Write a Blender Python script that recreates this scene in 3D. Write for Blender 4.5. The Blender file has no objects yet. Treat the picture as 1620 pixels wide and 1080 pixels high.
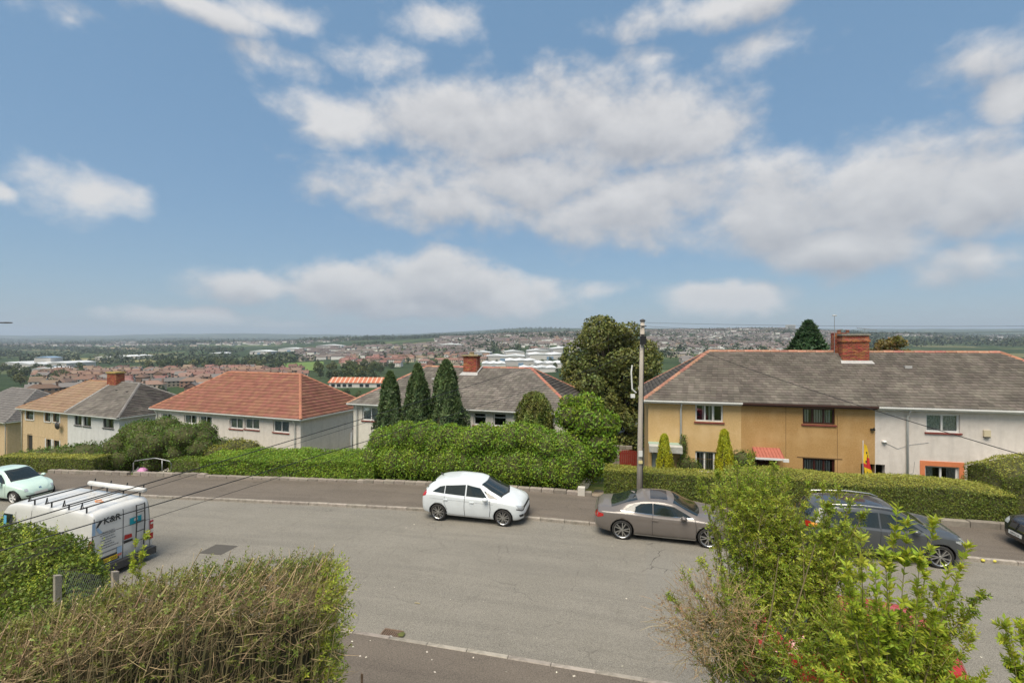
import bpy, bmesh, math, random
import numpy as np
from mathutils import Vector, Matrix
from mathutils.bvhtree import BVHTree
random.seed(7); R = np.random.RandomState(11)
S = bpy.context.scene; C = S.collection; rad = math.radians
# ---------------------------------------------------------------- camera, sky, sun, exposure
CAMZ = 6.75
cam = bpy.data.objects.new('camera', bpy.data.cameras.new('camera')); C.objects.link(cam)
cam.location = (0, 0, CAMZ); cam.rotation_euler = (rad(90), 0, 0)
cam.data.sensor_width = 36; cam.data.lens = 36 * 750 / 1620; cam.data.clip_start = .05; cam.data.clip_end = 60000
S.camera = cam
SUN_EL, SUN_AZ = 62, 205          # degrees; azimuth clockwise from +Y (behind the camera)
W = bpy.data.worlds.new('World'); S.world = W; W.use_nodes = True
W.cycles.sampling_method = 'MANUAL'; W.cycles.sample_map_resolution = 512
def build_world():
    nt = W.node_tree; nt.nodes.clear(); L = nt.links
    def nd(t, **k):
        n = nt.nodes.new(t)
        for a, b in k.items(): setattr(n, a, b)
        return n
    def inp(n, i, v):
        if isinstance(v, bpy.types.NodeSocket): L.new(v, n.inputs[i])
        elif v is not None: n.inputs[i].default_value = v
    def m(op, a, b=None, c=None, clamp=False):
        n = nd('ShaderNodeMath', operation=op, use_clamp=clamp); inp(n, 0, a); inp(n, 1, b); inp(n, 2, c); return n.outputs[0]
    def vm(op, a, b=None, out=0):
        n = nd('ShaderNodeVectorMath', operation=op); inp(n, 0, a); inp(n, 1, b); return n.outputs[out]
    def mixc(f, a, b):
        n = nd('ShaderNodeMix', data_type='RGBA'); inp(n, 0, f); inp(n, 6, a); inp(n, 7, b); return n.outputs[2]
    def sstep(x, a, b):
        n = nd('ShaderNodeMapRange', interpolation_type='SMOOTHSTEP'); inp(n, 0, x); inp(n, 1, a); inp(n, 2, b); return n.outputs[0]
    d = nd('ShaderNodeTexCoord').outputs['Generated']
    sx = nd('ShaderNodeSeparateXYZ'); inp(sx, 0, d); x, y, z = sx.outputs
    az = m('ARCTAN2', x, y); el = m('ARCSINE', z)
    cb = nd('ShaderNodeCombineXYZ'); inp(cb, 0, az); inp(cb, 1, el); P = cb.outputs[0]
    # drifting heaps of cloud: (pixel x, y, half width, half height, weight)
    heaps = [(560,185,95,48,.95),(700,185,150,62,1),(860,200,190,88,1.1),(1000,205,170,75,1.05),(1110,215,95,45,.85),(820,290,190,62,1),
        (600,300,110,50,.75),(1010,325,220,64,1.1),(1220,335,180,80,1.12),(1400,310,200,88,1.15),(1560,305,180,84,1.12),(1330,390,190,52,1.02),(1560,410,130,36,.95),
        (740,325,150,45,.95),(130,312,80,46,.8),(430,455,105,30,.95),(560,462,150,46,1.2),(700,450,120,50,1.25),(790,468,95,40,1.15),(640,485,200,22,1.0),(1110,470,95,26,1.1),
        (1180,468,85,30,1.15),(330,505,105,19,1.2),(440,512,75,12,1.0),(960,458,40,12,.45),(300,12,170,28,.66),(440,25,70,30,.65),(700,30,85,38,.65),
        (470,105,90,30,.6),(590,100,90,36,.65),(1030,95,60,30,.5),(1130,12,200,32,.75),(1560,90,110,60,.85),(1600,150,70,45,.7),(1230,75,90,30,.4),(5,303,26,16,.7),(95,25,60,28,.5)]
    def pixdir(px, py):
        u, v = (px-810)/750, (540-py)/750
        return math.atan(u), math.atan(v/math.hypot(1, u))
    nz = nd('ShaderNodeTexNoise'); st = vm('MULTIPLY', d, (1, 1, 1.35))
    inp(nz, 'Vector', st); inp(nz, 'Scale', 8.5); inp(nz, 'Detail', 9.0); inp(nz, 'Roughness', .6); inp(nz, 'Distortion', .1)
    nz2 = nd('ShaderNodeTexNoise'); st2 = vm('ADD', st, (0.012, 0, .03))
    inp(nz2, 'Vector', st2); inp(nz2, 'Scale', 8.5); inp(nz2, 'Detail', 5.0); inp(nz2, 'Roughness', .55); inp(nz2, 'Distortion', .1)
    wob = nd('ShaderNodeTexNoise'); inp(wob, 'Vector', d); inp(wob, 'Scale', 9.0); inp(wob, 'Detail', 3.0)
    wv = vm('MULTIPLY', vm('SUBTRACT', wob.outputs['Color'], (.5, .5, .5)), (.055, .04, 0))
    def field(Pv, hl=None):
        acc = None
        for (px, py, hw, hh, wt) in (hl or heaps):
            a, e = pixdir(px, py); a2, _ = pixdir(px+hw, py); _, e2 = pixdir(px, py-hh)
            q = vm('MULTIPLY', vm('SUBTRACT', Pv, (a, e, 0)), (1/max(a2-a, .01), 1/max(e2-e, .006), 0))
            v = m('MULTIPLY_ADD', vm('LENGTH', q, out=1), -wt*.75, wt)
            acc = v if acc is None else m('MAXIMUM', acc, v)
        return acc
    Pw = vm('ADD', P, wv)
    f1 = field(Pw); f2 = field(vm('ADD', Pw, (.0, .03, 0)), [h for h in heaps if h[2] >= 100])
    # the same kind of broken cloud goes on over the rest of the sky
    big = nd('ShaderNodeTexNoise'); inp(big, 'Vector', st); inp(big, 'Scale', 2.2); inp(big, 'Detail', 4.0)
    rest = m('MULTIPLY', m('SUBTRACT', big.outputs[0], .47), 5.0)
    away = sstep(m('MAXIMUM', m('MULTIPLY', m('ABSOLUTE', az), .83), m('MULTIPLY', el, 1.18)), .74, .9)
    def dens(f, n):
        ff = m('ADD', m('MULTIPLY', f, m('SUBTRACT', 1.0, away)), m('MULTIPLY', rest, away))
        return m('ADD', ff, m('MULTIPLY', m('SUBTRACT', n, .5), 1.85))
    D1 = dens(f1, nz.outputs[0]); D2 = dens(f2, nz2.outputs[0])
    alpha = m('MULTIPLY', sstep(D1, -.02, .68), .96)
    alpha = m('MULTIPLY', alpha, sstep(el, .012, .05))
    lit = m('MULTIPLY_ADD', m('SUBTRACT', D1, D2), .8, .5, clamp=True)
    thick = sstep(D1, .5, 1.7)
    lit = m('SUBTRACT', lit, m('MULTIPLY', thick, .2), clamp=True)
    ccol = mixc(lit, (.45, .47, .515, 1), (.81, .805, .805, 1))
    sky = nd('ShaderNodeTexSky', sky_type='NISHITA'); sky.sun_disc = False
    sky.sun_elevation = rad(SUN_EL); sky.sun_rotation = rad(SUN_AZ); sky.air_density = 1.25; sky.dust_density = .25; sky.ozone_density = 1.5; sky.altitude = 120
    k = vm('SCALE', sky.outputs[0]); k.node.inputs['Scale'].default_value = SKYK
    blue = mixc(.7, k, (.172, .335, .535, 1)); col = mixc(alpha, blue, ccol)
    bg = nd('ShaderNodeBackground'); inp(bg, 0, col); inp(bg, 1, WSTR)
    o = nd('ShaderNodeOutputWorld'); L.new(bg.outputs[0], o.inputs[0])
SKYK, WSTR = .15, .27
build_world()
sl = bpy.data.lights.new('sun', 'SUN'); sl.energy = 1.5; sl.angle = rad(42); sl.color = (1, .9, .75)
sun = bpy.data.objects.new('sun', sl); C.objects.link(sun)
sun.rotation_euler = (rad(90-SUN_EL), 0, rad(180-SUN_AZ) + math.pi*0)
_sd = Vector((math.sin(rad(SUN_AZ))*math.cos(rad(SUN_EL)), math.cos(rad(SUN_AZ))*math.cos(rad(SUN_EL)), math.sin(rad(SUN_EL))))
sun.rotation_euler = _sd.to_track_quat('Z', 'Y').to_euler()
S.view_settings.view_transform = 'Standard'; S.view_settings.look = 'None'; S.view_settings.exposure = 1.8; S.view_settings.gamma = 1
S.cycles.use_denoising = True; S.cycles.max_bounces = 5; S.cycles.diffuse_bounces = 3; S.cycles.transparent_max_bounces = 12; S.cycles.volume_bounces = 0
S.cycles.sample_clamp_indirect = 6
try: S.cycles.denoiser = 'OPENIMAGEDENOISE'
except Exception: pass
# ---------------------------------------------------------------- street frame: s along the road, n across it
TH = rad(14); CT, ST = math.cos(TH), math.sin(TH)
def sn(s, n, z=0.): return Vector((s*CT + n*ST, -s*ST + n*CT, z))
def to_sn(X, Y): return X*CT - Y*ST, X*ST + Y*CT
def g(s):                       # the road falls gently to the left
    t = max(0., -5.5 - s)
    return -.046*t*t/(t+3.5)
def px(x, y, Y): return Vector(((x-810)/750*Y, Y, CAMZ-(y-540)/750*Y))
# ---------------------------------------------------------------- mesh helpers
class MB:
    def __init__(self): self.v = []; self.f = []
    def add(self, vs, fs):
        o = len(self.v); self.v += [tuple(p) for p in vs]; self.f += [tuple(i+o for i in f) for f in fs]; return self
    def box(self, a, b):
        x0, y0, z0 = a; x1, y1, z1 = b
        return self.add([(x0,y0,z0),(x1,y0,z0),(x1,y1,z0),(x0,y1,z0),(x0,y0,z1),(x1,y0,z1),(x1,y1,z1),(x0,y1,z1)],
            [(0,3,2,1),(4,5,6,7),(0,1,5,4),(1,2,6,5),(2,3,7,6),(3,0,4,7)])
    def tube(self, pts, r, k=6, cap=True):
        pts = [Vector(p) for p in pts]; rs = r if isinstance(r, (list, tuple)) else [r]*len(pts)
        vs = []; fs = []
        for i, p in enumerate(pts):
            t = (pts[min(i+1, len(pts)-1)] - pts[max(i-1, 0)])
            if t.length < 1e-9: t = Vector((0, 0, 1))
            t.normalize(); a = t.orthogonal() if abs(t.z) > .95 else t.cross(Vector((0, 0, 1))); a.normalize(); b = t.cross(a)
            for j in range(k):
                w = 2*math.pi*j/k; vs.append(p + (a*math.cos(w) + b*math.sin(w))*rs[i])
        for i in range(len(pts)-1):
            for j in range(k):
                fs.append((i*k+j, i*k+(j+1) % k, (i+1)*k+(j+1) % k, (i+1)*k+j))
        if cap: fs += [tuple(range(k))[::-1], tuple((len(pts)-1)*k+j for j in range(k))]
        return self.add(vs, fs)
    def lathe(self, prof, k=24, axis='z', c=(0, 0, 0)):
        vs = []; fs = []; n = len(prof)
        for (r, h) in prof:
            for j in range(k):
                w = 2*math.pi*j/k; p = (r*math.cos(w), r*math.sin(w), h)
                if axis == 'y': p = (p[0], p[2], p[1])
                vs.append((p[0]+c[0], p[1]+c[1], p[2]+c[2]))
        for i in range(n-1):
            for j in range(k):
                q = (i*k+j, i*k+(j+1) % k, (i+1)*k+(j+1) % k, (i+1)*k+j)
                fs.append(q if axis == 'z' else q[::-1])
        return self.add(vs, fs)
    def grid(self, rows, close=False):
        n = len(rows[0]); vs = [p for r in rows for p in r]; fs = []
        for i in range(len(rows)-1):
            for j in range(n if close else n-1):
                fs.append((i*n+j, i*n+(j+1) % n, (i+1)*n+(j+1) % n, (i+1)*n+j))
        return self.add(vs, fs)
    def mesh(self, name, mat=None, smooth=False):
        me = bpy.data.meshes.new(name); me.from_pydata(self.v, [], self.f)
        if mat: me.materials.append(mat)
        if smooth: me.polygons.foreach_set('use_smooth', [True]*len(me.polygons))
        return me
    def build(self, name, mat, parent=None, smooth=False, loc=None, rz=None):
        return link(name, self.mesh(name, mat, smooth), parent, loc, rz)
def link(name, data, parent=None, loc=None, rz=None):
    o = bpy.data.objects.new(name, data); C.objects.link(o)
    if parent: o.parent = parent
    if loc is not None: o.location = loc
    if rz is not None: o.rotation_euler = (0, 0, rz)
    return o
def tag(o, label=None, cat=None, group=None, kind=None):
    if label: o['label'] = label
    if cat: o['category'] = cat
    if group: o['group'] = group
    if kind: o['kind'] = kind
    return o
def thing(name, label, cat, loc=(0, 0, 0), rz=0, group=None):
    return tag(link(name, None, None, loc, rz), label, cat, group)
def npmesh(name, V, k, mat=None, smooth=False):
    """V: (N*k,3) vertices, every k a face of its own"""
    V = np.asarray(V, np.float32).reshape(-1, 3); n = len(V)//k
    me = bpy.data.meshes.new(name); me.vertices.add(len(V)); me.vertices.foreach_set('co', V.ravel())
    me.loops.add(n*k); me.loops.foreach_set('vertex_index', np.arange(n*k, dtype=np.int32))
    me.polygons.add(n); me.polygons.foreach_set('loop_start', np.arange(0, n*k, k, dtype=np.int32))
    if smooth: me.polygons.foreach_set('use_smooth', np.ones(n, bool))
    me.update(calc_edges=True)
    if mat: me.materials.append(mat)
    return me
def trimesh(name, V, F, mat=None, smooth=False):
    V = np.asarray(V, np.float32); F = np.asarray(F, np.int32); k = F.shape[1]
    me = bpy.data.meshes.new(name); me.vertices.add(len(V)); me.vertices.foreach_set('co', V.ravel())
    me.loops.add(F.size); me.loops.foreach_set('vertex_index', F.ravel())
    me.polygons.add(len(F)); me.polygons.foreach_set('loop_start', np.arange(0, F.size, k, dtype=np.int32))
    if smooth: me.polygons.foreach_set('use_smooth', np.ones(len(F), bool))
    me.update(calc_edges=True)
    if mat: me.materials.append(mat)
    return me
def text(name, s, size, mat, parent, loc, rot, ext=.002, align='LEFT', bold=0):
    cu = bpy.data.curves.new(name, 'FONT'); cu.body = s; cu.size = size; cu.extrude = ext; cu.align_x = align; cu.offset = bold; cu.resolution_u = 3
    t = bpy.data.objects.new(name, cu); C.objects.link(t); dg = bpy.context.evaluated_depsgraph_get()
    me = bpy.data.meshes.new_from_object(t.evaluated_get(dg)); C.objects.unlink(t); bpy.data.objects.remove(t)
    me.materials.clear(); me.materials.append(mat)
    o = link(name, me, parent, loc); o.rotation_euler = rot; return o
# ---------------------------------------------------------------- materials
MC = {}
def mat(name, col, rough=.85, col2=None, nscale=3., ndet=6., lo=.35, hi=.65, bump=0., bscale=40., metal=0., coat=0., island=0., stretch=(1, 1, 1), spec=.5, col3=None, n3=.6, rand=0., coords='Object', stain=0., emit=None):
    if name in MC: return MC[name]
    M = bpy.data.materials.new(name); M.use_nodes = True; nt = M.node_tree; L = nt.links; b = nt.nodes['Principled BSDF']
    b.inputs['Roughness'].default_value = rough; b.inputs['Metallic'].default_value = metal; b.inputs['Coat Weight'].default_value = coat
    b.inputs['Coat Roughness'].default_value = .06; b.inputs['Specular IOR Level'].default_value = spec
    def nd(t, **k):
        n = nt.nodes.new(t)
        for a, v in k.items(): setattr(n, a, v)
        return n
    tc = nd('ShaderNodeTexCoord'); mp = nd('ShaderNodeMapping'); L.new(tc.outputs[coords], mp.inputs[0]); mp.inputs['Scale'].default_value = stretch
    def noise(sc, det=6.):
        n = nd('ShaderNodeTexNoise'); L.new(mp.outputs[0], n.inputs['Vector']); n.inputs['Scale'].default_value = sc; n.inputs['Detail'].default_value = det; n.inputs['Roughness'].default_value = .6
        return n.outputs[0]
    def rng(x, a, c, lo_=0., hi_=1.):
        n = nd('ShaderNodeMapRange'); L.new(x, n.inputs[0])
        for i, v in enumerate((a, c, lo_, hi_)): n.inputs[i+1].default_value = v
        return n.outputs[0]
    def mix(f, a, c, t='MIX'):
        n = nd('ShaderNodeMix', data_type='RGBA', blend_type=t)
        for i, v in ((0, f), (6, a), (7, c)):
            if isinstance(v, bpy.types.NodeSocket): L.new(v, n.inputs[i])
            else: n.inputs[i].default_value = v if i == 0 else (*v[:3], 1)
        return n.outputs[2]
    cur = col
    if col2 is not None: cur = mix(rng(noise(nscale, ndet), lo, hi), col, col2)
    if col3 is not None: cur = mix(rng(noise(n3, 5), .5, .68), cur, col3)
    if stain:
        mp2 = nd('ShaderNodeMapping'); L.new(tc.outputs[coords], mp2.inputs[0]); mp2.inputs['Scale'].default_value = (2.2, 2.2, .25)
        n = nd('ShaderNodeTexNoise'); L.new(mp2.outputs[0], n.inputs['Vector']); n.inputs['Scale'].default_value = 1.3; n.inputs['Detail'].default_value = 7.
        cur = mix(rng(n.outputs[0], .5, .75, 0, stain), cur, tuple(c*.55 for c in col))
    if island or rand:
        if island: r = nd('ShaderNodeNewGeometry').outputs['Random Per Island']; k = island
        else: r = nd('ShaderNodeObjectInfo').outputs['Random']; k = rand
        hv = nd('ShaderNodeHueSaturation'); v = rng(r, 0, 1, 1-k, 1+k); L.new(v, hv.inputs['Value'])
        mm = nd('ShaderNodeMath', operation='MULTIPLY_ADD'); L.new(r, mm.inputs[0]); mm.inputs[1].default_value = 37.7; mm.inputs[2].default_value = 0
        fr = nd('ShaderNodeMath', operation='FRACT'); L.new(mm.outputs[0], fr.inputs[0]); L.new(rng(fr.outputs[0], 0, 1, .5-.03*min(1, k*2.5), .5+.03*min(1, k*2.5)), hv.inputs['Hue'])
        if isinstance(cur, bpy.types.NodeSocket): L.new(cur, hv.inputs['Color'])
        else: hv.inputs['Color'].default_value = (*cur[:3], 1)
        cur = hv.outputs[0]
    if isinstance(cur, bpy.types.NodeSocket): L.new(cur, b.inputs['Base Color'])
    else: b.inputs['Base Color'].default_value = (*cur[:3], 1)
    if bump:
        bn = nd('ShaderNodeBump'); bn.inputs['Strength'].default_value = bump; bn.inputs['Distance'].default_value = .02; L.new(noise(bscale, 4), bn.inputs['Height']); L.new(bn.outputs[0], b.inputs['Normal'])
    MC[name] = M; return M
def leafmat(name, col, var=.35, col2=None, trans=.3, rough=.5, n2=.8):
    """leaf faces: each island its own shade, some light passing through"""
    if name in MC: return MC[name]
    M = mat(name, col, rough, col2=col2, nscale=n2, lo=.42, hi=.6, island=var, spec=.35); nt = M.node_tree; L = nt.links; b = nt.nodes['Principled BSDF']
    t = nt.nodes.new('ShaderNodeBsdfTranslucent'); mx = nt.nodes.new('ShaderNodeMixShader'); mx.inputs[0].default_value = trans
    src = b.inputs['Base Color'].links[0].from_socket; hs = nt.nodes.new('ShaderNodeHueSaturation'); hs.inputs['Value'].default_value = 1.25; hs.inputs['Hue'].default_value = .485
    L.new(src, hs.inputs['Color']); L.new(hs.outputs[0], t.inputs[0]); L.new(b.outputs[0], mx.inputs[1]); L.new(t.outputs[0], mx.inputs[2])
    L.new(mx.outputs[0], nt.nodes['Material Output'].inputs[0]); return M
def glassmat(name, tint=(.8, .85, .85), refl=.16):
    if name in MC: return MC[name]
    M = bpy.data.materials.new(name); M.use_nodes = True; nt = M.node_tree; nt.nodes.clear(); L = nt.links
    t = nt.nodes.new('ShaderNodeBsdfTransparent'); t.inputs[0].default_value = (*tint, 1); gl = nt.nodes.new('ShaderNodeBsdfGlossy'); gl.inputs['Roughness'].default_value = .02
    fr = nt.nodes.new('ShaderNodeLayerWeight'); fr.inputs[0].default_value = .3; ad = nt.nodes.new('ShaderNodeMath'); ad.operation = 'MULTIPLY_ADD'; ad.inputs[1].default_value = .8; ad.inputs[2].default_value = refl
    L.new(fr.outputs['Fresnel'], ad.inputs[0]); mx = nt.nodes.new('ShaderNodeMixShader'); L.new(ad.outputs[0], mx.inputs[0]); L.new(t.outputs[0], mx.inputs[1]); L.new(gl.outputs[0], mx.inputs[2])
    o = nt.nodes.new('ShaderNodeOutputMaterial'); L.new(mx.outputs[0], o.inputs[0]); MC[name] = M; return M
WHITE = mat('white_plastic', (.78, .78, .76), .35, col2=(.68, .68, .65), nscale=2)
BLACKP = mat('black_plastic', (.015, .015, .016), .5)
STEEL = mat('galvanised_steel', (.42, .43, .43), .45, metal=.7, col2=(.33, .34, .34), nscale=9)
# ---------------------------------------------------------------- terrain: one sheet from the garden to the hills
COLS = [(-3000, [(45,-6),(100,-19),(200,-30),(350,-31),(600,-33),(1000,-33),(2000,-27),(4000,-12),(7000,40),(11000,150),(14000,175)]),
 (100, [(45,-6),(100,-19),(200,-30),(350,-31),(600,-33),(1000,-33),(2000,-27),(4000,-12),(7000,45),(11000,165),(14000,190)]),
 (420, [(45,-6),(100,-19),(200,-30),(350,-31),(600,-32),(1000,-31),(2000,-18),(2800,5),(4200,0),(7000,50),(11000,185),(14000,190)]),
 (600, [(45,-6),(100,-19),(200,-29),(350,-31),(600,-28),(1000,-25),(1600,-8),(2600,22),(4200,20),(7000,60),(11000,150),(14000,180)]),
 (720, [(45,-6),(100,-19),(200,-28),(350,-29),(600,-26),(1000,-20),(1500,-2),(2400,30),(3600,35),(6500,120),(9000,190),(14000,200)]),
 (830, [(45,-6),(100,-18),(200,-26),(350,-27),(600,-25),(900,-20),(1300,2),(2000,36),(3200,45),(6000,175),(9000,230),(14000,240)]),
 (1000, [(45,-6),(100,-17),(200,-24),(400,-22),(700,-18),(1000,-8),(1500,8),(2400,66),(3200,66),(6500,190),(9000,215),(14000,230)]),
 (1200, [(45,-6),(100,-16),(200,-22),(400,-21),(700,-17),(1000,-9),(1500,8),(2500,72),(3200,64),(6500,170),(9000,240),(14000,250)]),
 (1420, [(45,-6),(100,-16),(200,-22),(400,-21),(700,-17),(1000,-9),(1500,2),(2500,40),(3600,52),(6500,150),(9000,230),(14000,250)]),
 (1600, [(45,-6),(100,-16),(200,-22),(400,-21),(700,-17),(1000,-9),(1500,0),(2500,22),(3600,40),(6500,170),(9000,260),(14000,260)]),
 (4600, [(45,-6),(100,-16),(200,-22),(400,-21),(700,-17),(1000,-9),(1500,0),(2500,22),(3600,40),(6500,170),(9000,260),(14000,260)])]
DS = np.exp(np.linspace(math.log(45), math.log(14000), 60))
AZC = np.array([math.atan((c-810)/750) for c, _ in COLS])
TAB = np.array([[np.interp(math.log(d), [math.log(a) for a, _ in l], [z for _, z in l]) for d in DS] for _, l in COLS])
TAB[:, 1:-1] = (TAB[:, :-2]+2*TAB[:, 1:-1]+TAB[:, 2:])/4
LDS = np.log(DS)
def valley(X, Y):
    r = math.hypot(X, Y); az = math.atan2(X, max(Y, 1e-3)) if Y > 0 else (1.5 if X > 0 else -1.5)
    d = r*max(math.cos(az), .35)
    i = int(np.clip(np.searchsorted(AZC, az)-1, 0, len(AZC)-2)); t = min(1, max(0, (az-AZC[i])/(AZC[i+1]-AZC[i]))); t = t*t*(3-2*t)
    l = math.log(max(d, 45.)); k = (l-LDS[0])/(LDS[1]-LDS[0]); k = min(max(k, 0), len(LDS)-1.001); j = int(k); f = k-j
    a = TAB[i, j]*(1-f)+TAB[i, j+1]*f; b = TAB[i+1, j]*(1-f)+TAB[i+1, j+1]*f
    z = a*(1-t)+b*t
    if r > 500:
        w = min(1, (r-500)/2500)
        z += w*(4*math.sin(X*.0031+Y*.0012)+3*math.sin(Y*.0043-X*.0017)) + max(0, (r-4000)/6000)*(14*math.sin(X*.0011+1.3)*math.cos(Y*.0007)+9*math.sin(X*.0027-Y*.0013)+6*math.sin(X*.0059))
    return z
def T(X, Y):
    s, n = to_sn(X, Y)
    if n < 7.4: return g(s)*.6+(.05+ 3.0*min(1, max(0, (7.4-n)/6.0)))
    if n < 20.8: return g(s)-.14
    gl = g(s)-.14-.265*(min(n, 33)-20.8)-.12*max(0, min(n, 60)-33)
    w = min(1, max(0, (n-36)/22)); w = w*w*(3-2*w)
    return gl*(1-w)+valley(X, Y)*w
def build_terrain():
    rr = np.concatenate([np.linspace(2, 46, 64), np.exp(np.linspace(math.log(48), math.log(14000), 120))])
    aa = np.concatenate([np.linspace(-180, -64, 30)[:-1], np.linspace(-64, 64, 260), np.linspace(64, 180, 30)[1:]]); aa = np.radians(aa)
    V = []; 
    for r in rr:
        for a in aa:
            X, Y = r*math.sin(a), r*math.cos(a); V.append((X, Y, T(X, Y)))
    n = len(aa); F = []
    for i in range(len(rr)-1):
        for j in range(n-1):
            F.append((i*n+j, (i+1)*n+j, (i+1)*n+j+1, i*n+j+1))
    # ground cover: near grass, farther off a patchwork of pasture, hedgerow and wood
    M = bpy.data.materials.new('countryside'); M.use_nodes = True; nt = M.node_tree; L = nt.links; b = nt.nodes['Principled BSDF']; b.inputs['Roughness'].default_value = .95; b.inputs['Specular IOR Level'].default_value = .1
    def nd(t, **k):
        q = nt.nodes.new(t)
        for p, v in k.items(): setattr(q, p, v)
        return q
    tc = nd('ShaderNodeTexCoord'); P = tc.outputs['Object']
    fl = nd('ShaderNodeMapping'); L.new(P, fl.inputs[0]); fl.inputs['Scale'].default_value = (1, 1, 0)
    wn = nd('ShaderNodeTexNoise'); L.new(fl.outputs[0], wn.inputs['Vector']); wn.inputs['Scale'].default_value = .006; wn.inputs['Detail'].default_value = 3
    wa = nd('ShaderNodeVectorMath', operation='MULTIPLY_ADD'); L.new(wn.outputs['Color'], wa.inputs[0]); wa.inputs[1].default_value = (90, 90, 0); L.new(fl.outputs[0], wa.inputs[2])
    vo = nd('ShaderNodeTexVoronoi'); L.new(wa.outputs[0], vo.inputs['Vector']); vo.inputs['Scale'].default_value = .0052
    ed = nd('ShaderNodeTexVoronoi', feature='DISTANCE_TO_EDGE'); L.new(wa.outputs[0], ed.inputs['Vector']); ed.inputs['Scale'].default_value = .0052
    cr = nd('ShaderNodeValToRGB'); e = cr.color_ramp.elements; cr.color_ramp.interpolation = 'CONSTANT'
    sx = nd('ShaderNodeSeparateColor'); L.new(vo.outputs['Color'], sx.inputs[0]); L.new(sx.outputs[0], cr.inputs[0])
    cols = [(0, (.04, .06, .026)), (.18, (.075, .105, .038)), (.36, (.03, .05, .02)), (.5, (.095, .115, .05)), (.64, (.048, .075, .03)), (.76, (.17, .16, .08)), (.86, (.035, .06, .022)), (.94, (.12, .15, .065))]
    e[0].position = 0; e[0].color = (*cols[0][1], 1); e[1].position = cols[1][0]; e[1].color = (*cols[1][1], 1)
    for p, c in cols[2:]:
        q = e.new(p); q.color = (*c, 1)
    def mix(f, a, c):
        q = nd('ShaderNodeMix', data_type='RGBA')
        for i, v in ((0, f), (6, a), (7, c)):
            if isinstance(v, bpy.types.NodeSocket): L.new(v, q.inputs[i])
            else: q.inputs[i].default_value = v if i == 0 else (*v, 1)
        return q.outputs[2]
    def rng(x, a, c):
        q = nd('ShaderNodeMapRange'); L.new(x, q.inputs[0]); q.inputs[1].default_value = a; q.inputs[2].default_value = c; return q.outputs[0]
    def noise(sc, det=5, vec=None):
        q = nd('ShaderNodeTexNoise'); L.new(vec or fl.outputs[0], q.inputs['Vector']); q.inputs['Scale'].default_value = sc; q.inputs['Detail'].default_value = det; return q.outputs[0]
    cur = mix(rng(ed.outputs[0], .05, .03), cr.outputs[0], (.025, .045, .018))
    cur = mix(rng(noise(.0018, 6), .52, .56), cur, (.028, .048, .02))
    cur = mix(rng(noise(.03, 4), .45, .7), cur, (.05, .075, .03))
    near = mix(rng(noise(.9, 6), .4, .62), (.06, .095, .022), (.12, .13, .045))
    ln = nd('ShaderNodeVectorMath', operation='LENGTH'); L.new(fl.outputs[0], ln.inputs[0])
    cur = mix(rng(ln.outputs['Value'], 70, 160), near, cur)
    L.new(cur, b.inputs['Base Color'])
    o = link('hillside_ground', trimesh('hillside_ground', V, F, M, True)); tag(o, kind='structure')
build_terrain()
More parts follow.
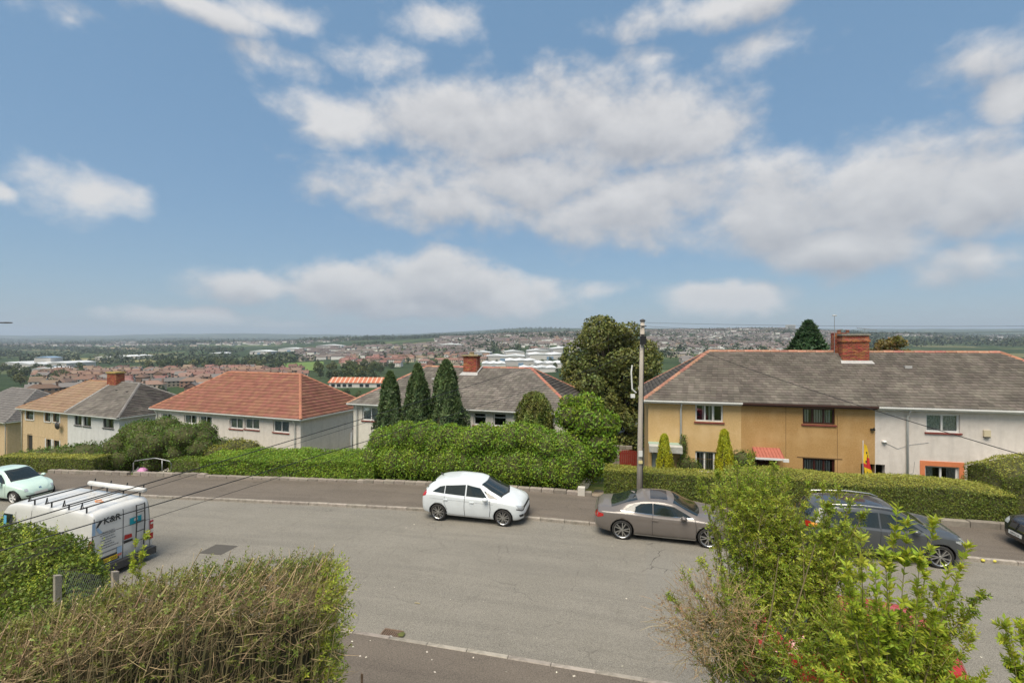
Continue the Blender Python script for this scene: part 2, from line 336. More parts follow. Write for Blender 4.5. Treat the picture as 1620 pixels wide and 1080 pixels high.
# ---------------------------------------------------------------- road, pavements, kerbs
def asphalt(name, c0, c1, streak=.5, patch=(.1, .095, .085), crack=0., fine=1.):
    M = bpy.data.materials.new(name); M.use_nodes = True; nt = M.node_tree; L = nt.links; b = nt.nodes['Principled BSDF']; b.inputs['Roughness'].default_value = .88; b.inputs['Specular IOR Level'].default_value = .3
    def nd(t, **k):
        q = nt.nodes.new(t)
        for p, v in k.items(): setattr(q, p, v)
        return q
    P = nd('ShaderNodeTexCoord').outputs['Object']
    def noise(sc, det=5, st=(1, 1, 1), rough=.6):
        mp = nd('ShaderNodeMapping'); L.new(P, mp.inputs[0]); mp.inputs['Scale'].default_value = st
        q = nd('ShaderNodeTexNoise'); L.new(mp.outputs[0], q.inputs['Vector']); q.inputs['Scale'].default_value = sc; q.inputs['Detail'].default_value = det; q.inputs['Roughness'].default_value = rough; return q.outputs[0]
    def rng(x, a, c, lo=0., hi=1.):
        q = nd('ShaderNodeMapRange'); L.new(x, q.inputs[0])
        for i, v in enumerate((a, c, lo, hi)): q.inputs[i+1].default_value = v
        return q.outputs[0]
    def mix(f, a, c, t='MIX'):
        q = nd('ShaderNodeMix', data_type='RGBA', blend_type=t)
        for i, v in ((0, f), (6, a), (7, c)):
            if isinstance(v, bpy.types.NodeSocket): L.new(v, q.inputs[i])
            else: q.inputs[i].default_value = v if i == 0 else (*v, 1)
        return q.outputs[2]
    cur = mix(rng(noise(.55, 6), .35, .68), c0, c1)
    cur = mix(rng(noise(.7, 6, (.22, 1.6, 1)), .5, .72, 0, streak), cur, patch)
    cur = mix(rng(noise(2.6, 4), .62, .72, 0, .55), cur, tuple(v*.62 for v in c0))
    cur = mix(rng(noise(1.5, 7, (.13, 1.4, 1)), .48, .64, 0, .85), cur, patch)
    cur = mix(rng(noise(1.3, 6), .6, .68, 0, .6), cur, tuple(v*.55 for v in c0))
    cur = mix(rng(noise(38, 2, rough=.8), .42, .64, 0, .6), cur, tuple(v*1.5 for v in c1)); cur = mix(rng(noise(31, 2, rough=.8), .48, .64, 0, .6), cur, tuple(v*.45 for v in c0))
    sp = noise(95, 2, rough=.8); cur = mix(rng(sp, .35, .68, 0, .8*fine), cur, tuple(v*1.75 for v in c1))
    cur = mix(rng(noise(60, 2, rough=.8), .5, .66, 0, .7*fine), cur, tuple(v*.4 for v in c0))
    if crack:
        mp = nd('ShaderNodeMapping'); L.new(P, mp.inputs[0]); wn = nd('ShaderNodeTexNoise'); L.new(P, wn.inputs['Vector']); wn.inputs['Scale'].default_value = 2.2
        va = nd('ShaderNodeVectorMath', operation='MULTIPLY_ADD'); L.new(wn.outputs['Color'], va.inputs[0]); va.inputs[1].default_value = (.5, .5, 0); L.new(P, va.inputs[2])
        ed = nd('ShaderNodeTexVoronoi', feature='DISTANCE_TO_EDGE'); L.new(va.outputs[0], ed.inputs['Vector']); ed.inputs['Scale'].default_value = .8
        f = nd('ShaderNodeMath', operation='MULTIPLY'); L.new(rng(ed.outputs[0], .012, .004), f.inputs[0]); L.new(rng(noise(.9, 3), .48, .6, 0, crack), f.inputs[1])
        cur = mix(f.outputs[0], cur, (.025, .022, .02))
    L.new(cur, b.inputs['Base Color'])
    bn = nd('ShaderNodeBump'); bn.inputs['Strength'].default_value = .6; bn.inputs['Distance'].default_value = .012; L.new(sp, bn.inputs['Height']); L.new(bn.outputs[0], b.inputs['Normal'])
    return M
ROADM = asphalt('worn_asphalt', (.148, .138, .115), (.205, .191, .163), .8, (.09, .084, .074), .25)
PAVM = asphalt('pavement_tarmac', (.11, .093, .076), (.15, .127, .104), .7, (.075, .064, .054), .3, .6)
NK, FK, FB, NB = 9.62, 17.7, 20.6, 7.5        # near kerb, far kerb, back of far pavement, back of near pavement
def strip(name, n0, n1, dz, M, s0=-90, s1=60, kn=5, camber=0.):
    rows = []
    for s in np.arange(s0, s1+.01, .75):
        rows.append([(s, n0+(n1-n0)*t, g(s)+dz+camber*(1-(2*t-1)**2)) for t in np.linspace(0, 1, kn)])
    o = MB().grid([r[::-1] for r in rows]).build(name, M, smooth=True, rz=-TH); return tag(o, kind='structure')
strip('road', NK+.1, FK-.1, 0, ROADM, kn=9, camber=.03)
strip('pavement_near', NB, NK+.02, .1, PAVM); strip('pavement_far', FK-.02, FB+.1, .1, PAVM)
# a paler trench repair right across the carriageway, and a dark square patch by the van
TRM = asphalt('trench_repair', (.15, .141, .12), (.198, .186, .161), .6, (.1, .095, .084), 1.0)
def sheet(name, s0, s1, n0, n1, M, lift, skew=0.):
    cz = lambda n: .03*(1-(2*(n-NK-.1)/(FK-NK-.2)-1)**2)
    rows = [[(s+skew*(n-n0), n, g(s)+cz(n)+lift) for n in np.linspace(n0, n1, 14)[::-1]] for s in np.linspace(s0, s1, 8)]
    return tag(MB().grid(rows).build(name, M, smooth=True, rz=-TH), kind='structure')
sheet('road_trench_patch', .35, 1.2, 11.1, 17.5, TRM, .005, .03)
sheet('road_square_patch', -13.85, -12.95, 12.7, 13.4, mat('iron_cover', (.07, .062, .052), .7, col2=(.1, .09, .075), nscale=30, bump=.6, bscale=60), .006)
KM = mat('concrete_kerb', (.36, .32, .275), .9, col2=(.27, .24, .205), nscale=6, bump=.3, bscale=60, rand=.16, col3=(.2, .18, .15), n3=3)
def kerb(name, n0, n1, s0, s1, step=.915):
    root = tag(link(name, None), kind='structure'); root.rotation_euler = (0, 0, -TH)
    w = n1-n0; mb = MB(); h = .2
    prof = [(0, -h), (0, -.02), (.02, 0), (w-.02, 0), (w, -.02), (w, -h)]
    a = [(-step/2+.008, p, q) for p, q in prof]; b = [(step/2-.008, p, q) for p, q in prof]; k = len(prof)
    mb.add(a+b, [(i, i+1, k+i+1, k+i) for i in range(k-1)]+[tuple(range(k))[::-1], tuple(range(k, 2*k))])
    me = mb.mesh('kerb_stone', KM)
    for s in np.arange(s0, s1, step):
        o = link('kerb_stone', me, root, (s, n0+random.uniform(-.006, .006), g(s)+.112+random.uniform(-.005, .005)))
        o.rotation_euler = (0, -math.atan((g(s+.4)-g(s-.4))/.8)+random.uniform(-.004, .004), random.uniform(-.004, .004))
kerb('kerb_near', NK, NK+.125, -24, 14); kerb('kerb_far', FK-.125, FK, -44, 20)
# ---------------------------------------------------------------- houses
def slate_mat(name, c0, c1, isl=.22, lichen=(.3, .29, .25), dark=(.05, .045, .042)):
    M = mat(name, c0, .85, col2=c1, nscale=.8, ndet=5, lo=.4, hi=.62, island=isl, bump=.3, bscale=30, col3=lichen, n3=.45)
    return M
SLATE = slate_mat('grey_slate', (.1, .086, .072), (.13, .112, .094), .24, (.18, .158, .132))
SLATE_SHADED = slate_mat('shaded_slate', (.065, .056, .05), (.1, .087, .075), .35, (.16, .14, .12))  # side hips only: the shade on those faces is put into the slate colour
SLATE_W = slate_mat('weathered_slate', (.12, .107, .093), (.16, .143, .125), .24, (.21, .187, .162))
REDTILE = mat('red_concrete_tile', (.235, .095, .062), .85, col2=(.28, .125, .082), nscale=1.2, island=.16, bump=.3, bscale=40, col3=(.24, .1, .065), n3=1.5)
BROWNTILE = mat('brown_concrete_tile', (.25, .16, .1), .85, col2=(.3, .205, .135), nscale=1.2, island=.13, bump=.3, bscale=40)
GREYTILE = mat('grey_concrete_tile', (.14, .13, .125), .85, col2=(.185, .172, .165), nscale=1.2, island=.13, bump=.3, bscale=40)
TERRA = mat('terracotta_ridge', (.38, .155, .10), .85, col2=(.30, .135, .095), nscale=4, rand=.22, bump=.3, col3=(.42, .24, .17), n3=2)
GREYRIDGE = mat('grey_ridge', (.23, .215, .2), .9, col2=(.16, .15, .14), nscale=5, rand=.15)
BRICK = mat('red_brick', (.34, .095, .042), .9, col2=(.26, .075, .04), nscale=6, island=.3, bump=.4, bscale=70, col3=(.42, .15, .075), n3=3)
MORTAR = mat('mortar', (.3, .25, .2), .95)
RY1 = mat('ochre_roughcast', (.68, .47, .225), .95, col2=(.6, .4, .175), nscale=14, ndet=9, bump=.9, bscale=55, stain=.12, col3=(.7, .5, .26), n3=.8)
RY2 = mat('brown_roughcast', (.52, .32, .13), .95, col2=(.43, .25, .09), nscale=16, ndet=9, bump=.9, bscale=55, stain=.18, col3=(.55, .35, .155), n3=.8)
RW = mat('white_pebbledash', (.76, .70, .64), .95, col2=(.68, .62, .56), nscale=4, ndet=9, bump=.8, bscale=60, stain=.4)
RW2 = mat('offwhite_render', (.74, .70, .62), .95, col2=(.66, .62, .55), nscale=3, ndet=9, bump=.5, bscale=60, stain=.45)
RW3 = mat('painted_white_render', (.68, .68, .66), .9, col2=(.6, .6, .58), nscale=2, bump=.3, bscale=50, stain=.3)
RC = mat('cream_roughcast', (.62, .47, .29), .95, col2=(.55, .40, .23), nscale=5, bump=.7, bscale=60, stain=.3)
SILLR = mat('red_painted_sill', (.27, .06, .045), .7, col2=(.2, .045, .035))
BROWNF = mat('brown_upvc', (.055, .014, .011), .4)
DARKF = mat('dark_frame', (.04, .038, .036), .5)
PANE = glassmat('window_glass'); BLIND = mat('blind_fabric', (.62, .6, .54), .9); NET = mat('net_curtain', (.7, .7, .66), .95, col2=(.42, .45, .44), nscale=14, lo=.45, hi=.55)
LEAD = mat('lead_flashing', (.33, .33, .33), .6, col2=(.45, .44, .42), nscale=8)
ORANGE = mat('orange_paint', (.72, .24, .10), .8, col2=(.62, .2, .085), nscale=4)
ROOM = mat('room_dark', (.06, .055, .05), .95)
def slates(name, poly, expo, wid, thick, M, parent, stagger=True, rough=.5, gap=.006):
    """courses of overlapping slates over a convex plane polygon whose first edge is the eave"""
    p = [Vector(q) for q in poly]; u = (p[1]-p[0]).normalized(); nn = u.cross(p[-1]-p[0]).normalized(); v = nn.cross(u)
    uv = [((q-p[0]).dot(u), (q-p[0]).dot(v)) for q in p]; vm_ = max(b for _, b in uv); out = []
    def span(vv):
        xs = []
        for i in range(len(uv)):
            (a0, b0), (a1, b1) = uv[i], uv[(i+1) % len(uv)]
            if (b0-vv)*(b1-vv) <= 0 and abs(b1-b0) > 1e-6: xs.append(a0+(a1-a0)*(vv-b0)/(b1-b0))
        return (min(xs), max(xs)) if len(xs) >= 2 else None
    k = 0; vv = -.04
    while vv < vm_-.02:
        v1 = min(vv+expo*1.15, vm_); sp0 = span(max(vv, 1e-3)); sp1 = span(min(v1, vm_-1e-3))
        if sp0 and sp1:
            lo0, hi0 = sp0; lo1, hi1 = sp1; x = min(lo0, lo1)-(wid*.5 if stagger and k % 2 else 0)
            while x < max(hi0, hi1):
                w = wid
                a0, b0 = max(x+gap, lo0), min(x+w-gap, hi0); a1, b1 = max(x+gap, lo1), min(x+w-gap, hi1)
                if b0-a0 > .01 or b1-a1 > .01:
                    b0 = max(a0, b0); b1 = max(a1, b1)
                    j = random.uniform(0, rough)*.016; dv = random.uniform(-.5, .5)*rough*.022; t = thick+j; sk = random.uniform(-1, 1)*rough*.008
                    q = [p[0]+u*a0+v*(vv+dv)+nn*(t+.012+sk), p[0]+u*b0+v*(vv+dv)+nn*(t+.012-sk), p[0]+u*b1+v*v1+nn*.012, p[0]+u*a1+v*v1+nn*.012]
                    e = [p[0]+u*a0+v*(vv+dv)+nn*.0, p[0]+u*b0+v*(vv+dv)+nn*.0]
                    out.append((q, e))
                x += wid
        vv += expo; k += 1
    V = []; F = []
    for q, e in out:
        o = len(V); V += [tuple(c) for c in q+e]; F += [(o, o+1, o+2, o+3), (o+4, o+5, o+1, o), (o+4, o, o+3, o+3), (o+5, o+2, o+1, o+1)]
    V = np.array(V); F2 = [f for f in F if f[2] != f[3]]
    o = link(name, trimesh(name, V, F2, M), parent); return tag(o, kind='stuff')
RTM = {}
def ridge_tiles(a, b, M, parent, L_=.45, w=.13, h=.075):
    a, b = Vector(a), Vector(b); d = b-a; n = max(1, round(d.length/L_)); st = d.length/n; key = (M.name, round(st, 3))
    if key not in RTM:
        prof = [(-w, -h), (-w*.72, -h*.25), (-w*.3, h*.25), (0, h*.38), (w*.3, h*.25), (w*.72, -h*.25), (w, -h)]; k = len(prof)
        A = [(0, p, q) for p, q in prof]; B = [(st-.012, p, q) for p, q in prof]
        RTM[key] = MB().add(A+B, [(i, k+i, k+i+1, i+1) for i in range(k-1)]+[tuple(range(k)), tuple(range(2*k-1, k-1, -1))]).mesh('ridge_tile', M)
    x = d.normalized(); y = Vector((0, 0, 1)).cross(x).normalized(); z = x.cross(y); rot = Matrix((x, y, z)).transposed().to_euler()
    for i in range(n):
        o = link('ridge_tile', RTM[key], parent, a+d*(i/n)+z*(.03+random.uniform(0, .012))); o.rotation_euler = rot
def panel(mb, o, xd, inw, width, height, holes, th=.28):
    o, xd, inw = Vector(o), Vector(xd), Vector(inw); Z = Vector((0, 0, 1))
    xs = sorted({0, width, *[h[0] for h in holes], *[h[0]+h[2] for h in holes]}); zs = sorted({0, height, *[h[1] for h in holes], *[h[1]+h[3] for h in holes]})
    P = lambda x, z, t=0: o+xd*x+Z*z+inw*t
    for i in range(len(xs)-1):
        for j in range(len(zs)-1):
            cx, cz = (xs[i]+xs[i+1])/2, (zs[j]+zs[j+1])/2
            if any(h[0] < cx < h[0]+h[2] and h[1] < cz < h[1]+h[3] for h in holes): continue
            mb.add([P(xs[i], zs[j]), P(xs[i+1], zs[j]), P(xs[i+1], zs[j+1]), P(xs[i], zs[j+1])], [(0, 1, 2, 3)])
            mb.add([P(xs[i], zs[j], th), P(xs[i+1], zs[j], th), P(xs[i+1], zs[j+1], th), P(xs[i], zs[j+1], th)], [(3, 2, 1, 0)])
    for (x, z, w, h) in holes:
        for (a, b) in (((x, z), (x+w, z)), ((x+w, z), (x+w, z+h)), ((x+w, z+h), (x, z+h)), ((x, z+h), (x, z))):
            mb.add([P(*a), P(*a, th), P(*b, th), P(*b)], [(3, 2, 1, 0)])
def brick_stack(name, x0, x1, y0, y1, z0, z1, parent, M=BRICK):
    core = MB().box((x0+.012, y0+.012, z0), (x1-.012, y1-.012, z1)).build(name, MORTAR, parent)
    V = []; F = []; hc = .075; k = 0; z = z0
    def bx(a, b):
        o = len(V); X0, Y0, Z0 = a; X1, Y1, Z1 = b
        V.extend([(X0,Y0,Z0),(X1,Y0,Z0),(X1,Y1,Z0),(X0,Y1,Z0),(X0,Y0,Z1),(X1,Y0,Z1),(X1,Y1,Z1),(X0,Y1,Z1)])
        F.extend([(o, o+3, o+2, o+1), (o+4, o+5, o+6, o+7), (o, o+1, o+5, o+4), (o+1, o+2, o+6, o+5), (o+2, o+3, o+7, o+6), (o+3, o, o+4, o+7)])
    while z < z1-.03:
        zt = min(z+hc-.011, z1)
        for (a, b, fix, ax) in ((x0, x1, y0, 'y'), (x0, x1, y1-.05, 'y'), (y0+.05, y1-.05, x0, 'x'), (y0+.05, y1-.05, x1-.05, 'x')):
            t = a-(.112 if k % 2 else 0)
            while t < b:
                p, q = max(t, a), min(t+.213, b); e = random.uniform(-.002, .004)
                if q-p > .03: bx((p, fix-e, z), (q, fix+.05+e, zt)) if ax == 'y' else bx((fix-e, p, z), (fix+.05+e, q, zt))
                t += .225
        z += hc; k += 1
    tag(link('bricks', trimesh('bricks', V, F, M), core), kind='stuff'); return core
def window(par, x, z, w, h, cols=(1,), frame=WHITE, sill=SILLR, fill='blind', y0=.09, transom=None, fw=.075, axis=0, sillw=.06):
    """a window set in an opening of the wall: frame > panes, sill, curtain"""
    fr = MB(); rail = lambda a, b: fr.box(a, b)
    rail((0, 0, 0), (w, .06, fw)); rail((0, 0, h-fw), (w, .06, h)); rail((0, .001, fw), (fw, .059, h-fw)); rail((w-fw, .001, fw), (w, .059, h-fw))
    tot = sum(cols); xx = 0; cells = []
    for i, c in enumerate(cols):
        x0 = fw+(w-2*fw)*xx/tot; xx += c; x1 = fw+(w-2*fw)*xx/tot
        if i < len(cols)-1: rail((x1-fw*.5, .002, fw), (x1+fw*.5, .058, h-fw))
        zz = [(fw, h-fw)]
        if transom and (transom is True or i in transom):
            zt = h*.66; rail((x0, .003, zt-fw*.35), (x1, .057, zt+fw*.35)); zz = [(fw, zt), (zt, h-fw)]
        cells += [(x0, x1, a, b) for a, b in zz]
    o = fr.build('window', frame, par, loc=(x, y0, z))
    if axis: o.rotation_euler = (0, 0, rad(90)); o.location = (axis-y0, x, z)
    for (a, b, c, d) in cells: MB().add([(a, .03, c), (b, .03, c), (b, .03, d), (a, .03, d)], [(0, 1, 2, 3)]).build('pane', PANE, o)
    MB().box((-.06, -y0-sillw, -.075), (w+.06, .05, -.004)).build('sill', sill, o)
    cb = MB()
    if fill == 'blind':
        n = max(3, int(w/.1))
        for i in range(n):
            a = .02+(w-.04)*i/n
            if random.random() < .8: cb.add([(a, .07, .02), (a+(w/n)*.72, .085, .02), (a+(w/n)*.72, .085, h-.02), (a, .07, h-.02)], [(0, 1, 2, 3)])
        cb.build('blind', BLIND, o)
    elif fill == 'net':
        n = 40; rows = [[(w*i/n, .08+.012*math.sin(i*1.9), zq) for i in range(n+1)] for zq in (.02, h-.02)]
        cb.grid(rows).build('curtain', NET, o)
    elif fill == 'half':
        for a, b in ((.04, .3*w), (.7*w, w-.04)):
            rows = [[(a+(b-a)*i/10, .08+.012*math.sin(i*2.1), zq) for i in range(11)] for zq in (.02, h-.02)]; cb.grid(rows)
        cb.build('curtain', NET, o)
    elif fill == 'low':
        cb.grid([[(w*i/20, .08+.012*math.sin(i*2.1), zq) for i in range(21)] for zq in (.02, h*.6)]).build('curtain', NET, o)
    return o
def gutter(par, a, b, M, name='gutter'):
    a, b = Vector(a), Vector(b); d = (b-a).normalized(); nrm = d.cross(Vector((0, 0, 1)))
    mb = MB(); pr_ = [(0, .05), (.0, -.02), (.03, -.055), (.08, -.055), (.11, -.02), (.11, .05), (.1, .05), (.09, -.015), (.02, -.015), (.01, .05)]; k = len(pr_)
    A = [a+nrm*p+Vector((0, 0, q)) for p, q in pr_]; B = [b+nrm*p+Vector((0, 0, q)) for p, q in pr_]
    mb.add(A+B, [(i, (i+1) % k, k+(i+1) % k, k+i) for i in range(k)]+[tuple(range(k))[::-1], tuple(range(k, 2*k))]); return mb.build(name, M, par)
def hip_roof(par, W_, D, he, rise, left, right, roofmat, expo, wid, thick, ridgemat, ov=.3, stagger=True, gmat=WHITE, rough=.5, hipmat=None, gut=True, sidemat=None):
    """left/right: 'hip', 'party' (roof goes on next door)"""
    xl = -ov if left == 'hip' else 0.; xr = W_+ov if right == 'hip' else W_; y0, y1, ym = -ov, D+ov, D/2
    run = ym-y0; rl = xl+run if left == 'hip' else 0.; rr_ = xr-run if right == 'hip' else W_; zr = he+rise
    A, B, Cc, Dd = (xl, y0, he), (xr, y0, he), (xr, y1, he), (xl, y1, he); RL, RR = (rl, ym, zr), (rr_, ym, zr)
    mb = MB(); mb.add([A, B, Cc, Dd, RL, RR], [(0, 1, 5, 4), (2, 3, 4, 5), (0, 3, 2, 1)]+([(3, 0, 4)] if left == 'hip' else [])+([(1, 2, 5)] if right == 'hip' else []))
    roof = mb.build('roof', roofmat, par)
    slates('slates', [A, B, RR, RL], expo, wid, thick, roofmat, roof, stagger, rough)
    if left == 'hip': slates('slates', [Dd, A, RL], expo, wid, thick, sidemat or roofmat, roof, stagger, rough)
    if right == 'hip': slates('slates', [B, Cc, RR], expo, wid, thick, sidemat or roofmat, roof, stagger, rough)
    ridge_tiles(RL, RR, ridgemat, roof)
    if left == 'hip': ridge_tiles(A, RL, hipmat or ridgemat, roof); ridge_tiles(Dd, RL, hipmat or ridgemat, roof)
    if right == 'hip': ridge_tiles(B, RR, hipmat or ridgemat, roof); ridge_tiles(Cc, RR, hipmat or ridgemat, roof)
    fb = MB().box((xl+.012, y0+.02, he-.17), (xr-.012, y0+.05, he-.006)).box((xl+.013, y0+.051, he-.05), (xr-.013, .0-.004, he-.012))
    if left == 'hip': fb.box((xl+.02, y0+.052, he-.17), (xl+.05, y1-.02, he-.051))
    if right == 'hip': fb.box((xr-.05, y0+.052, he-.17), (xr-.02, y1-.02, he-.051))
    fb.build('fascia', gmat, par)
    if gut:
        gutter(par, (xl, y0+.015, he-.06), (xr, y0+.015, he-.06), gmat)
        if right == 'hip': gutter(par, (xr-.015, y0+.1, he-.06), (xr-.015, y1, he-.06), gmat)
        if left == 'hip': gutter(par, (xl+.015, y1, he-.06), (xl+.015, y0+.1, he-.06), gmat)
    return roof
def downpipe(par, x, z0, z1, M=WHITE, y=-.07, ov=.3):
    MB().tube([(x, y-ov+.1, z1), (x, y-ov+.1, z1-.12), (x, y, z1-.4), (x, y, z0)], .05, 8).build('downpipe', M, par, True)
def house_root(name, label, P1, P2, z_e, he, ov=.3):
    """P1, P2: plan points of the front eave's two ends"""
    a, b = Vector((*P1, 0)), Vector((*P2, 0)); d = (b-a).normalized(); ang = math.atan2(d.y, d.x); inw = Vector((-d.y, d.x, 0))
    o = a+d*ov+inw*ov; t = thing(name, label, 'house', (o.x, o.y, z_e-he), ang); t.rotation_euler = (0, 0, ang)
    bpy.context.view_layer.update()
    Wd = (b-a).length-2*ov; inv = t.matrix_world.inverted(); c = inv @ Vector((0, 0, CAMZ))
    def loc(x, y, yp=0.):
        d_ = inv.to_3x3() @ Vector(((x-810)/750, 1, -(y-540)/750)); k = (yp-c.y)/d_.y; q = c+d_*k; return q.x, q.z
    return t, Wd, loc
def wall_shell(par, W_, D, he, fm, front=(), right=(), left=True, rightw=True, sm=None):
    mb = MB(); H_ = he-.03
    panel(mb, (0, 0, -.9), (1, 0, 0), (0, 1, 0), W_, H_+.9, [(a, b+.9, c, d) for a, b, c, d in front])
    (mb if left or rightw else MB()).add([(W_, D, -.9), (0, D, -.9), (0, D, H_), (W_, D, H_)], [(0, 1, 2, 3)])
    if not (left or rightw): MB().add([(W_, D, -.9), (0, D, -.9), (0, D, H_), (W_, D, H_)], [(0, 1, 2, 3)]).build('back_wall', fm, par)
    if left: mb.add([(0, D, -.9), (0, 0, -.9), (0, 0, H_), (0, D, H_)], [(0, 1, 2, 3)])
    if rightw: panel(mb, (W_, 0, -.9), (0, 1, 0), (-1, 0, 0), D, H_+.9, [(a, b+.9, c, d) for a, b, c, d in right])
    w = mb.build('wall', fm, par)
    MB().box((.3, 1.6, -.5), (W_-.3, 1.7, H_-.1)).box((.3, .3, he*.5-.1), (W_-.3, 1.59, he*.5)).build('room_partition', ROOM, par); return w
def hole(loc, x0, y0, x1, y1):
    a, b = loc(x0, y0); c, d = loc(x1, y1); return (a, min(b, d), c-a, abs(b-d))
def pots(ch, xs, y, z, M=TERRA, r=.1, h=.35):
    for x in xs: MB().lathe([(r*.9, 0), (r*.8, h*.8), (r*.95, h*.85), (r*.95, h), (r*.7, h), (r*.65, 0)], 12, c=(x, y, z)).build('chimney_pot', M, ch, True)
def locfn(t):
    bpy.context.view_layer.update(); inv = t.matrix_world.inverted(); c = inv @ Vector((0, 0, CAMZ))
    def loc(x, y, yp=0.):
        d_ = inv.to_3x3() @ Vector(((x-810)/750, 1, -(y-540)/750)); k = (yp-c.y)/d_.y; q = c+d_*k; return q.x, q.z
    return loc
# --- the ochre and white terrace on the right (three dwellings under one slate roof)
TB, THE, TD, TR = -1.1, 4.9, 6.8, 2.42
def unit(name, label, s0, s1):
    t = thing(name, label, 'house', sn(s0, 25.3, TB), -TH); return t, s1-s0, locfn(t)
def can(par, name, x0, x1, z, proj, drop, th, M, y=0.):
    return MB().add([(x0, y, z), (x1, y, z), (x1, y-proj, z-drop), (x0, y-proj, z-drop), (x0, y, z-th), (x1, y, z-th), (x1, y-proj, z-drop-th), (x0, y-proj, z-drop-th)],
        [(0, 3, 2, 1), (4, 5, 6, 7), (3, 7, 6, 2), (0, 4, 7, 3), (1, 2, 6, 5), (0, 1, 5, 4)]).build(name, M, par)
DOORB = mat('pale_blue_door', (.42, .48, .5), .5); BULK = mat('grey_canopy', (.5, .5, .47), .8, col2=(.38, .38, .35), nscale=5)
t, w, L1 = unit('ochre_end_house', 'bright ochre end-of-terrace house with white windows beside the utility pole', .9, 5.28)
hu = hole(L1, 1100, 639, 1144, 668); hl = hole(L1, 1100, 713, 1145, 738); hl = (hl[0], hl[1]-.35, hl[2], hl[3]+.35)
dr = hole(L1, 1031, 710, 1044, 745); dr = (dr[0], .15, .85, 2.0)
wall_shell(t, w, TD, THE, RY1, [hu, hl, dr], left=True, rightw=False)
window(t, *hu, (1, 1, 1), fill='blind'); window(t, *hl, (1, 1.2, 1), fill='blind')
d_ = MB().box((0, 0, 0), (dr[2], .05, dr[3])).box((.12, -.012, 1.1), (dr[2]-.12, -.001, 1.8)).box((.12, -.012, .2), (dr[2]-.12, -.001, .95)).build('door', DOORB, t, loc=(dr[0], .12, dr[1]))
MB().box((.74, -.05, .95), (.78, -.002, 1.08)).build('handle', STEEL, d_)
MB().box((-.05, -.02, 0), (-.002, .06, dr[3])).box((dr[2]+.002, -.02, 0), (dr[2]+.05, .06, dr[3])).build('frame', WHITE, d_)
can(t, 'porch_canopy', .02, 1.6, L1(1030, 699)[1], .7, .06, .3, BULK); can(t, 'canopy_felt', .0, 1.62, L1(1030, 699)[1]+.03, .3, .03, .025, mat('green_felt', (.3, .4, .32), .8))
MB().lathe([(.0, 0), (.05, .02), (.06, .1), (.03, .16), (0, .17)], 12, c=(.22, -.1, L1(1030, 712)[1]-.15)).build('porch_light', WHITE, t, True)
hip_roof(t, w, TD, THE, TR, 'hip', 'party', SLATE, .205, .27, .024, TERRA, sidemat=SLATE_SHADED)
downpipe(t, 2.48-.9, .3, THE-.08)
MB().box((1.55, -.006, 1.98+.0), (w-.02, .0-.001, 2.0)).build('render_joint', mat('joint_line', (.2, .12, .05), .9), t)
t, w, L2 = unit('brown_terrace_house', 'brown roughcast mid-terrace house with dark brown windows and a red door canopy', 5.28, 10.97)
hu = hole(L2, 1270, 645, 1321, 672); hl = hole(L2, 1270, 724, 1321, 748); hl = (hl[0], hl[1]-.3, hl[2], hl[3]+.3)
dr = (.62, .15, .9, 2.0); ps = hole(L2, 1362, 733, 1396, 760); ps = (ps[0], 0.0, w-ps[0], ps[1]+ps[3])
wall_shell(t, w, TD, THE, RY2, [hu, hl, dr, ps], left=False, rightw=False)
window(t, *hu, (1, 1.3, 1), BROWNF, fill='blind'); window(t, *hl, (1.2, 1.1, 1), BROWNF, fill='blind', sill=BROWNF)
d_ = MB().box((0, 0, 0), (dr[2], .05, dr[3])).box((.12, -.01, 1.0), (dr[2]-.12, -.001, 1.8)).build('door', BROWNF, t, loc=(dr[0], .12, dr[1])); MB().box((.78, -.04, .95), (.82, -.002, 1.08)).build('handle', STEEL, d_)
zc = L2(1200, 707)[1]
cn = can(t, 'door_canopy', .5, 1.72, zc, .75, .32, .06, mat('red_canopy', (.4, .13, .09), .8, col2=(.34, .11, .075), nscale=6, stretch=(1, 1, 1)))
for i in range(9): MB().add([(.52+i*.145, 0, zc+.002), (.56+i*.145, 0, zc+.002), (.56+i*.145, -.75, zc-.318), (.52+i*.145, -.75, zc-.318), (.54+i*.145, 0, zc+.03), (.54+i*.145, -.75, zc-.29)], [(0, 3, 5, 4), (1, 4, 5, 2), (3, 2, 5)]).build('canopy_rib', MC['red_canopy'], cn)
MB().box((.46, -.79, zc-.42), (1.76, -.74, zc-.33)).build('canopy_edge', WHITE, cn)
MB().box((1.62, -.9, zc-.46), (1.86, -.8, zc-.32)).build('outside_lamp', WHITE, t)
gm = mat('dark_brown_fascia', (.06, .026, .02), .5)
hip_roof(t, w, TD, THE, TR, 'party', 'party', SLATE, .205, .27, .024, TERRA, gmat=gm)
for x, z0, z1 in ((1.97, 2.3, THE-.2), (4.15, .3, THE-.5)): MB().box((x, -.006, z0), (x+.018, -.001, z1)).build('render_joint', MC['joint_line'], t)
MB().box((hl[0]-.25, -.015, hl[1]+hl[3]+.02), (hl[0]+hl[2]+.3, -.001, hl[1]+hl[3]+.06)).build('lintel', MC['joint_line'], t)
MB().box((w-.2, -.12, 3.75), (w-.04, -.002, 3.83)).tube([(w-.1, -.05, 3.8), (w-.1, -.18, 3.9)], .02).build('cable_bracket', BLACKP, t)
MB().box((ps[0]+.02, 2.2, .0), (w-.02, 2.25, 2.3)).build('passage_back', mat('grey_passage', (.3, .29, .27), .9), t)
CX = w+.85
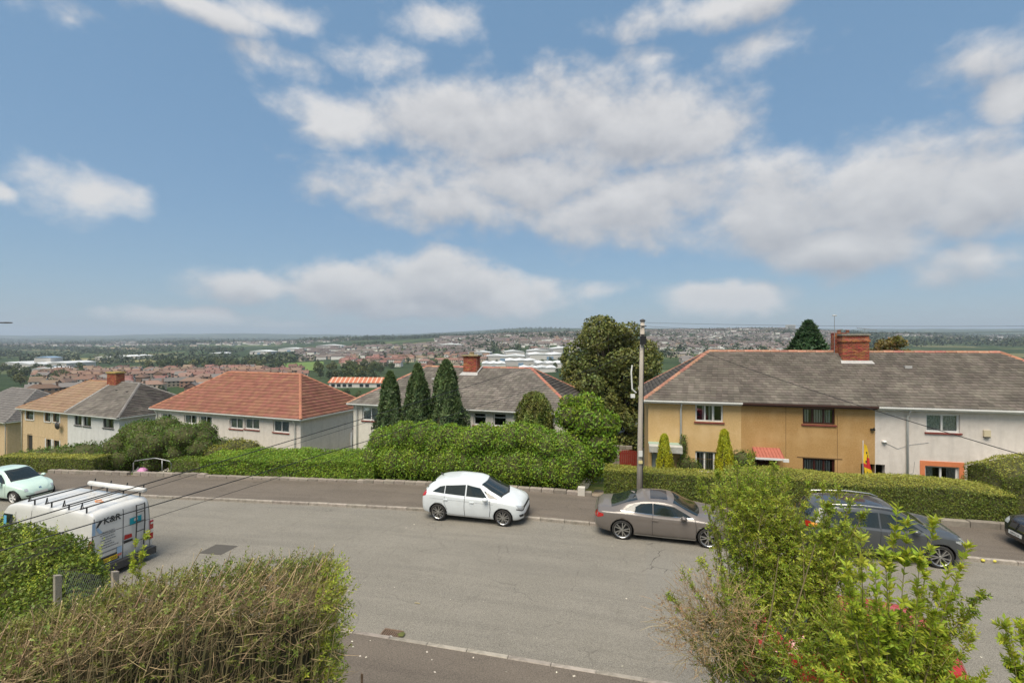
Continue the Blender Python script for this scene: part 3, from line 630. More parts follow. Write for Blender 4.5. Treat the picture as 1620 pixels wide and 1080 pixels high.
# shared chimney on the party wall
ch = brick_stack('chimney', CX-1.15, CX+.05, TD/2-.75, TD/2-.2, THE+TR-.75, THE+TR+0.840, t)
brick_stack('chimney_back_flue', CX-1.3, CX-.75, TD/2-.16, TD/2+.35, THE+TR-.5, THE+TR+0.980, t)
MB().box((CX-1.2, TD/2-.8, THE+TR+0.845), (CX+.1, TD/2-.15, THE+TR+0.920)).build('chimney_cap', mat('old_concrete', (.3, .28, .23), .95, col2=(.2, .19, .15), nscale=8), t)
brick_stack('chimney_band', CX-1.19, CX+.09, TD/2-.79, TD/2-.16, THE+TR+0.500, THE+TR+0.650, t)
pots(t, (CX-1.0, CX-.6), TD/2+.1, THE+TR+0.980, mat('pot_terra', (.33, .14, .09), .8), h=.16)
sl_ = TR/(TD/2+.3)
def on_roof(y): return THE+(y+.3)*sl_
fl = MB().add([(CX-1.25, TD/2-.78, on_roof(TD/2-.78)+.06), (CX+.15, TD/2-.78, on_roof(TD/2-.78)+.06), (CX+.2, TD/2-1.0, on_roof(TD/2-1.0)+.055), (CX-1.3, TD/2-1.0, on_roof(TD/2-1.0)+.055)], [(0, 3, 2, 1)]).build('flashing', LEAD, t)
MB().tube([(CX-1.32, TD/2-.2, THE+TR-.2), (CX-1.32, TD/2-.2, THE+TR+1.920)], .014).tube([(CX-1.42, TD/2-.2, THE+TR+1.900), (CX-1.22, TD/2-.2, THE+TR+1.900)], .03, 6).build('aerial_mast', STEEL, t)
ae = MB().tube([(CX+.12, TD/2-.1, THE+TR-.1), (CX+.12, TD/2-.1, THE+TR+1.220)], .014).tube([(CX-.25, TD/2-.15, THE+TR+1.240), (CX+.75, TD/2+.1, THE+TR+1.120)], .012)
for k in range(9):
    q = Vector((CX-.25, TD/2-.15, THE+TR+1.240)).lerp(Vector((CX+.75, TD/2+.1, THE+TR+1.120)), k/8); ae.tube([q+Vector((0, -.1, -.05)), q+Vector((0, .1, .05))], .008, 4)
ae.build('tv_aerial', STEEL, t)
t, w, L3 = unit('white_terrace_house', 'white pebbledashed terrace house with an orange window surround at right', 10.97, 21.2)
hu = hole(L3, 1465, 654, 1519, 685); hl = hole(L3, 1463, 736, 1517, 756); hl = (hl[0], hl[1]-.45, hl[2], hl[3]+.45); dr = (4.15, .15, .9, 2.0)
ps = (.02, 0, .38, L3(1400, 735)[1])
wall_shell(t, w, TD, THE, RW, [hu, hl, dr, ps], left=False, rightw=True)
window(t, *hu, (1, 1), fill='net'); window(t, *hl, (1, 1), fill='half')
d_ = MB().box((0, 0, 0), (dr[2], .05, dr[3])).build('door', BROWNF, t, loc=(dr[0], .12, dr[1])); MB().box((.78, -.04, .95), (.82, -.002, 1.08)).build('handle', STEEL, d_)
x0, z0, ww, hh = hl
MB().box((x0-.19, -.03, z0-.1), (x0-.003, .02, z0+hh+.22)).box((x0+ww+.003, -.03, z0-.1), (x0+ww+.19, .02, z0+hh+.22)).box((x0-.003, -.029, z0+hh+.003), (x0+ww+.003, .019, z0+hh+.219)).build('window_surround', ORANGE, t)
hip_roof(t, w, TD, THE, TR, 'party', 'hip', SLATE, .205, .27, .024, TERRA)
downpipe(t, 12.22-10.97, .3, THE-.08)
za = L3(1560, 730)[1]; cn = can(t, 'door_awning', 3.95, 6.4, za, 1.1, .28, .05, mat('white_awning', (.75, .74, .71), .7)); MB().box((3.95, -1.13, za-.42), (6.4, -1.08, za-.3)).build('awning_edge', MC['white_awning'], cn)
MB().tube([(4.0, -.02, za-.75), (4.0, -1.05, za-.36)], .025).build('awning_bracket', BROWNF, cn)
bx = MB().box((0, -.1, 0), (.24, -.001, .28)).build('alarm_box', mat('cream_box', (.6, .52, .36), .6), t, loc=(L3(1560, 684)[0]-.12, 0, L3(1560, 690)[1])); MB().box((.02, -.105, -.05), (.22, -.001, -.002)).build('alarm_lamp', DARKF, bx)
MB().lathe([(0, 0), (.08, .01), (.1, .06), (.06, .1), (0, .11)], 12, c=(.35, -.06, 3.2)).build('outside_lamp', WHITE, t, True)
MB().box((2.2, TD/2-1.3, on_roof(TD/2-1.3)+.05), (2.5, TD/2-1.15, on_roof(TD/2-1.15)+.08)).build('roof_vent', LEAD, t)
MB().tube([(.4, -.012, 3.2), (.9, -.012, 2.95), (1.35, -.012, 3.15), (2.1, -.012, 3.3)], .008, 4).tube([(1.55, -.012, 2.4), (1.5, -.012, 1.9), (1.3, -.012, 1.8)], .008, 4).build('wall_cable', mat('grey_cable', (.3, .3, .3), .6), t)
# --- centre house, slate hip roof with red ridge tiles
D = 4.23; t, w, Lc = house_root('white_centre_house', 'off-white house with grey slate hip roof, red ridge tiles and tall brick chimney', (-2.69*D, 7.73*D), (.913*D, 6.52*D), 2.52, 4.92)
hs = [hole(Lc, 573, 643, 600, 666), hole(Lc, 749, 652, 769, 673), hole(Lc, 780, 653, 801, 675), hole(Lc, 845, 655, 866, 677)]
lw = [(.9, .6, 1.2, 1.1), (7.4, .6, 1.3, 1.1), (10.5, .2, .95, 2.0)]
wall_shell(t, w, 7.4, 4.92, RW2, hs+lw)
window(t, *hs[0], (1, 1), fill='net')
for h in hs[1:]: window(t, *h, (1,), fill='dark', transom=True)
for h in lw[:2]: window(t, *h, (1, 1), fill='net')
d_ = MB().box((0, 0, 0), (.95, .05, 2.0)).build('door', WHITE, t, loc=(10.5, .12, .2)); MB().box((.82, -.04, .95), (.86, -.002, 1.08)).build('handle', STEEL, d_)
hip_roof(t, w, 7.4, 4.92, 2.4, 'hip', 'hip', SLATE_W, .235, .29, .024, TERRA, sidemat=SLATE_SHADED)
downpipe(t, .35, .2, 4.84)
cxx = Lc(745, 600, 3.2)[0]; zt = 4.92+2.4
ch = brick_stack('chimney', cxx-.52, cxx+.52, 3.05, 3.65, zt-.7, zt+.72, t)
brick_stack('chimney_band', cxx-.57, cxx+.57, 3.0, 3.7, zt+.725, zt+.8, t)
MB().box((cxx-.62, 2.95, zt+.805), (cxx+.62, 3.75, zt+.88)).build('chimney_cap', mat('mossy_concrete', (.33, .26, .15), .95, col2=(.4, .33, .18), nscale=5, col3=(.2, .17, .11), n3=7), t)
MB().lathe([(.2, 0), (.17, .18), (.19, .2), (.15, .2), (.12, .1)], 10, c=(cxx, 3.35, zt+.88)).build('chimney_pot', MC['mossy_concrete'], t, True)
MB().add([(cxx-.6, 3.03, zt-.33), (cxx+.6, 3.03, zt-.33), (cxx+.7, 2.7, zt-.53), (cxx-.7, 2.7, zt-.53)], [(0, 3, 2, 1)]).tube([(cxx+.56, 3.0, zt-.35), (cxx+.72, 3.55, zt+.06)], .06, 4).build('flashing', LEAD, t)
MB().box((Lc(683, 600, 2.2)[0], 2.2, zt-.86), (Lc(683, 600, 2.2)[0]+.2, 2.4, zt-.74)).build('roof_vent', LEAD, t)
# --- red-roofed house
D = 5.5; t, w, Lr = house_root('red_roof_house', 'long white house with a red tiled hip roof', (-5.46*D, 7.14*D), (-2.72*D, 6.10*D), 1.25, 4.95)
hs = [hole(Lr, *b) for b in ((255, 653, 272, 668), (291, 655, 311, 671), (315, 657, 335, 674), (363, 660, 384, 679), (387, 661, 410, 680), (432, 664, 457, 685))]
sw = [(5.6, 3.3, .7, 1.0), (6.2, .1, .9, 2.0)]
wall_shell(t, w, 7.4, 4.95, RW, hs+[(2.2, .7, 1.3, 1.0), (8.5, .7, 1.4, 1.0)], right=sw)
for i, h in enumerate(hs): window(t, *h, (1, 1), fill='half' if i < 3 else 'net', sill=SILLR if i > 2 else WHITE)
for h in ((2.2, .7, 1.3, 1.0), (8.5, .7, 1.4, 1.0)): window(t, *h, (1, 1), fill='net')
window(t, *sw[0], (1,), axis=w, fill='dark')
d_ = MB().box((-.05, 0, 0), (0, .9, 2.0)).build('side_door', mat('grey_door', (.4, .4, .38), .6), t, loc=(w-.12, 6.2, .1)); MB().box((.001, .1, .9), (.012, .8, 1.8)).build('door_glass', DARKF, d_)
MB().box((w+.001, 5.9, 2.4), (w+.8, 7.3, 2.52)).build('side_porch', WHITE, t)
hip_roof(t, w, 7.4, 4.95, 2.85, 'hip', 'hip', REDTILE, .335, .33, .03, mat('red_ridge', (.36, .15, .09), .85, rand=.1), stagger=False, rough=.25)
downpipe(t, w-.45, 0, 4.87); downpipe(t, .25, 0, 4.87)
MB().tube([(w+.06, 5.3, 0), (w+.06, 5.3, 3.0)], .045, 8).build('side_pipe', WHITE, t, True)
MB().box((w-4.6, -.25, 2.2), (w-4.3, -.002, 2.24)).tube([(w-4.32, -.25, 2.22), (w-4.32, -.3, 2.28)], .04).build('wall_bracket', DARKF, t)
# --- left pair: brown tiled cream house joined to a slate roofed white house
D = 6.46; P1, P2 = Vector((-7.47*D, 7.14*D)), Vector((-5.16*D, 6.2*D)); ZE, HE_ = .29, 4.85
full = (P2-P1).length; dv = (P2-P1)/full
tmp, wf, Lp = house_root('tmp', 'x', P1, P2, ZE, HE_); xs_ = Lp(107, 670)[0]; bpy.data.objects.remove(tmp)
PM = P1+dv*(xs_+.3)
ang = math.atan2(dv.y, dv.x); inw = Vector((-dv.y, dv.x))
def pair(name, label, a, wd):
    q = a+inw*.3; t = thing(name, label, 'house', (q.x, q.y, ZE-HE_), ang); return t, wd, locfn(t)
t, w, La = pair('cream_semi_house', 'cream house with brown ribbed tile roof at far left', P1+dv*.3, xs_)
hs = [hole(La, *b) for b in ((41, 650, 53, 664), (71, 651, 80, 667), (84, 652, 94, 668), (73, 694, 81, 705), (85, 696, 94, 705))]; hs[3] = (hs[3][0], hs[3][1]-.4, hs[3][2], hs[3][3]+.4); hs[4] = (hs[4][0], hs[4][1]-.4, hs[4][2], hs[4][3]+.4)
dr = (hole(La, 43, 690, 55, 706)[0], .3, .95, 2.1)
wall_shell(t, w, 7.4, HE_, RC, hs+[dr], rightw=False)
for i, h in enumerate(hs):
    window(t, *h, (1,), DARKF, fill='low' if i < 3 else 'dark', sill=RW3)
    MB().box((h[0]-.17, -.02, h[1]-.05), (h[0]-.005, -.001, h[1]+h[3]+.05)).box((h[0]+h[2]+.005, -.02, h[1]-.05), (h[0]+h[2]+.17, -.001, h[1]+h[3]+.05)).build('window_surround', RW3, t)
d_ = MB().box((0, 0, 0), (.95, .05, 2.1)).build('door', DARKF, t, loc=(dr[0], .12, dr[1])); MB().box((.82, -.04, .95), (.86, -.002, 1.08)).build('handle', STEEL, d_)
hip_roof(t, w, 7.4, HE_, 2.5, 'hip', 'party', BROWNTILE, .36, .33, .035, mat('brown_ridge', (.3, .16, .08), .85, rand=.1), stagger=False, rough=.15)
downpipe(t, .15, 0, HE_-.08); MB().box((.02, -.012, 2.3), (w-.02, -.001, 2.36)).build('string_course', RC, t)
MB().lathe([(.0, 0), (.16, .02), (.3, .09), (.36, .16), (.34, .165), (.28, .1), (0, .035)], 16, axis='y', c=(w-1.0, -.45, 3.6)).tube([(w-1.0, -.02, 3.4), (w-1.0, -.3, 3.4), (w-1.0, -.45, 3.55)], .025).build('satellite_dish', DARKF, t)
brick_stack('chimney', w-.55+.3, w+.9+.3, 3.2, 3.95, HE_+1.9, HE_+3.35, t)
MB().box((w-.3, 3.12, HE_+3.355), (w+1.25, 4.03, HE_+3.5)).build('chimney_cap', mat('lichen_cap', (.42, .30, .07), .95, col2=(.3, .23, .1), nscale=6, bump=.5), t)
t, w2, Lb = pair('white_semi_house', 'white rendered house with old weathered slate roof joined to the cream house', PM, wf-xs_)
hs = [hole(Lb, *b) for b in ((118, 656, 129, 673), (132, 658, 144, 675), (163, 661, 180, 678), (121, 701, 131, 712), (135, 702, 144, 713))]
for i in (3, 4): hs[i] = (hs[i][0], hs[i][1]-.4, hs[i][2], hs[i][3]+.4)
wall_shell(t, w2, 7.4, HE_, RW3, hs, left=False)
for i, h in enumerate(hs): window(t, *h, (1,) if i != 2 else (1, 1), DARKF, fill='half', sill=DARKF)
hip_roof(t, w2, 7.4, HE_, 2.5, 'party', 'hip', SLATE_W, .25, .4, .018, GREYRIDGE, rough=1.0, sidemat=SLATE_SHADED)
MB().tube([(.05, -.28, HE_+.05), (.05, 3.65, HE_+2.5)], .07, 5).build('party_flashing', LEAD, t)
for x, y in ((2.3, 2.55), (4.1, 2.45)): MB().box((x, y, HE_+(y+.3)*2.5/4+.02), (x+.22, y+.16, HE_+(y+.3)*2.5/4+.12)).build('slipped_slate', DARKF, t)
# --- house at the far left edge
a = math.atan2(dv.y, dv.x)-.03; Q = Vector((-56.4, 52.7)); dA = Vector((math.cos(a), math.sin(a)))
t, w, Lf = house_root('grey_roof_house', 'ochre house with grey ribbed roof and a skylight at the left edge', Q-dA*15, Q, -2.25, 4.9)
wall_shell(t, w, 8.2, 4.9, RC, [(11.5, 2.9, 1.1, 1.1), (8, 2.9, 1.1, 1.1)])
for h in ((11.5, 2.9, 1.1, 1.1), (8, 2.9, 1.1, 1.1)): window(t, *h, (1, 1), fill='net')
hip_roof(t, w, 8.2, 4.9, 3.1, 'hip', 'hip', GREYTILE, .36, .33, .035, GREYRIDGE, stagger=False, rough=.15); downpipe(t, w-.2, 0, 4.82)
k = 3.1/4.4; sk = MB().box((0, 0, 0), (.08, 1.0, 1.25)).build('skylight', WHITE, t, loc=(w+.3-2.35, 3.7, 4.9+2.35*k-.55)); sk.rotation_euler = (0, -math.atan(1/k), 0); sk.location = (w+.3-1.55, 3.9, 4.9+1.55*k+.03)
MB().add([(.085, .08, .08), (.085, .92, .08), (.085, .92, 1.17), (.085, .08, 1.17)], [(0, 1, 2, 3)]).build('skylight_pane', mat('sky_glass', (.55, .6, .65), .1), sk)
# ---------------------------------------------------------------- foliage
def unit_rows(a): return a/np.maximum(np.linalg.norm(a, axis=1, keepdims=True), 1e-9)
def rnd_dir(n): return unit_rows(R.normal(size=(n, 3)))
def wobf(P, f, seed, k=5):
    r = np.random.RandomState(seed); o = np.zeros(len(P))
    for i in range(k):
        d = r.normal(size=3); d /= np.linalg.norm(d); o += np.sin(P @ d*f*(1+.55*i)+r.uniform(0, 6.3))/(1+.45*i)
    return o/2.2
def leaves(P, Nn, size, elong=1.9, spread=.9, up=0., sizevar=.35, axis=None, fold=.16):
    """one folded four-sided leaf at each point"""
    n = len(P); nr = unit_rows(Nn + R.normal(size=(n, 3))*spread)
    ax = rnd_dir(n) if axis is None else unit_rows(axis + R.normal(size=(n, 3))*.35); ax = ax + np.array([0, 0, up]); ax = unit_rows(ax - nr*np.sum(ax*nr, 1, keepdims=True))
    sd = np.cross(nr, ax); L = (size*(1+R.uniform(-sizevar, sizevar, n)))[:, None]; w = L/elong*.5
    m = P + ax*L*.45 + nr*L*fold*.5
    V = np.stack([P, m+sd*w-nr*L*fold*.0, P+ax*L-nr*L*fold*.5, m-sd*w], 1); return V.reshape(-1, 3)
def sticks(P0, P1, r0, r1, bend=.0):
    """N thin three-sided bent twigs as quads"""
    n = len(P0); d = P1-P0; L = np.linalg.norm(d, axis=1, keepdims=True); t = unit_rows(d); a = unit_rows(np.cross(t, rnd_dir(n))); b = np.cross(t, a)
    mid = (P0+P1)/2 + rnd_dir(n)*L*bend; r0 = np.broadcast_to(r0, n)[:, None]; r1 = np.broadcast_to(r1, n)[:, None]; rings = []
    for c, r in ((P0, r0), (mid, (r0+r1)/2), (P1, r1)):
        rings.append([c+(a*math.cos(w)+b*math.sin(w))*r for w in (0, 2.1, 4.2)])
    Q = []
    for i in range(2):
        for j in range(3): Q.append(np.stack([rings[i][j], rings[i][(j+1) % 3], rings[i+1][(j+1) % 3], rings[i+1][j]], 1))
    top = np.stack([rings[2][0], rings[2][1], rings[2][2], rings[2][2]*.5+rings[2][0]*.5], 1); Q.append(top)
    return np.concatenate(Q, 1).reshape(-1, 3)
PRIVET = leafmat('privet_leaf', (.13, .2, .022), .4, col2=(.18, .25, .03))
PRIVETB = leafmat('bright_leaf', (.17, .29, .028), .42, col2=(.24, .36, .038))
PRIVETD = leafmat('dark_shrub_leaf', (.1, .165, .028), .4, col2=(.14, .21, .035))
CLIP = leafmat('clipped_leaf_shaded', (.17, .21, .03), .4, col2=(.13, .175, .026))  # hedge sides: self-shading of the clipped face put into the leaf colour
CLIPY = leafmat('clipped_yellow_leaf', (.34, .345, .06), .35, col2=(.27, .29, .05))  # top leaves: paler yellow-green new growth
LAUREL = leafmat('laurel_leaf', (.16, .27, .022), .4, col2=(.21, .32, .03))
GOLDL = leafmat('golden_leaf', (.5, .5, .025), .3, col2=(.4, .45, .03))
SPOT = leafmat('variegated_leaf', (.27, .27, .04), .45, col2=(.18, .2, .035))
CYP = leafmat('cypress_spray', (.085, .135, .055), .42, col2=(.115, .17, .06), trans=.12)
CYP2 = leafmat('old_cypress_spray', (.15, .21, .04), .4, col2=(.17, .17, .045), trans=.12)
SYC = leafmat('sycamore_leaf', (.125, .155, .04), .42, col2=(.17, .175, .045), trans=.2, n2=.5)
AUT = leafmat('turning_leaf', (.16, .15, .035), .45, col2=(.2, .13, .04)); FIR = leafmat('fir_spray', (.05, .1, .04), .35, trans=.12)
CORE = mat('hedge_twigs', (.06, .07, .02), .95, col2=(.075, .07, .028), nscale=9, bump=1., bscale=18)
BARK = mat('bark', (.13, .1, .07), .95, col2=(.08, .065, .05), nscale=8, bump=.8, bscale=25)
TWIG = mat('straw_twig', (.42, .315, .175), .85, col2=(.29, .21, .11), nscale=3, island=.35); STEMG = mat('tan_stem', (.27, .21, .11), .8, col2=(.19, .16, .075), nscale=4, island=.25)
def veg(name, label, cat, V, lm, core=None, group=None, corem=None, loc=None, topm=None, topsel=None):
    """a plant: an Empty at its foot with foliage and inner branches as parts"""
    t = thing(name, label, cat, loc or (0, 0, 0), 0, group); off = -np.array(loc if loc is not None else (0, 0, 0), float)
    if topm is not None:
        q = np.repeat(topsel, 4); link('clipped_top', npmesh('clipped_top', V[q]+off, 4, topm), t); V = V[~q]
    link('foliage', npmesh('foliage', V+off, 4, lm), t)
    if core is not None: link('branches', trimesh('branches', core[0]+off, core[1], corem or CORE, True), t)
    return t
def rbox(s0, s1, n0, n1, h, dens, base=.0, dome=0., wob_a=.05, wob_f=3., seed=1, slope=.0, size=.07, endtaper=0.):
    """points and normals over the front, top and ends of a hedge in the street frame (h may be a function of s, n share)"""
    Hf = h if callable(h) else (lambda s, q: h+dome*np.clip(1-(2*q-1)**2, 0, 1))
    Ls, Ln = s1-s0, n1-n0; hm = float(np.mean(Hf(np.linspace(s0, s1, 9), np.full(9, .5)))); P = []; N = []
    def put(k, fn):
        if k < 1: return
        a, b = R.rand(k), R.rand(k); p, q = fn(a, b); P.append(p); N.append(q)
    def G(s): 
        t = np.maximum(0, -5.5-s); return -.046*t*t/(t+3.5)+base
    put(int(Ls*hm*dens), lambda a, b: (np.stack([s0+a*Ls, n0+slope*b*hm+0*a, G(s0+a*Ls)+b*Hf(s0+a*Ls, 0*a)], 1), np.tile([0, -1, .15], (len(a), 1))))
    put(int(Ls*Ln*dens), lambda a, b: (np.stack([s0+a*Ls, n0+slope*hm+b*(Ln-slope*hm), G(s0+a*Ls)+Hf(s0+a*Ls, b)], 1), np.tile([0, -.1, 1], (len(a), 1))))
    for e, sg in ((s0, -1), (s1, 1)): put(int(Ln*hm*dens), lambda a, b: (np.stack([np.full(len(a), e), n0+a*Ln, G(np.full(len(a), e))+b*Hf(np.full(len(a), e), a)], 1), np.tile([sg, 0, .1], (len(a), 1))))
    put(int(Ls*hm*dens*.35), lambda a, b: (np.stack([s0+a*Ls, n1+0*a, G(s0+a*Ls)+b*Hf(s0+a*Ls, 0*a+1)], 1), np.tile([0, 1, .1], (len(a), 1))))
    P = np.concatenate(P); N = np.concatenate(N).astype(float)
    P += N*(wobf(P, wob_f, seed)[:, None]*wob_a) - N*R.rand(len(P))[:, None]*.07
    zc = lambda s, q: G(s)+Hf(s, q)
    S_ = np.linspace(s0+.1, s1-.1, max(3, int(Ls/.4))); Q = np.array([0, 0, .12, .5, .88, 1, 1]); Vc = []
    for s in S_:
        for i, q in enumerate(Q):
            z = float(G(np.array(s)))-.1 if i in (0, 6) else float(zc(np.array(s), np.array(q)))-.11
            nn = n0+.1+q*(Ln-.2)+(slope*hm if i in (1,) else 0); Vc.append((s, nn, z))
    m = len(Q); F = [(i*m+j, (i+1)*m+j, (i+1)*m+j+1, i*m+j+1) for i in range(len(S_)-1) for j in range(m-1)]
    F += [(0, 1, 2, 3), (0, 3, 4, 6), ((len(S_)-1)*m+3, (len(S_)-1)*m+2, (len(S_)-1)*m+1, (len(S_)-1)*m), ((len(S_)-1)*m+6, (len(S_)-1)*m+4, (len(S_)-1)*m+3, (len(S_)-1)*m)]
    Rm = np.array([[CT, -ST, 0], [ST, CT, 0], [0, 0, 1]]); return P @ Rm, N @ Rm, (np.array(Vc) @ Rm, F)
def blobs(cs, dens, size_noise=.12, seed=1, squash=True, cut=None):
    """points on a heap of ellipsoids (cx,cy,cz,rx,ry,rz), those buried inside others left out"""
    P = []; N = []; cs = np.array(cs, float)
    for i, (x, y, z, rx, ry, rz) in enumerate(cs):
        k = int(dens*4*math.pi*((rx*ry)**1.6+(rx*rz)**1.6+(ry*rz)**1.6)**(1/1.6)/3**(1/1.6)); d = rnd_dir(k); p = d*[rx, ry, rz]*(1-.22*R.rand(k)**2)[:, None]
        nn = unit_rows(d/[rx, ry, rz]); p = p*(1+size_noise*wobf(p+i, 4.5/max(rx, .3), seed+i))[:, None]+[x, y, z]; keep = np.ones(k, bool)
        for j, (a, b, c, e, f, h) in enumerate(cs):
            if j != i: keep &= np.sum(((p-[a, b, c])/[e, f, h])**2, 1) > .62
        P.append(p[keep]); N.append(nn[keep])
    return np.concatenate(P), np.concatenate(N)
def core_blobs(cs, k=.8):
    u = np.linspace(0, 2*math.pi, 13)[:-1]; v = np.linspace(-1.35, 1.35, 8); V = []; F = []
    for (x, y, z, rx, ry, rz) in cs:
        o = len(V)
        for b in v:
            for a in u:
                r = 1+.1*math.sin(3*a+5*b+x); V.append((x+rx*k*r*math.cos(b)*math.cos(a), y+ry*k*r*math.cos(b)*math.sin(a), z+rz*k*r*math.sin(b)))
        for i in range(7):
            for j in range(12): F.append((o+i*12+j, o+i*12+(j+1) % 12, o+(i+1)*12+(j+1) % 12, o+(i+1)*12+j))
    return np.array(V), F
def P3(x, y, Y): v = px(x, y, Y); return [v.x, v.y, v.z]
# clipped hedges along the far pavement
p, n, c = rbox(-38.5, -30.4, 20.9, 22.0, .95, 420, size=.07, wob_a=.03, seed=3)
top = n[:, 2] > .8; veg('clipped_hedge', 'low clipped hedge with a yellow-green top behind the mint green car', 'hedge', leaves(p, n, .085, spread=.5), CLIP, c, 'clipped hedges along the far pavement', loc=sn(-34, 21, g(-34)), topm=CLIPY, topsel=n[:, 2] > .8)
p, n, c = rbox(-24.9, -22.0, 20.95, 21.9, .95, 420, seed=4); veg('clipped_hedge', 'short dark hedge stub right of the metal handrail', 'hedge', leaves(p, n, .08), PRIVET, c, 'clipped hedges along the far pavement', loc=sn(-23.5, 21, g(-23.5)))
p, n, c = rbox(-22.6, -12.2, 20.85, 22.6, lambda s, q: 1.05+.25*q+.05*np.sin(s*2.1), 700, seed=5, wob_a=.06); veg('clipped_hedge', 'medium green privet hedge left of the tall bushy hedge', 'hedge', leaves(p, n, .085), PRIVETB, c, 'clipped hedges along the far pavement', loc=sn(-17.4, 21, g(-17.4)))
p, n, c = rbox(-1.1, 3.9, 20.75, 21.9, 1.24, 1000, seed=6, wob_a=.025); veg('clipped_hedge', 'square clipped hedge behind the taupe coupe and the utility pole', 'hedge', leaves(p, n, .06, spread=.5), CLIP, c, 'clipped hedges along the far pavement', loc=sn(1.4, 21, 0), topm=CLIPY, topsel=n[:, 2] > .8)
def hr(s, q): return 1.2+.12*np.clip(1-(2*q-.9)**2, 0, 1)*np.clip((s-3.8)/2.5, .15, 1)*np.clip((14.2-s)/2.2, 0, 1)+.05*np.sin(s*1.3)
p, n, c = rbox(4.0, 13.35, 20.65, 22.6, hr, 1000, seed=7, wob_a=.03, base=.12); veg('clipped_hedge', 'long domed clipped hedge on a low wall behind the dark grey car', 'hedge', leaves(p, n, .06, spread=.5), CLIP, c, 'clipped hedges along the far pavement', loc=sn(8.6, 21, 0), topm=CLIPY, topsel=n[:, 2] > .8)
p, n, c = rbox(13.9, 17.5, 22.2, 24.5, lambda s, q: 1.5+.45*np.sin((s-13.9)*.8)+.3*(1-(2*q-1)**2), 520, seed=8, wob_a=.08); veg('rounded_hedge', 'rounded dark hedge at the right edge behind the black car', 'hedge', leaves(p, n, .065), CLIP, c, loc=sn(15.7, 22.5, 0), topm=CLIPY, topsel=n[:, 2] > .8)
# tall bushy hedge in front of the centre house
cs = []
r_ = random.Random(5)
for s in np.arange(-12.75, -2.35, .62):
    q = sn(s, 21.9+r_.uniform(-.1, .2)); zt = 2.4+.3*math.sin(s*.9)+(.4 if -10.6 < s < -6.8 else 0)-(.35 if s < -11.6 else 0)-(.25 if s > -3 else 0)
    cs.append((q.x, q.y, g(s)+.85, .75, 1.15, 1.0)); q = sn(s+.3, 22.1+r_.uniform(-.2, .3)); cs.append((q.x, q.y, g(s)+zt-.65+r_.uniform(-.12, .12), .72, 1.0, .8))
p, n = blobs(cs, 270, .1, 5); p[:, 2] = np.maximum(p[:, 2], .02+np.minimum(0, 0)); veg('tall_hedge', 'tall bright green bushy privet hedge behind the white hatchback', 'hedge', leaves(p, n, .1, up=.2), PRIVETB, core_blobs(cs, .84), loc=sn(-7, 21.8, 0))
# big round shrub, variegated shrub
cs = []
for k in range(48):
    a = r_.uniform(-1, 1); b = r_.uniform(-.6, .8); s = -28.2+a*3.9; nn = 23.1+b; zt = 3.25*math.sqrt(max(.12, 1-a*a*.75)); q = sn(s, nn); cs.append((q.x, q.y, g(s)+r_.uniform(.05, .82)*zt-.1, .9, .85, .75))
p, n = blobs(cs, 130, .1, 9); p = p[:]; ok = p[:, 2] > g(-28)-.6; veg('round_shrub', 'large rounded dark green shrub in front of the two joined houses', 'shrub', leaves(p[ok], n[ok], .11), PRIVETD, core_blobs(cs, .84), loc=sn(-28.2, 22.9, g(-28)-.3))
cs = [(*sn(-22.9+dx, 22.7+dy)[:2], g(-22.9)+.85+dz, .75, .7, .62) for dx, dy, dz in ((0, 0, 0), (.75, .2, .35), (-.6, .1, -.1), (1.4, .3, .25), (.3, -.2, -.35))]
p, n = blobs(cs, 150, .1, 10); veg('variegated_shrub', 'yellowish variegated shrub beside the handrail', 'shrub', leaves(p, n, .09), SPOT, core_blobs(cs, .82), loc=sn(-22.9, 22.5, g(-22.9)-.3))
cs = [(*P3(140-i*22, 716-i*.2, 37+i*.2)[:2], P3(120, 717, 38)[2]+.0-.12*i, 1.6, 1.2, 1.2-.08*i) for i in range(5)]
p, n = blobs(cs, 60, .1, 12); veg('low_juniper', 'spreading grey-green bush in front of the cream house', 'shrub', leaves(p, n, .14), PRIVETD, core_blobs(cs, .8), loc=(-33, 37, -3.2))
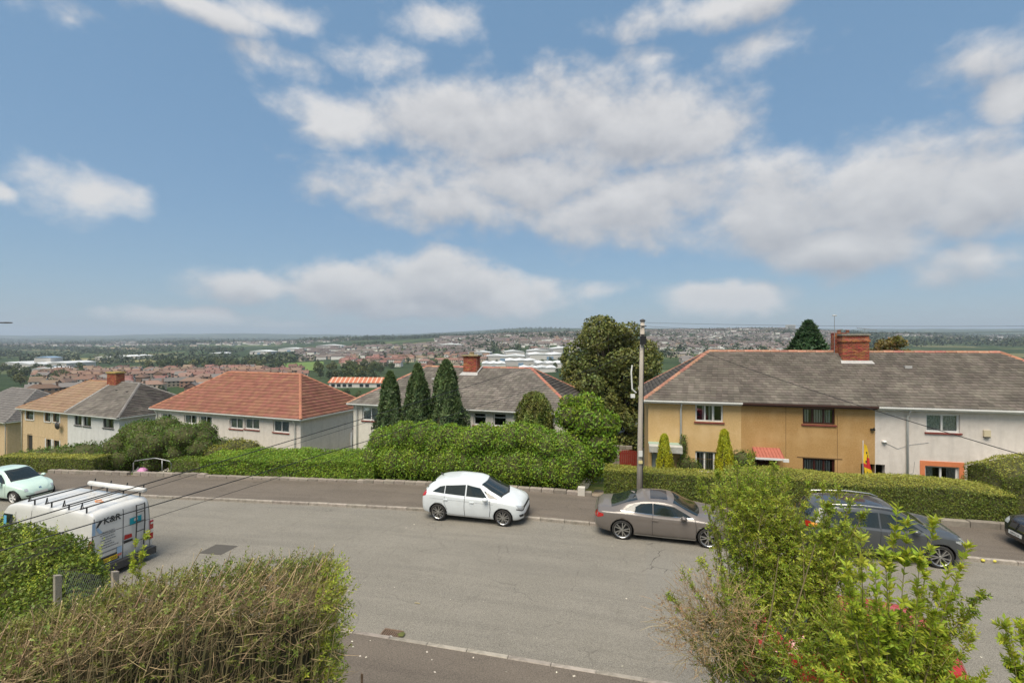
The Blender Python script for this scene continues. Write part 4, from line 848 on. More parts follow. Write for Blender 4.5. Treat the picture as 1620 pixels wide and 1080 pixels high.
# laurel, topiaries, rose
cs = [(*P3(x, y, Y), r, r*.9, r*.85) for x, y, Y, r in ((930, 668, 23.5, 1.1), (905, 660, 23.6, .85), (955, 672, 23.4, .8), (930, 640, 23.7, .7), (945, 705, 23.2, .95), (915, 700, 23.4, .9), (960, 715, 23, .6), (900, 640, 23.9, .5), (930, 735, 22.9, .9))]
p, n = blobs(cs, 120, .14, 14); veg('laurel_bush', 'glossy bright green laurel bush left of the utility pole', 'bush', leaves(p, n, .19, 2.6, .8, .5), LAUREL, core_blobs(cs, .8), loc=(3.8, 23.4, -.6))
def spire(x, ytop, Y, wpx, zb, dens, size, lm, name, label, cat, group=None, blunt=.25, lumps=1, elong=3.2, seed=3):
    b = px(x, ytop, Y); rr = wpx/750*Y/2; H_ = b.z-zb; k = int(dens*H_*rr*5); h = R.rand(k)**.85; a = R.uniform(0, 2*math.pi, k)
    pr_ = np.clip(np.minimum(1, (1-h)/(1-.28)), 0, 1)**(1-blunt*1.6)*(.72+.28*np.minimum(1, h/.3)); pr_ = np.clip(pr_, .05, 1)
    lob = 1+.15*np.sin(a*5+h*7+seed*1.7)+.13*np.sin(a*9-h*17+seed*2)+.12*np.sin(a*2+h*11+seed*3); rad_ = rr*pr_*lob*(1-.3*R.rand(k)**2)
    P = np.stack([b.x+rad_*np.cos(a), Y+rad_*np.sin(a), zb+h*H_], 1); N = np.stack([np.cos(a), np.sin(a), np.full(k, .35)], 1)
    ax = np.stack([.45*np.cos(a), .45*np.sin(a), np.ones(k)], 1); V = leaves(P, N, size, elong, .6, 0, .4, axis=ax)
    u = np.linspace(0, 2*math.pi, 13)[:-1]; hs = np.linspace(0, .97, 9); Vc = [(b.x+rr*.8*(min(1, (1-q)/.72)**(1-blunt*1.6))*(.72+.28*min(1, q/.3))*math.cos(w), Y+rr*.8*(min(1, (1-q)/.72)**(1-blunt*1.6))*(.72+.28*min(1, q/.3))*math.sin(w), zb+q*H_*.97) for q in hs for w in u]
    F = [(i*12+j, i*12+(j+1) % 12, (i+1)*12+(j+1) % 12, (i+1)*12+j) for i in range(8) for j in range(12)]
    t = veg(name, label, cat, V, lm, (np.array(Vc), F), group, loc=(b.x, Y, zb)); MB().tube([(0, 0, -.2), (0, 0, .6)], [.12*rr+.03, .1*rr+.03], 8).build('trunk', BARK, t); return t
grp = 'conical cypresses in front of the centre house'
spire(617, 590, 26.2, 54, -1.3, 900, .17, CYP, 'cypress_tree', 'leftmost and shortest of the three dark conical cypresses', 'tree', grp, seed=1)
spire(661, 578, 26.3, 56, -1.3, 900, .17, CYP, 'cypress_tree', 'middle one of the three dark conical cypresses', 'tree', grp, seed=2)
spire(706, 572, 26.4, 72, -1.3, 900, .17, CYP, 'cypress_tree', 'rightmost and widest of the three dark conical cypresses', 'tree', grp, seed=3)
spire(846, 623, 24.6, 66, -.9, 900, .15, CYP2, 'brown_cypress', 'blunt brownish-green cypress in front of the centre house', 'tree', blunt=.45, seed=4)
spire(1051, 687, 23.0, 25, -.8, 2600, .07, GOLDL, 'golden_conifer', 'small golden conifer by the pale blue door', 'conifer', 'golden conifers before the ochre house', blunt=.4, elong=2.4)
spire(1146, 680, 22.3, 27, -.7, 2600, .07, GOLDL, 'golden_conifer', 'small golden conifer in front of the lower white window', 'conifer', 'golden conifers before the ochre house', blunt=.4, elong=2.4)
cs = [(*P3(1084, 735, 23.6), .42, .35, .5), (*P3(1081, 705, 23.75), .22, .2, .6), (*P3(1098, 738, 23.5), .35, .3, .35)]
p, n = blobs(cs, 260, .15, 21); veg('climbing_rose', 'dark climbing rose at the downpipe of the ochre house', 'rose', leaves(p, n, .075), PRIVETD, core_blobs(cs, .7), loc=(8.6, 23.6, -.8))
cs = [(*P3(1175, 728, 22.4), .55, .5, .5)]; p, n = blobs(cs, 260, .15, 22); veg('dark_shrub', 'small dark shrub left of the red door canopy', 'shrub', leaves(p, n, .075), PRIVETD, core_blobs(cs, .8), loc=(10.9, 22.4, -.7))
# ---------------------------------------------------------------- trees
def limb_tree(name, label, c, crown, zb, lm, size, nl, dens, seed, trunk_r=.3, group=None):
    """crown: list of ellipsoids that the leaf clumps fill; limbs run from the trunk to the clumps"""
    r = random.Random(seed); t = thing(name, label, 'tree', (c[0], c[1], zb), 0, group); cl = []
    for k in range(nl):
        x, y, z, rx, ry, rz = crown[r.randrange(len(crown))]; d = Vector((r.gauss(0, 1), r.gauss(0, 1), r.gauss(0, 1))).normalized(); m = r.uniform(.45, 1)**.5*.92
        q = (x+d.x*rx*m, y+d.y*ry*m, z+d.z*rz*m); sz = r.uniform(.55, 1.0)*min(rx, rz)*.42; cl.append((*q, sz*1.1, sz*1.1, sz*.75))
    P, N = blobs(cl, dens, .16, seed); V = leaves(P, N*np.array([1, 1, 1])+[0, 0, .35], size, 1.5, .8); off = np.array([c[0], c[1], zb])
    link('crown', npmesh('crown', V-off, 4, lm), t)
    top = max(q[2] for q in cl)-zb; tr = MB().tube([(0, 0, -.3), (.05, 0, top*.3), (-.05, .1, top*.62), (0, 0, top*.85)], [trunk_r, trunk_r*.75, trunk_r*.45, trunk_r*.12], 9).build('trunk', BARK, t, True)
    lb = MB()
    for q in cl[::2]:
        e = Vector(q[:3])-Vector(off); h = max(.12*top, e.z*r.uniform(.35, .7)); st_ = Vector((0, 0, min(h, top*.8))); mid = st_.lerp(e, .5)+Vector((0, 0, .15*e.length*.3)); lb.tube([st_, mid, e], [trunk_r*.28, trunk_r*.16, trunk_r*.05], 5)
    tag(lb.build('limbs', BARK, t, True), kind='stuff'); return t
c0 = px(965, 600, 36); crown = [(*P3(x, y, Y), r, r, rz) for x, y, Y, r, rz in ((965, 560, 36, 2.9, 2.6), (920, 585, 36.3, 1.7, 1.6), (1005, 575, 35.5, 1.8, 2.0), (960, 620, 35.5, 3.3, 2.2), (930, 640, 35.4, 2.0, 2.3), (1000, 640, 35.2, 2.0, 2.0), (970, 680, 35, 2.6, 1.9), (960, 530, 36.2, 1.8, 1.4))]
limb_tree('sycamore_tree', 'large olive-brown tree standing behind the utility pole', (c0.x, c0.y), crown, -4.4, SYC, .2, 330, 60, 31, .35)
c0 = px(1398, 560, 44); limb_tree('autumn_tree', 'yellow-brown tree crown behind the ridge right of the chimney', (c0.x, c0.y), [(*P3(1395, 548, 44), 1.6, 1.5, 1.4), (*P3(1412, 556, 44), 1.3, 1.3, 1.3), (*P3(1400, 590, 44), 2.0, 1.8, 2.5)], -7, AUT, .24, 34, 40, 33, .25)
spire(1279, 513, 42, 108, -5, 150, .4, FIR, 'fir_tree', 'dark green fir showing above the terrace ridge left of the chimney', 'tree', blunt=.2, elong=2.6, seed=8)
# ---------------------------------------------------------------- the valley: estates, works, woods
FW = [mat('far_white_wall', (.66, .63, .58), .9, rand=.12), mat('far_cream_wall', (.5, .42, .33), .9, rand=.2), mat('far_brick_wall', (.3, .18, .13), .9, rand=.25)]
FR = [mat('far_red_roof', (.2, .112, .085), .9, rand=.3), mat('far_brown_roof', (.2, .135, .1), .9, rand=.3), mat('far_grey_roof', (.19, .175, .165), .9, rand=.25)]
FWIN = mat('far_window', (.03, .035, .04), .2)
def far_house_mesh(L_, D, he, rise, wi, ri, hip=False, win=True):
    v = []; f = []; m = []
    def q(ps, fs, k):
        o = len(v); v.extend(ps); f.extend([tuple(i+o for i in a) for a in fs]); m.extend([k]*len(fs))
    x, y = L_/2, D/2; ov = .5
    q([(-x,-y,-3),(x,-y,-3),(x,y,-3),(-x,y,-3),(-x,-y,he),(x,-y,he),(x,y,he),(-x,y,he)], [(0,1,5,4),(1,2,6,5),(2,3,7,6),(3,0,4,7)], 0)
    if hip: q([(-x-ov,-y-ov,he),(x+ov,-y-ov,he),(x+ov,y+ov,he),(-x-ov,y+ov,he),(-x+y,0,he+rise),(x-y,0,he+rise)], [(0,1,5,4),(2,3,4,5),(1,2,5),(3,0,4),(0,3,2,1)], 1)
    else:
        q([(-x-ov,-y-ov,he-.1),(x+ov,-y-ov,he-.1),(x+ov,y+ov,he-.1),(-x-ov,y+ov,he-.1),(-x-ov,0,he+rise),(x+ov,0,he+rise)], [(0,1,5,4),(2,3,4,5),(0,3,2,1)], 1); q([(-x,-y,he),(-x,y,he),(-x,0,he+rise-.2),(x,-y,he),(x,y,he),(x,0,he+rise-.2)], [(1,0,2),(3,4,5)], 0)
    n = max(1, round(L_/9))
    for i in range(n):
        cx = -x+L_*(i+.85)/n; q([(cx-.6,-.4,he),(cx+.6,-.4,he),(cx+.6,.4,he),(cx-.6,.4,he),(cx-.6,-.4,he+rise+1.2),(cx+.6,-.4,he+rise+1.2),(cx+.6,.4,he+rise+1.2),(cx-.6,.4,he+rise+1.2)], [(0,1,5,4),(1,2,6,5),(2,3,7,6),(3,0,4,7),(4,5,6,7)], 1)
    if win:
        k = max(2, round(L_/3.2))
        for i in range(k):
            for z0 in (.9, 3.3):
                cx = -x+L_*(i+.5)/k
                for s_, yy in ((1, -y-.06), (-1, y+.06)): q([(cx-.7*s_, yy, z0), (cx+.7*s_, yy, z0), (cx+.7*s_, yy, z0+1.2), (cx-.7*s_, yy, z0+1.2)], [(0, 1, 2, 3)], 2)
    me = bpy.data.meshes.new('far_house'); me.from_pydata(v, [], f)
    for M in (FW[wi], FR[ri], FWIN): me.materials.append(M)
    me.polygons.foreach_set('material_index', m); return me
HM = {(i, j, k): far_house_mesh(*((17, 8.5, 5.2, 2.9) if k == 0 else (10, 8.5, 5.2, 3) if k == 1 else (34, 8, 5, 2.8)), i, j, k == 0) for i in range(3) for j in range(3) for k in range(3)}
def spot(p0, p1, d0, d1, r, pw=1.):
    d = d0+(d1-d0)*r.random()**pw; X = (r.uniform(p0, p1)-810)/750*d; return X, d, T(X, d)
estates = [('beyond the long red tiled roof', 'houses on the near valley estate', 60, 480, 330, 640, 125, (1, 2, 0, 1, 2), (0, 0, 1, 1, 2), .3),
 ('behind the three cypresses', 'houses on the estate behind the cypresses', 545, 770, 560, 1000, 62, (1, 1, 2, 0), (0, 0, 1, 0), -.2),
 ('on the slope beyond the centre chimney', 'houses on the wooded slope', 760, 925, 900, 1700, 50, (0, 0, 0, 1), (1, 2, 0, 2), .1),
 ('on the hillside right of the utility pole', 'houses on the town hillside', 1025, 1330, 480, 1300, 63, (0, 0, 1, 0), (2, 1, 0, 2), -.1)]
for lab, grp, p0, p1, d0, d1, n_, ws, rs, r0 in estates:
    r = random.Random(n_); used = []
    for i in range(n_):
        for _ in range(12):
            X, Y, z = spot(p0, p1, d0, d1, r, .8)
            if all((X-a)**2+(Y-b)**2 > 17**2 for a, b in used): break
        used.append((X, Y)); k = r.choice((0, 1, 1, 2)); wi, ri = r.choice(ws), r.choice(rs); o = link('estate_house', HM[(wi, ri, k)], None, (X, Y, z), r0+r.choice((0, 0, 1.57, .5))+r.uniform(-.12, .12)); lab2 = '%s-walled %s-roofed %s %s' % (('white', 'cream', 'brick')[wi], ('red', 'brown', 'grey')[ri], ('hipped pair', 'gabled house', 'terrace row')[k], lab); tag(o, lab2, 'house', grp)
# unnumbered far housing, one mass
def town(name, label, spec, seed):
    r = random.Random(seed); Vw = []; Fw = []; mi = []
    for p0, p1, d0, d1, n_, white in spec:
        for i in range(n_):
            X, Y, z = spot(p0, p1, d0, d1, r); L_, D, h, rs = r.uniform(9, 30)*(1+Y/9000), 8.5*(1+Y/9000), r.uniform(4.5, 6.5), 2.8; a = r.choice((0., 0., .4, -.3, 1.5))+r.uniform(-.1, .1); ca, sa = math.cos(a), math.sin(a); o = len(Vw)
            for (x, y, zz) in ((-L_/2,-D/2,-3),(L_/2,-D/2,-3),(L_/2,D/2,-3),(-L_/2,D/2,-3),(-L_/2,-D/2,h),(L_/2,-D/2,h),(L_/2,D/2,h),(-L_/2,D/2,h)): Vw.append((X+x*ca-y*sa, Y+x*sa+y*ca, z+zz))
            Fw += [(o,o+1,o+5,o+4),(o+1,o+2,o+6,o+5),(o+2,o+3,o+7,o+6),(o+3,o,o+4,o+7)]; mi += [0 if r.random() < white else 1]*4; o = len(Vw)
            for (x, y, zz) in ((-L_/2-.4,-D/2-.4,h),(L_/2+.4,-D/2-.4,h),(L_/2+.4,D/2+.4,h),(-L_/2-.4,D/2+.4,h),(-L_/2-.4,0,h+rs),(L_/2+.4,0,h+rs)): Vw.append((X+x*ca-y*sa, Y+x*sa+y*ca, z+zz))
            Fw += [(o,o+1,o+5,o+4),(o+2,o+3,o+4,o+5),(o+1,o+2,o+5,o+5),(o+3,o,o+4,o+4)]; mi += [2]*4
    F2 = [tuple(dict.fromkeys(q)) for q in Fw]; me = bpy.data.meshes.new(name); me.from_pydata(Vw, [], F2)
    for M in (mat('town_white', (.68, .66, .62), .9, island=.15), mat('town_cream', (.42, .35, .28), .9, island=.25), mat('town_roof', (.13, .105, .095), .9, island=.4)): me.materials.append(M)
    me.polygons.foreach_set('material_index', mi); tag(link(name, me), label, 'town', kind='stuff')
town('distant_town', 'far town spread over the hillsides and the plain', [(1025, 1330, 900, 2600, 850, .85), (690, 930, 1100, 2300, 420, .8), (-60, 560, 2300, 4200, 900, .75), (1400, 1700, 1800, 3400, 240, .7), (470, 760, 900, 1500, 260, .6), (740, 1000, 2200, 3000, 120, .8)], 3)
# works and sheds
SHW = mat('white_sheeting', (.74, .75, .75), .5, col2=(.64, .66, .67), nscale=.2, rand=.12); SHB = mat('blue_sheeting', (.2, .3, .42), .5); SHC = mat('pale_cladding', (.55, .53, .5), .8, rand=.2)
def shed(pxl, pxr, d, depth, h, label, grp, ridges=1, rm=SHW, a=0.):
    x0, x1 = (pxl-810)/750*d, (pxr-810)/750*d; W_ = x1-x0; cx = (x0+x1)/2; z = T(cx, d)
    t = thing('works_shed', label, 'shed', (cx, d, z), a, grp); MB().box((-W_/2, 0, -4), (W_/2, depth, h)).build('wall', SHC, t); w = W_/ridges
    for i in range(ridges):
        a0 = -W_/2+i*w; MB().add([(a0-.2, -.6, h+.05), (a0+w+.2 if i == ridges-1 else a0+w-.02, -.6, h+.05), (a0+w/2, -.6, h+w*.05+.8), (a0-.2, depth+.6, h+.05), (a0+w+.2 if i == ridges-1 else a0+w-.02, depth+.6, h+.05), (a0+w/2, depth+.6, h+w*.05+.8)], [(0, 1, 2), (0, 2, 5, 3), (1, 4, 5, 2), (3, 5, 4), (0, 3, 4, 1)]).build('roof', rm, t)
    MB().box((-W_*.1, -.3, -1), (W_*.06, -.02, h*.6)).build('loading_door', SHB, t); return t
lab = 'white roofed shed on the works estate beyond the centre chimney'; grp = 'white works sheds in the valley'
for (a, b, d, dp, h, rg) in ((762, 800, 560, 60, 6, 3), (800, 850, 600, 60, 7, 3), (850, 900, 545, 50, 6, 3), (765, 830, 700, 60, 8, 2), (838, 905, 730, 70, 8, 2), (800, 830, 840, 60, 9, 1), (835, 870, 880, 60, 8, 1), (745, 775, 880, 50, 7, 1), (875, 915, 900, 60, 9, 1), (770, 790, 480, 40, 5, 2), (820, 880, 490, 35, 5, 4)): shed(a, b, d, dp, h, lab, grp, rg, a=random.uniform(-.1, .1))
lab = 'pale works building among trees beyond the cream house'; grp = 'works buildings left of the cream house'
for (a, b, d, dp, h, rg) in ((25, 70, 690, 50, 8, 2), (70, 105, 700, 50, 9, 1), (50, 88, 590, 25, 6, 1), (5, 25, 760, 40, 7, 1), (150, 180, 1000, 50, 8, 1), (190, 215, 1050, 50, 8, 1)): shed(a, b, d, dp, h, lab, grp, rg)
shed(54, 80, 735, 20, 16, 'blue-roofed works building showing above the pale ones at left', None, 1, SHB)
for (a, b, d) in ((395, 425, 1250), (500, 540, 1500), (440, 475, 1400), (330, 350, 1150), (690, 730, 1250)): shed(a, b, d, 50, 8, 'long white shed between the far woods behind the red tiled roof', 'sheds between the far woods', 1)
t = thing('tower_block', 'pale tower block on the skyline above the terrace roof', 'building', ((1252-810)/750*2500, 2500, T((1252-810)/750*2500, 2500))); MB().box((-22, 0, -8), (22, 18, 26)).build('wall', FW[0], t)
for i in range(7): MB().box((-20.5, -.4, 1+i*3.5), (20.5, -.05, 2.3+i*3.5)).build('window_band', FWIN, t)
# long workshop with a striped orange roof
d = 383; t = thing('striped_workshop', 'long workshop with a striped orange tile roof between the two nearer houses', 'workshop', ((568-810)/750*d, d, T((568-810)/750*d, d)), -.06)
MB().box((-25, 0, -3), (25, 11, 4)).build('wall', FW[0], t); MB().add([(-26, -.8, 3.9), (26, -.8, 3.9), (24.5, 5.5, 8), (-24.5, 5.5, 8), (-26, 11.8, 3.9), (26, 11.8, 3.9)], [(0, 1, 2, 3), (3, 2, 5, 4), (0, 3, 4), (1, 5, 2), (0, 4, 5, 1)]).build('roof', mat('orange_tile', (.46, .15, .075), .85), t)
for i in range(14):
    x = -24+i*3.7; MB().add([(x, -.82, 3.98), (x+1.1, -.82, 3.98), (x+1.1, 5.5, 8.1), (x, 5.5, 8.1)], [(0, 1, 2, 3)]).build('roof_stripe', mat('pale_stripe', (.58, .4, .3), .85), t)
for i in range(10):
    if i not in (4, 7): MB().box((-23+i*4.7, -.15, .6), (-20+i*4.7, -.02, 2.9)).build('window', FWIN, t)
# fields
def field(name, c, p0, p1, d0, d1, lift=.6):
    rows = [[((p0+(p1-p0)*u-810)/750*dd, dd, T((p0+(p1-p0)*u-810)/750*dd, dd)+lift) for u in np.linspace(0, 1, 8)] for dd in np.linspace(d0, d1, 8)]; tag(MB().grid(rows).build(name, mat(name, c, .95, col2=tuple(v*.75 for v in c), nscale=.03), smooth=True), kind='structure')
field('green_field', (.13, .21, .035), 448, 512, 600, 840); field('stubble_field', (.26, .24, .09), 90, 250, 930, 1120); field('pale_field', (.3, .22, .13), 170, 290, 1900, 2200, 1.5); field('meadow', (.2, .22, .07), 590, 720, 1050, 1200, 1)
# trees of the valley: shared crowns, each tree a thing
def crown_mesh(seed, lm, n=13, dens=.95, size=1.1, tall=1.):
    r = random.Random(seed); cl = []
    for k in range(n):
        a = r.uniform(0, 6.28); m = r.uniform(.1, .72); z = r.uniform(.28, .95); w = math.sin(min(1, (z-.1)/.9)*math.pi)**.6; s_ = r.uniform(1.2, 2.1); cl.append((4.3*m*w*math.cos(a), 4.3*m*w*math.sin(a), 1+8*z*tall, s_, s_, s_*.8))
    P, N = blobs(cl, dens*1.6, .15, seed); return npmesh('crown', leaves(P, N+[0, 0, .3], size, 1.4, .7), 4, lm)
TG = [leafmat('valley_leaf_%d' % i, c, .45, trans=.15) for i, c in enumerate(((.06, .085, .028), (.085, .11, .03), (.05, .072, .026), (.115, .125, .035)))]
CM = [crown_mesh(50+i, TG[i % 4], tall=.9+.1*(i % 3)) for i in range(8)]; TKM = MB().tube([(0, 0, -2), (0, 0, 6)], [.3, .15], 6).mesh('trunk', BARK)
belts = [('dark tree in the belt around the pale works at left', 'trees around the left works', -20, 130, 400, 690, 44, 1.0), ('tall dark tree in the wood behind the near valley estate', 'wood behind the near estate', 225, 445, 650, 800, 46, 1.25), ('dark tree in the clump left of the cypresses', 'clump left of the cypresses', 500, 605, 420, 600, 34, 1.15),
 ('garden tree among the estate houses beyond the red roof', 'trees among the estate houses', 60, 480, 300, 620, 42, .65), ('bushy tree just beyond the roof of the cream house', 'bushes beyond the cream house', 35, 125, 150, 200, 14, .45), ('yellow-green tree in the gap right of the utility pole', 'trees in the gap by the pole', 1025, 1110, 230, 420, 20, .5),
 ('small tree beside the striped workshop', 'trees by the striped workshop', 470, 620, 230, 330, 16, .5), ('green tree around the works estate sheds', 'trees around the works sheds', 740, 905, 470, 1000, 34, .6), ('garden tree among the houses behind the cypresses', 'trees behind the cypresses', 540, 770, 520, 950, 34, .7)]
for lab, grp, p0, p1, d0, d1, n_, sc in belts:
    r = random.Random(n_+int(p1))
    for i in range(n_):
        X, Y, z = spot(p0, p1, d0, d1, r); s_ = sc*r.uniform(.7, 1.3); t = thing('valley_tree', lab, 'tree', (X, Y, z-.6), r.uniform(0, 6.3), grp); t.scale = (s_*r.uniform(.9, 1.2), s_*r.uniform(.9, 1.2), s_)
        link('crown', CM[3 if 'yellow' in lab and r.random() < .7 else r.randrange(8)], t); link('trunk', TKM, t)
# farther woods and hedgerows, one mass
def woods():
    r = np.random.RandomState(9); rr = random.Random(9); Cn = []
    for p0, p1, d0, d1, n_, sc, cl in ((-60, 500, 820, 2300, 1500, 1, 24), (420, 730, 2300, 2900, 700, 1.1, 10), (740, 930, 1500, 2300, 420, 1, 10), (1015, 1340, 600, 2700, 2200, .8, 60), (1330, 1750, 1000, 3800, 3200, 1.2, 60), (560, 780, 900, 1700, 420, .8, 14), (-60, 900, 2600, 5600, 3000, 1.5, 90), (680, 940, 1000, 1300, 160, .8, 10)):
        cent = [(rr.uniform(p0, p1), d0+(d1-d0)*rr.random()) for _ in range(cl)]
        for i in range(n_):
            cx, cd = rr.choice(cent); d = min(max(cd+rr.gauss(0, .06)*cd, d0), d1); q = min(max(cx+rr.gauss(0, 22), p0), p1); X = (q-810)/750*d; Cn.append((X, d, T(X, d), sc*rr.uniform(.7, 1.4)))
    Cn = np.array(Cn); n = len(Cn); k = 16; c = np.repeat(Cn, k, 0); d = rnd_dir(n*k); d[:, 2] = np.abs(d[:, 2]); P = c[:, :3]+np.stack([d[:, 0]*4.6, d[:, 1]*4.6, 1+d[:, 2]*8.5], 1)*c[:, 3:4]*(1+r.uniform(-.2, .25, (n*k, 1)))
    V = leaves(P, d+[0, 0, .2], 1.0, 1.15, .35); V = V.reshape(-1, 4, 3); V = (V-P[:, None])*(4.2*c[:, 3])[:, None, None]+P[:, None]; me = npmesh('distant_woods', V.reshape(-1, 3), 4, leafmat('far_wood_leaf', (.042, .06, .024), .4, col2=(.06, .08, .028), trans=.1, n2=.01)); tag(link('distant_woods', me), 'far woods and hedgerow trees across the valley', 'woods', kind='stuff')
woods()
# valley air
M = bpy.data.materials.new('valley_haze'); M.use_nodes = True; nt = M.node_tree; nt.nodes.clear(); pv = nt.nodes.new('ShaderNodeVolumePrincipled'); pv.inputs['Color'].default_value = (.72, .85, 1.0, 1); pv.inputs['Density'].default_value = 1.15e-4; pv.inputs['Anisotropy'].default_value = .1
mo = nt.nodes.new('ShaderNodeOutputMaterial'); nt.links.new(pv.outputs[0], mo.inputs['Volume'])
tag(MB().box((-14500, -14500, -75), (14500, 14500, 380)).build('haze', M), kind='stuff')
# ---------------------------------------------------------------- vehicles
def paint(name, c, rough=.28, metal=.0, flake=.0): return mat(name, c, rough, metal=metal, coat=.8, col2=tuple(v*.93 for v in c), nscale=3)
GLS = mat('car_glass', (.016, .022, .021), .05, coat=.25, spec=.6); TYRE = mat('tyre_rubber', (.022, .021, .02), .85, col2=(.035, .033, .03), nscale=20)
ALLOY = mat('alloy', (.52, .52, .51), .3, metal=.85); DARKW = mat('wheel_well', (.012, .012, .012), .9); REDL = mat('red_lens', (.42, .012, .012), .12, coat=1.); LENS = mat('head_lens', (.5, .53, .55), .12, coat=1., metal=.3)
CHROME = mat('chrome', (.7, .7, .7), .12, metal=1.); SEAM = mat('panel_gap', (.02, .02, .02), .8); PLW = mat('plate_white', (.72, .72, .68), .4); PLY = mat('plate_yellow', (.75, .52, .03), .4); TRIM = mat('grey_trim', (.05, .05, .052), .6); AMBER = mat('amber_lens', (.7, .3, .02), .2, coat=1.)
def pchip(pts):
    x = np.array([p[0] for p in pts], float); y = np.array([p[1] for p in pts], float); h = np.diff(x); d = np.diff(y)/h; m = np.zeros(len(x)); m[0], m[-1] = d[0], d[-1]
    for i in range(1, len(x)-1): m[i] = 0 if d[i-1]*d[i] <= 0 else 2*d[i-1]*d[i]/(d[i-1]+d[i])
    def f(q):
        q = min(max(q, x[0]), x[-1]); i = min(int(np.searchsorted(x, q, 'right'))-1, len(x)-2); i = max(i, 0); t = (q-x[i])/h[i]
        return float((1+2*t)*(1-t)**2*y[i]+t*(1-t)**2*h[i]*m[i]+t*t*(3-2*t)*y[i+1]+t*t*(t-1)*h[i]*m[i+1])
    return f
def crom(P, k):
    out = []; n = len(P)
    for i in range(n-1):
        p0, p1, p2, p3 = P[max(i-1, 0)], P[i], P[i+1], P[min(i+2, n-1)]
        for j in range(k):
            t = j/k; out.append(tuple(.5*((2*b)+(c-a)*t+(2*a-5*b+4*c-d)*t*t+(3*b-a-3*c+d)*t**3) for a, b, c, d in zip(p0, p1, p2, p3)))
    out.append(P[-1]); return out
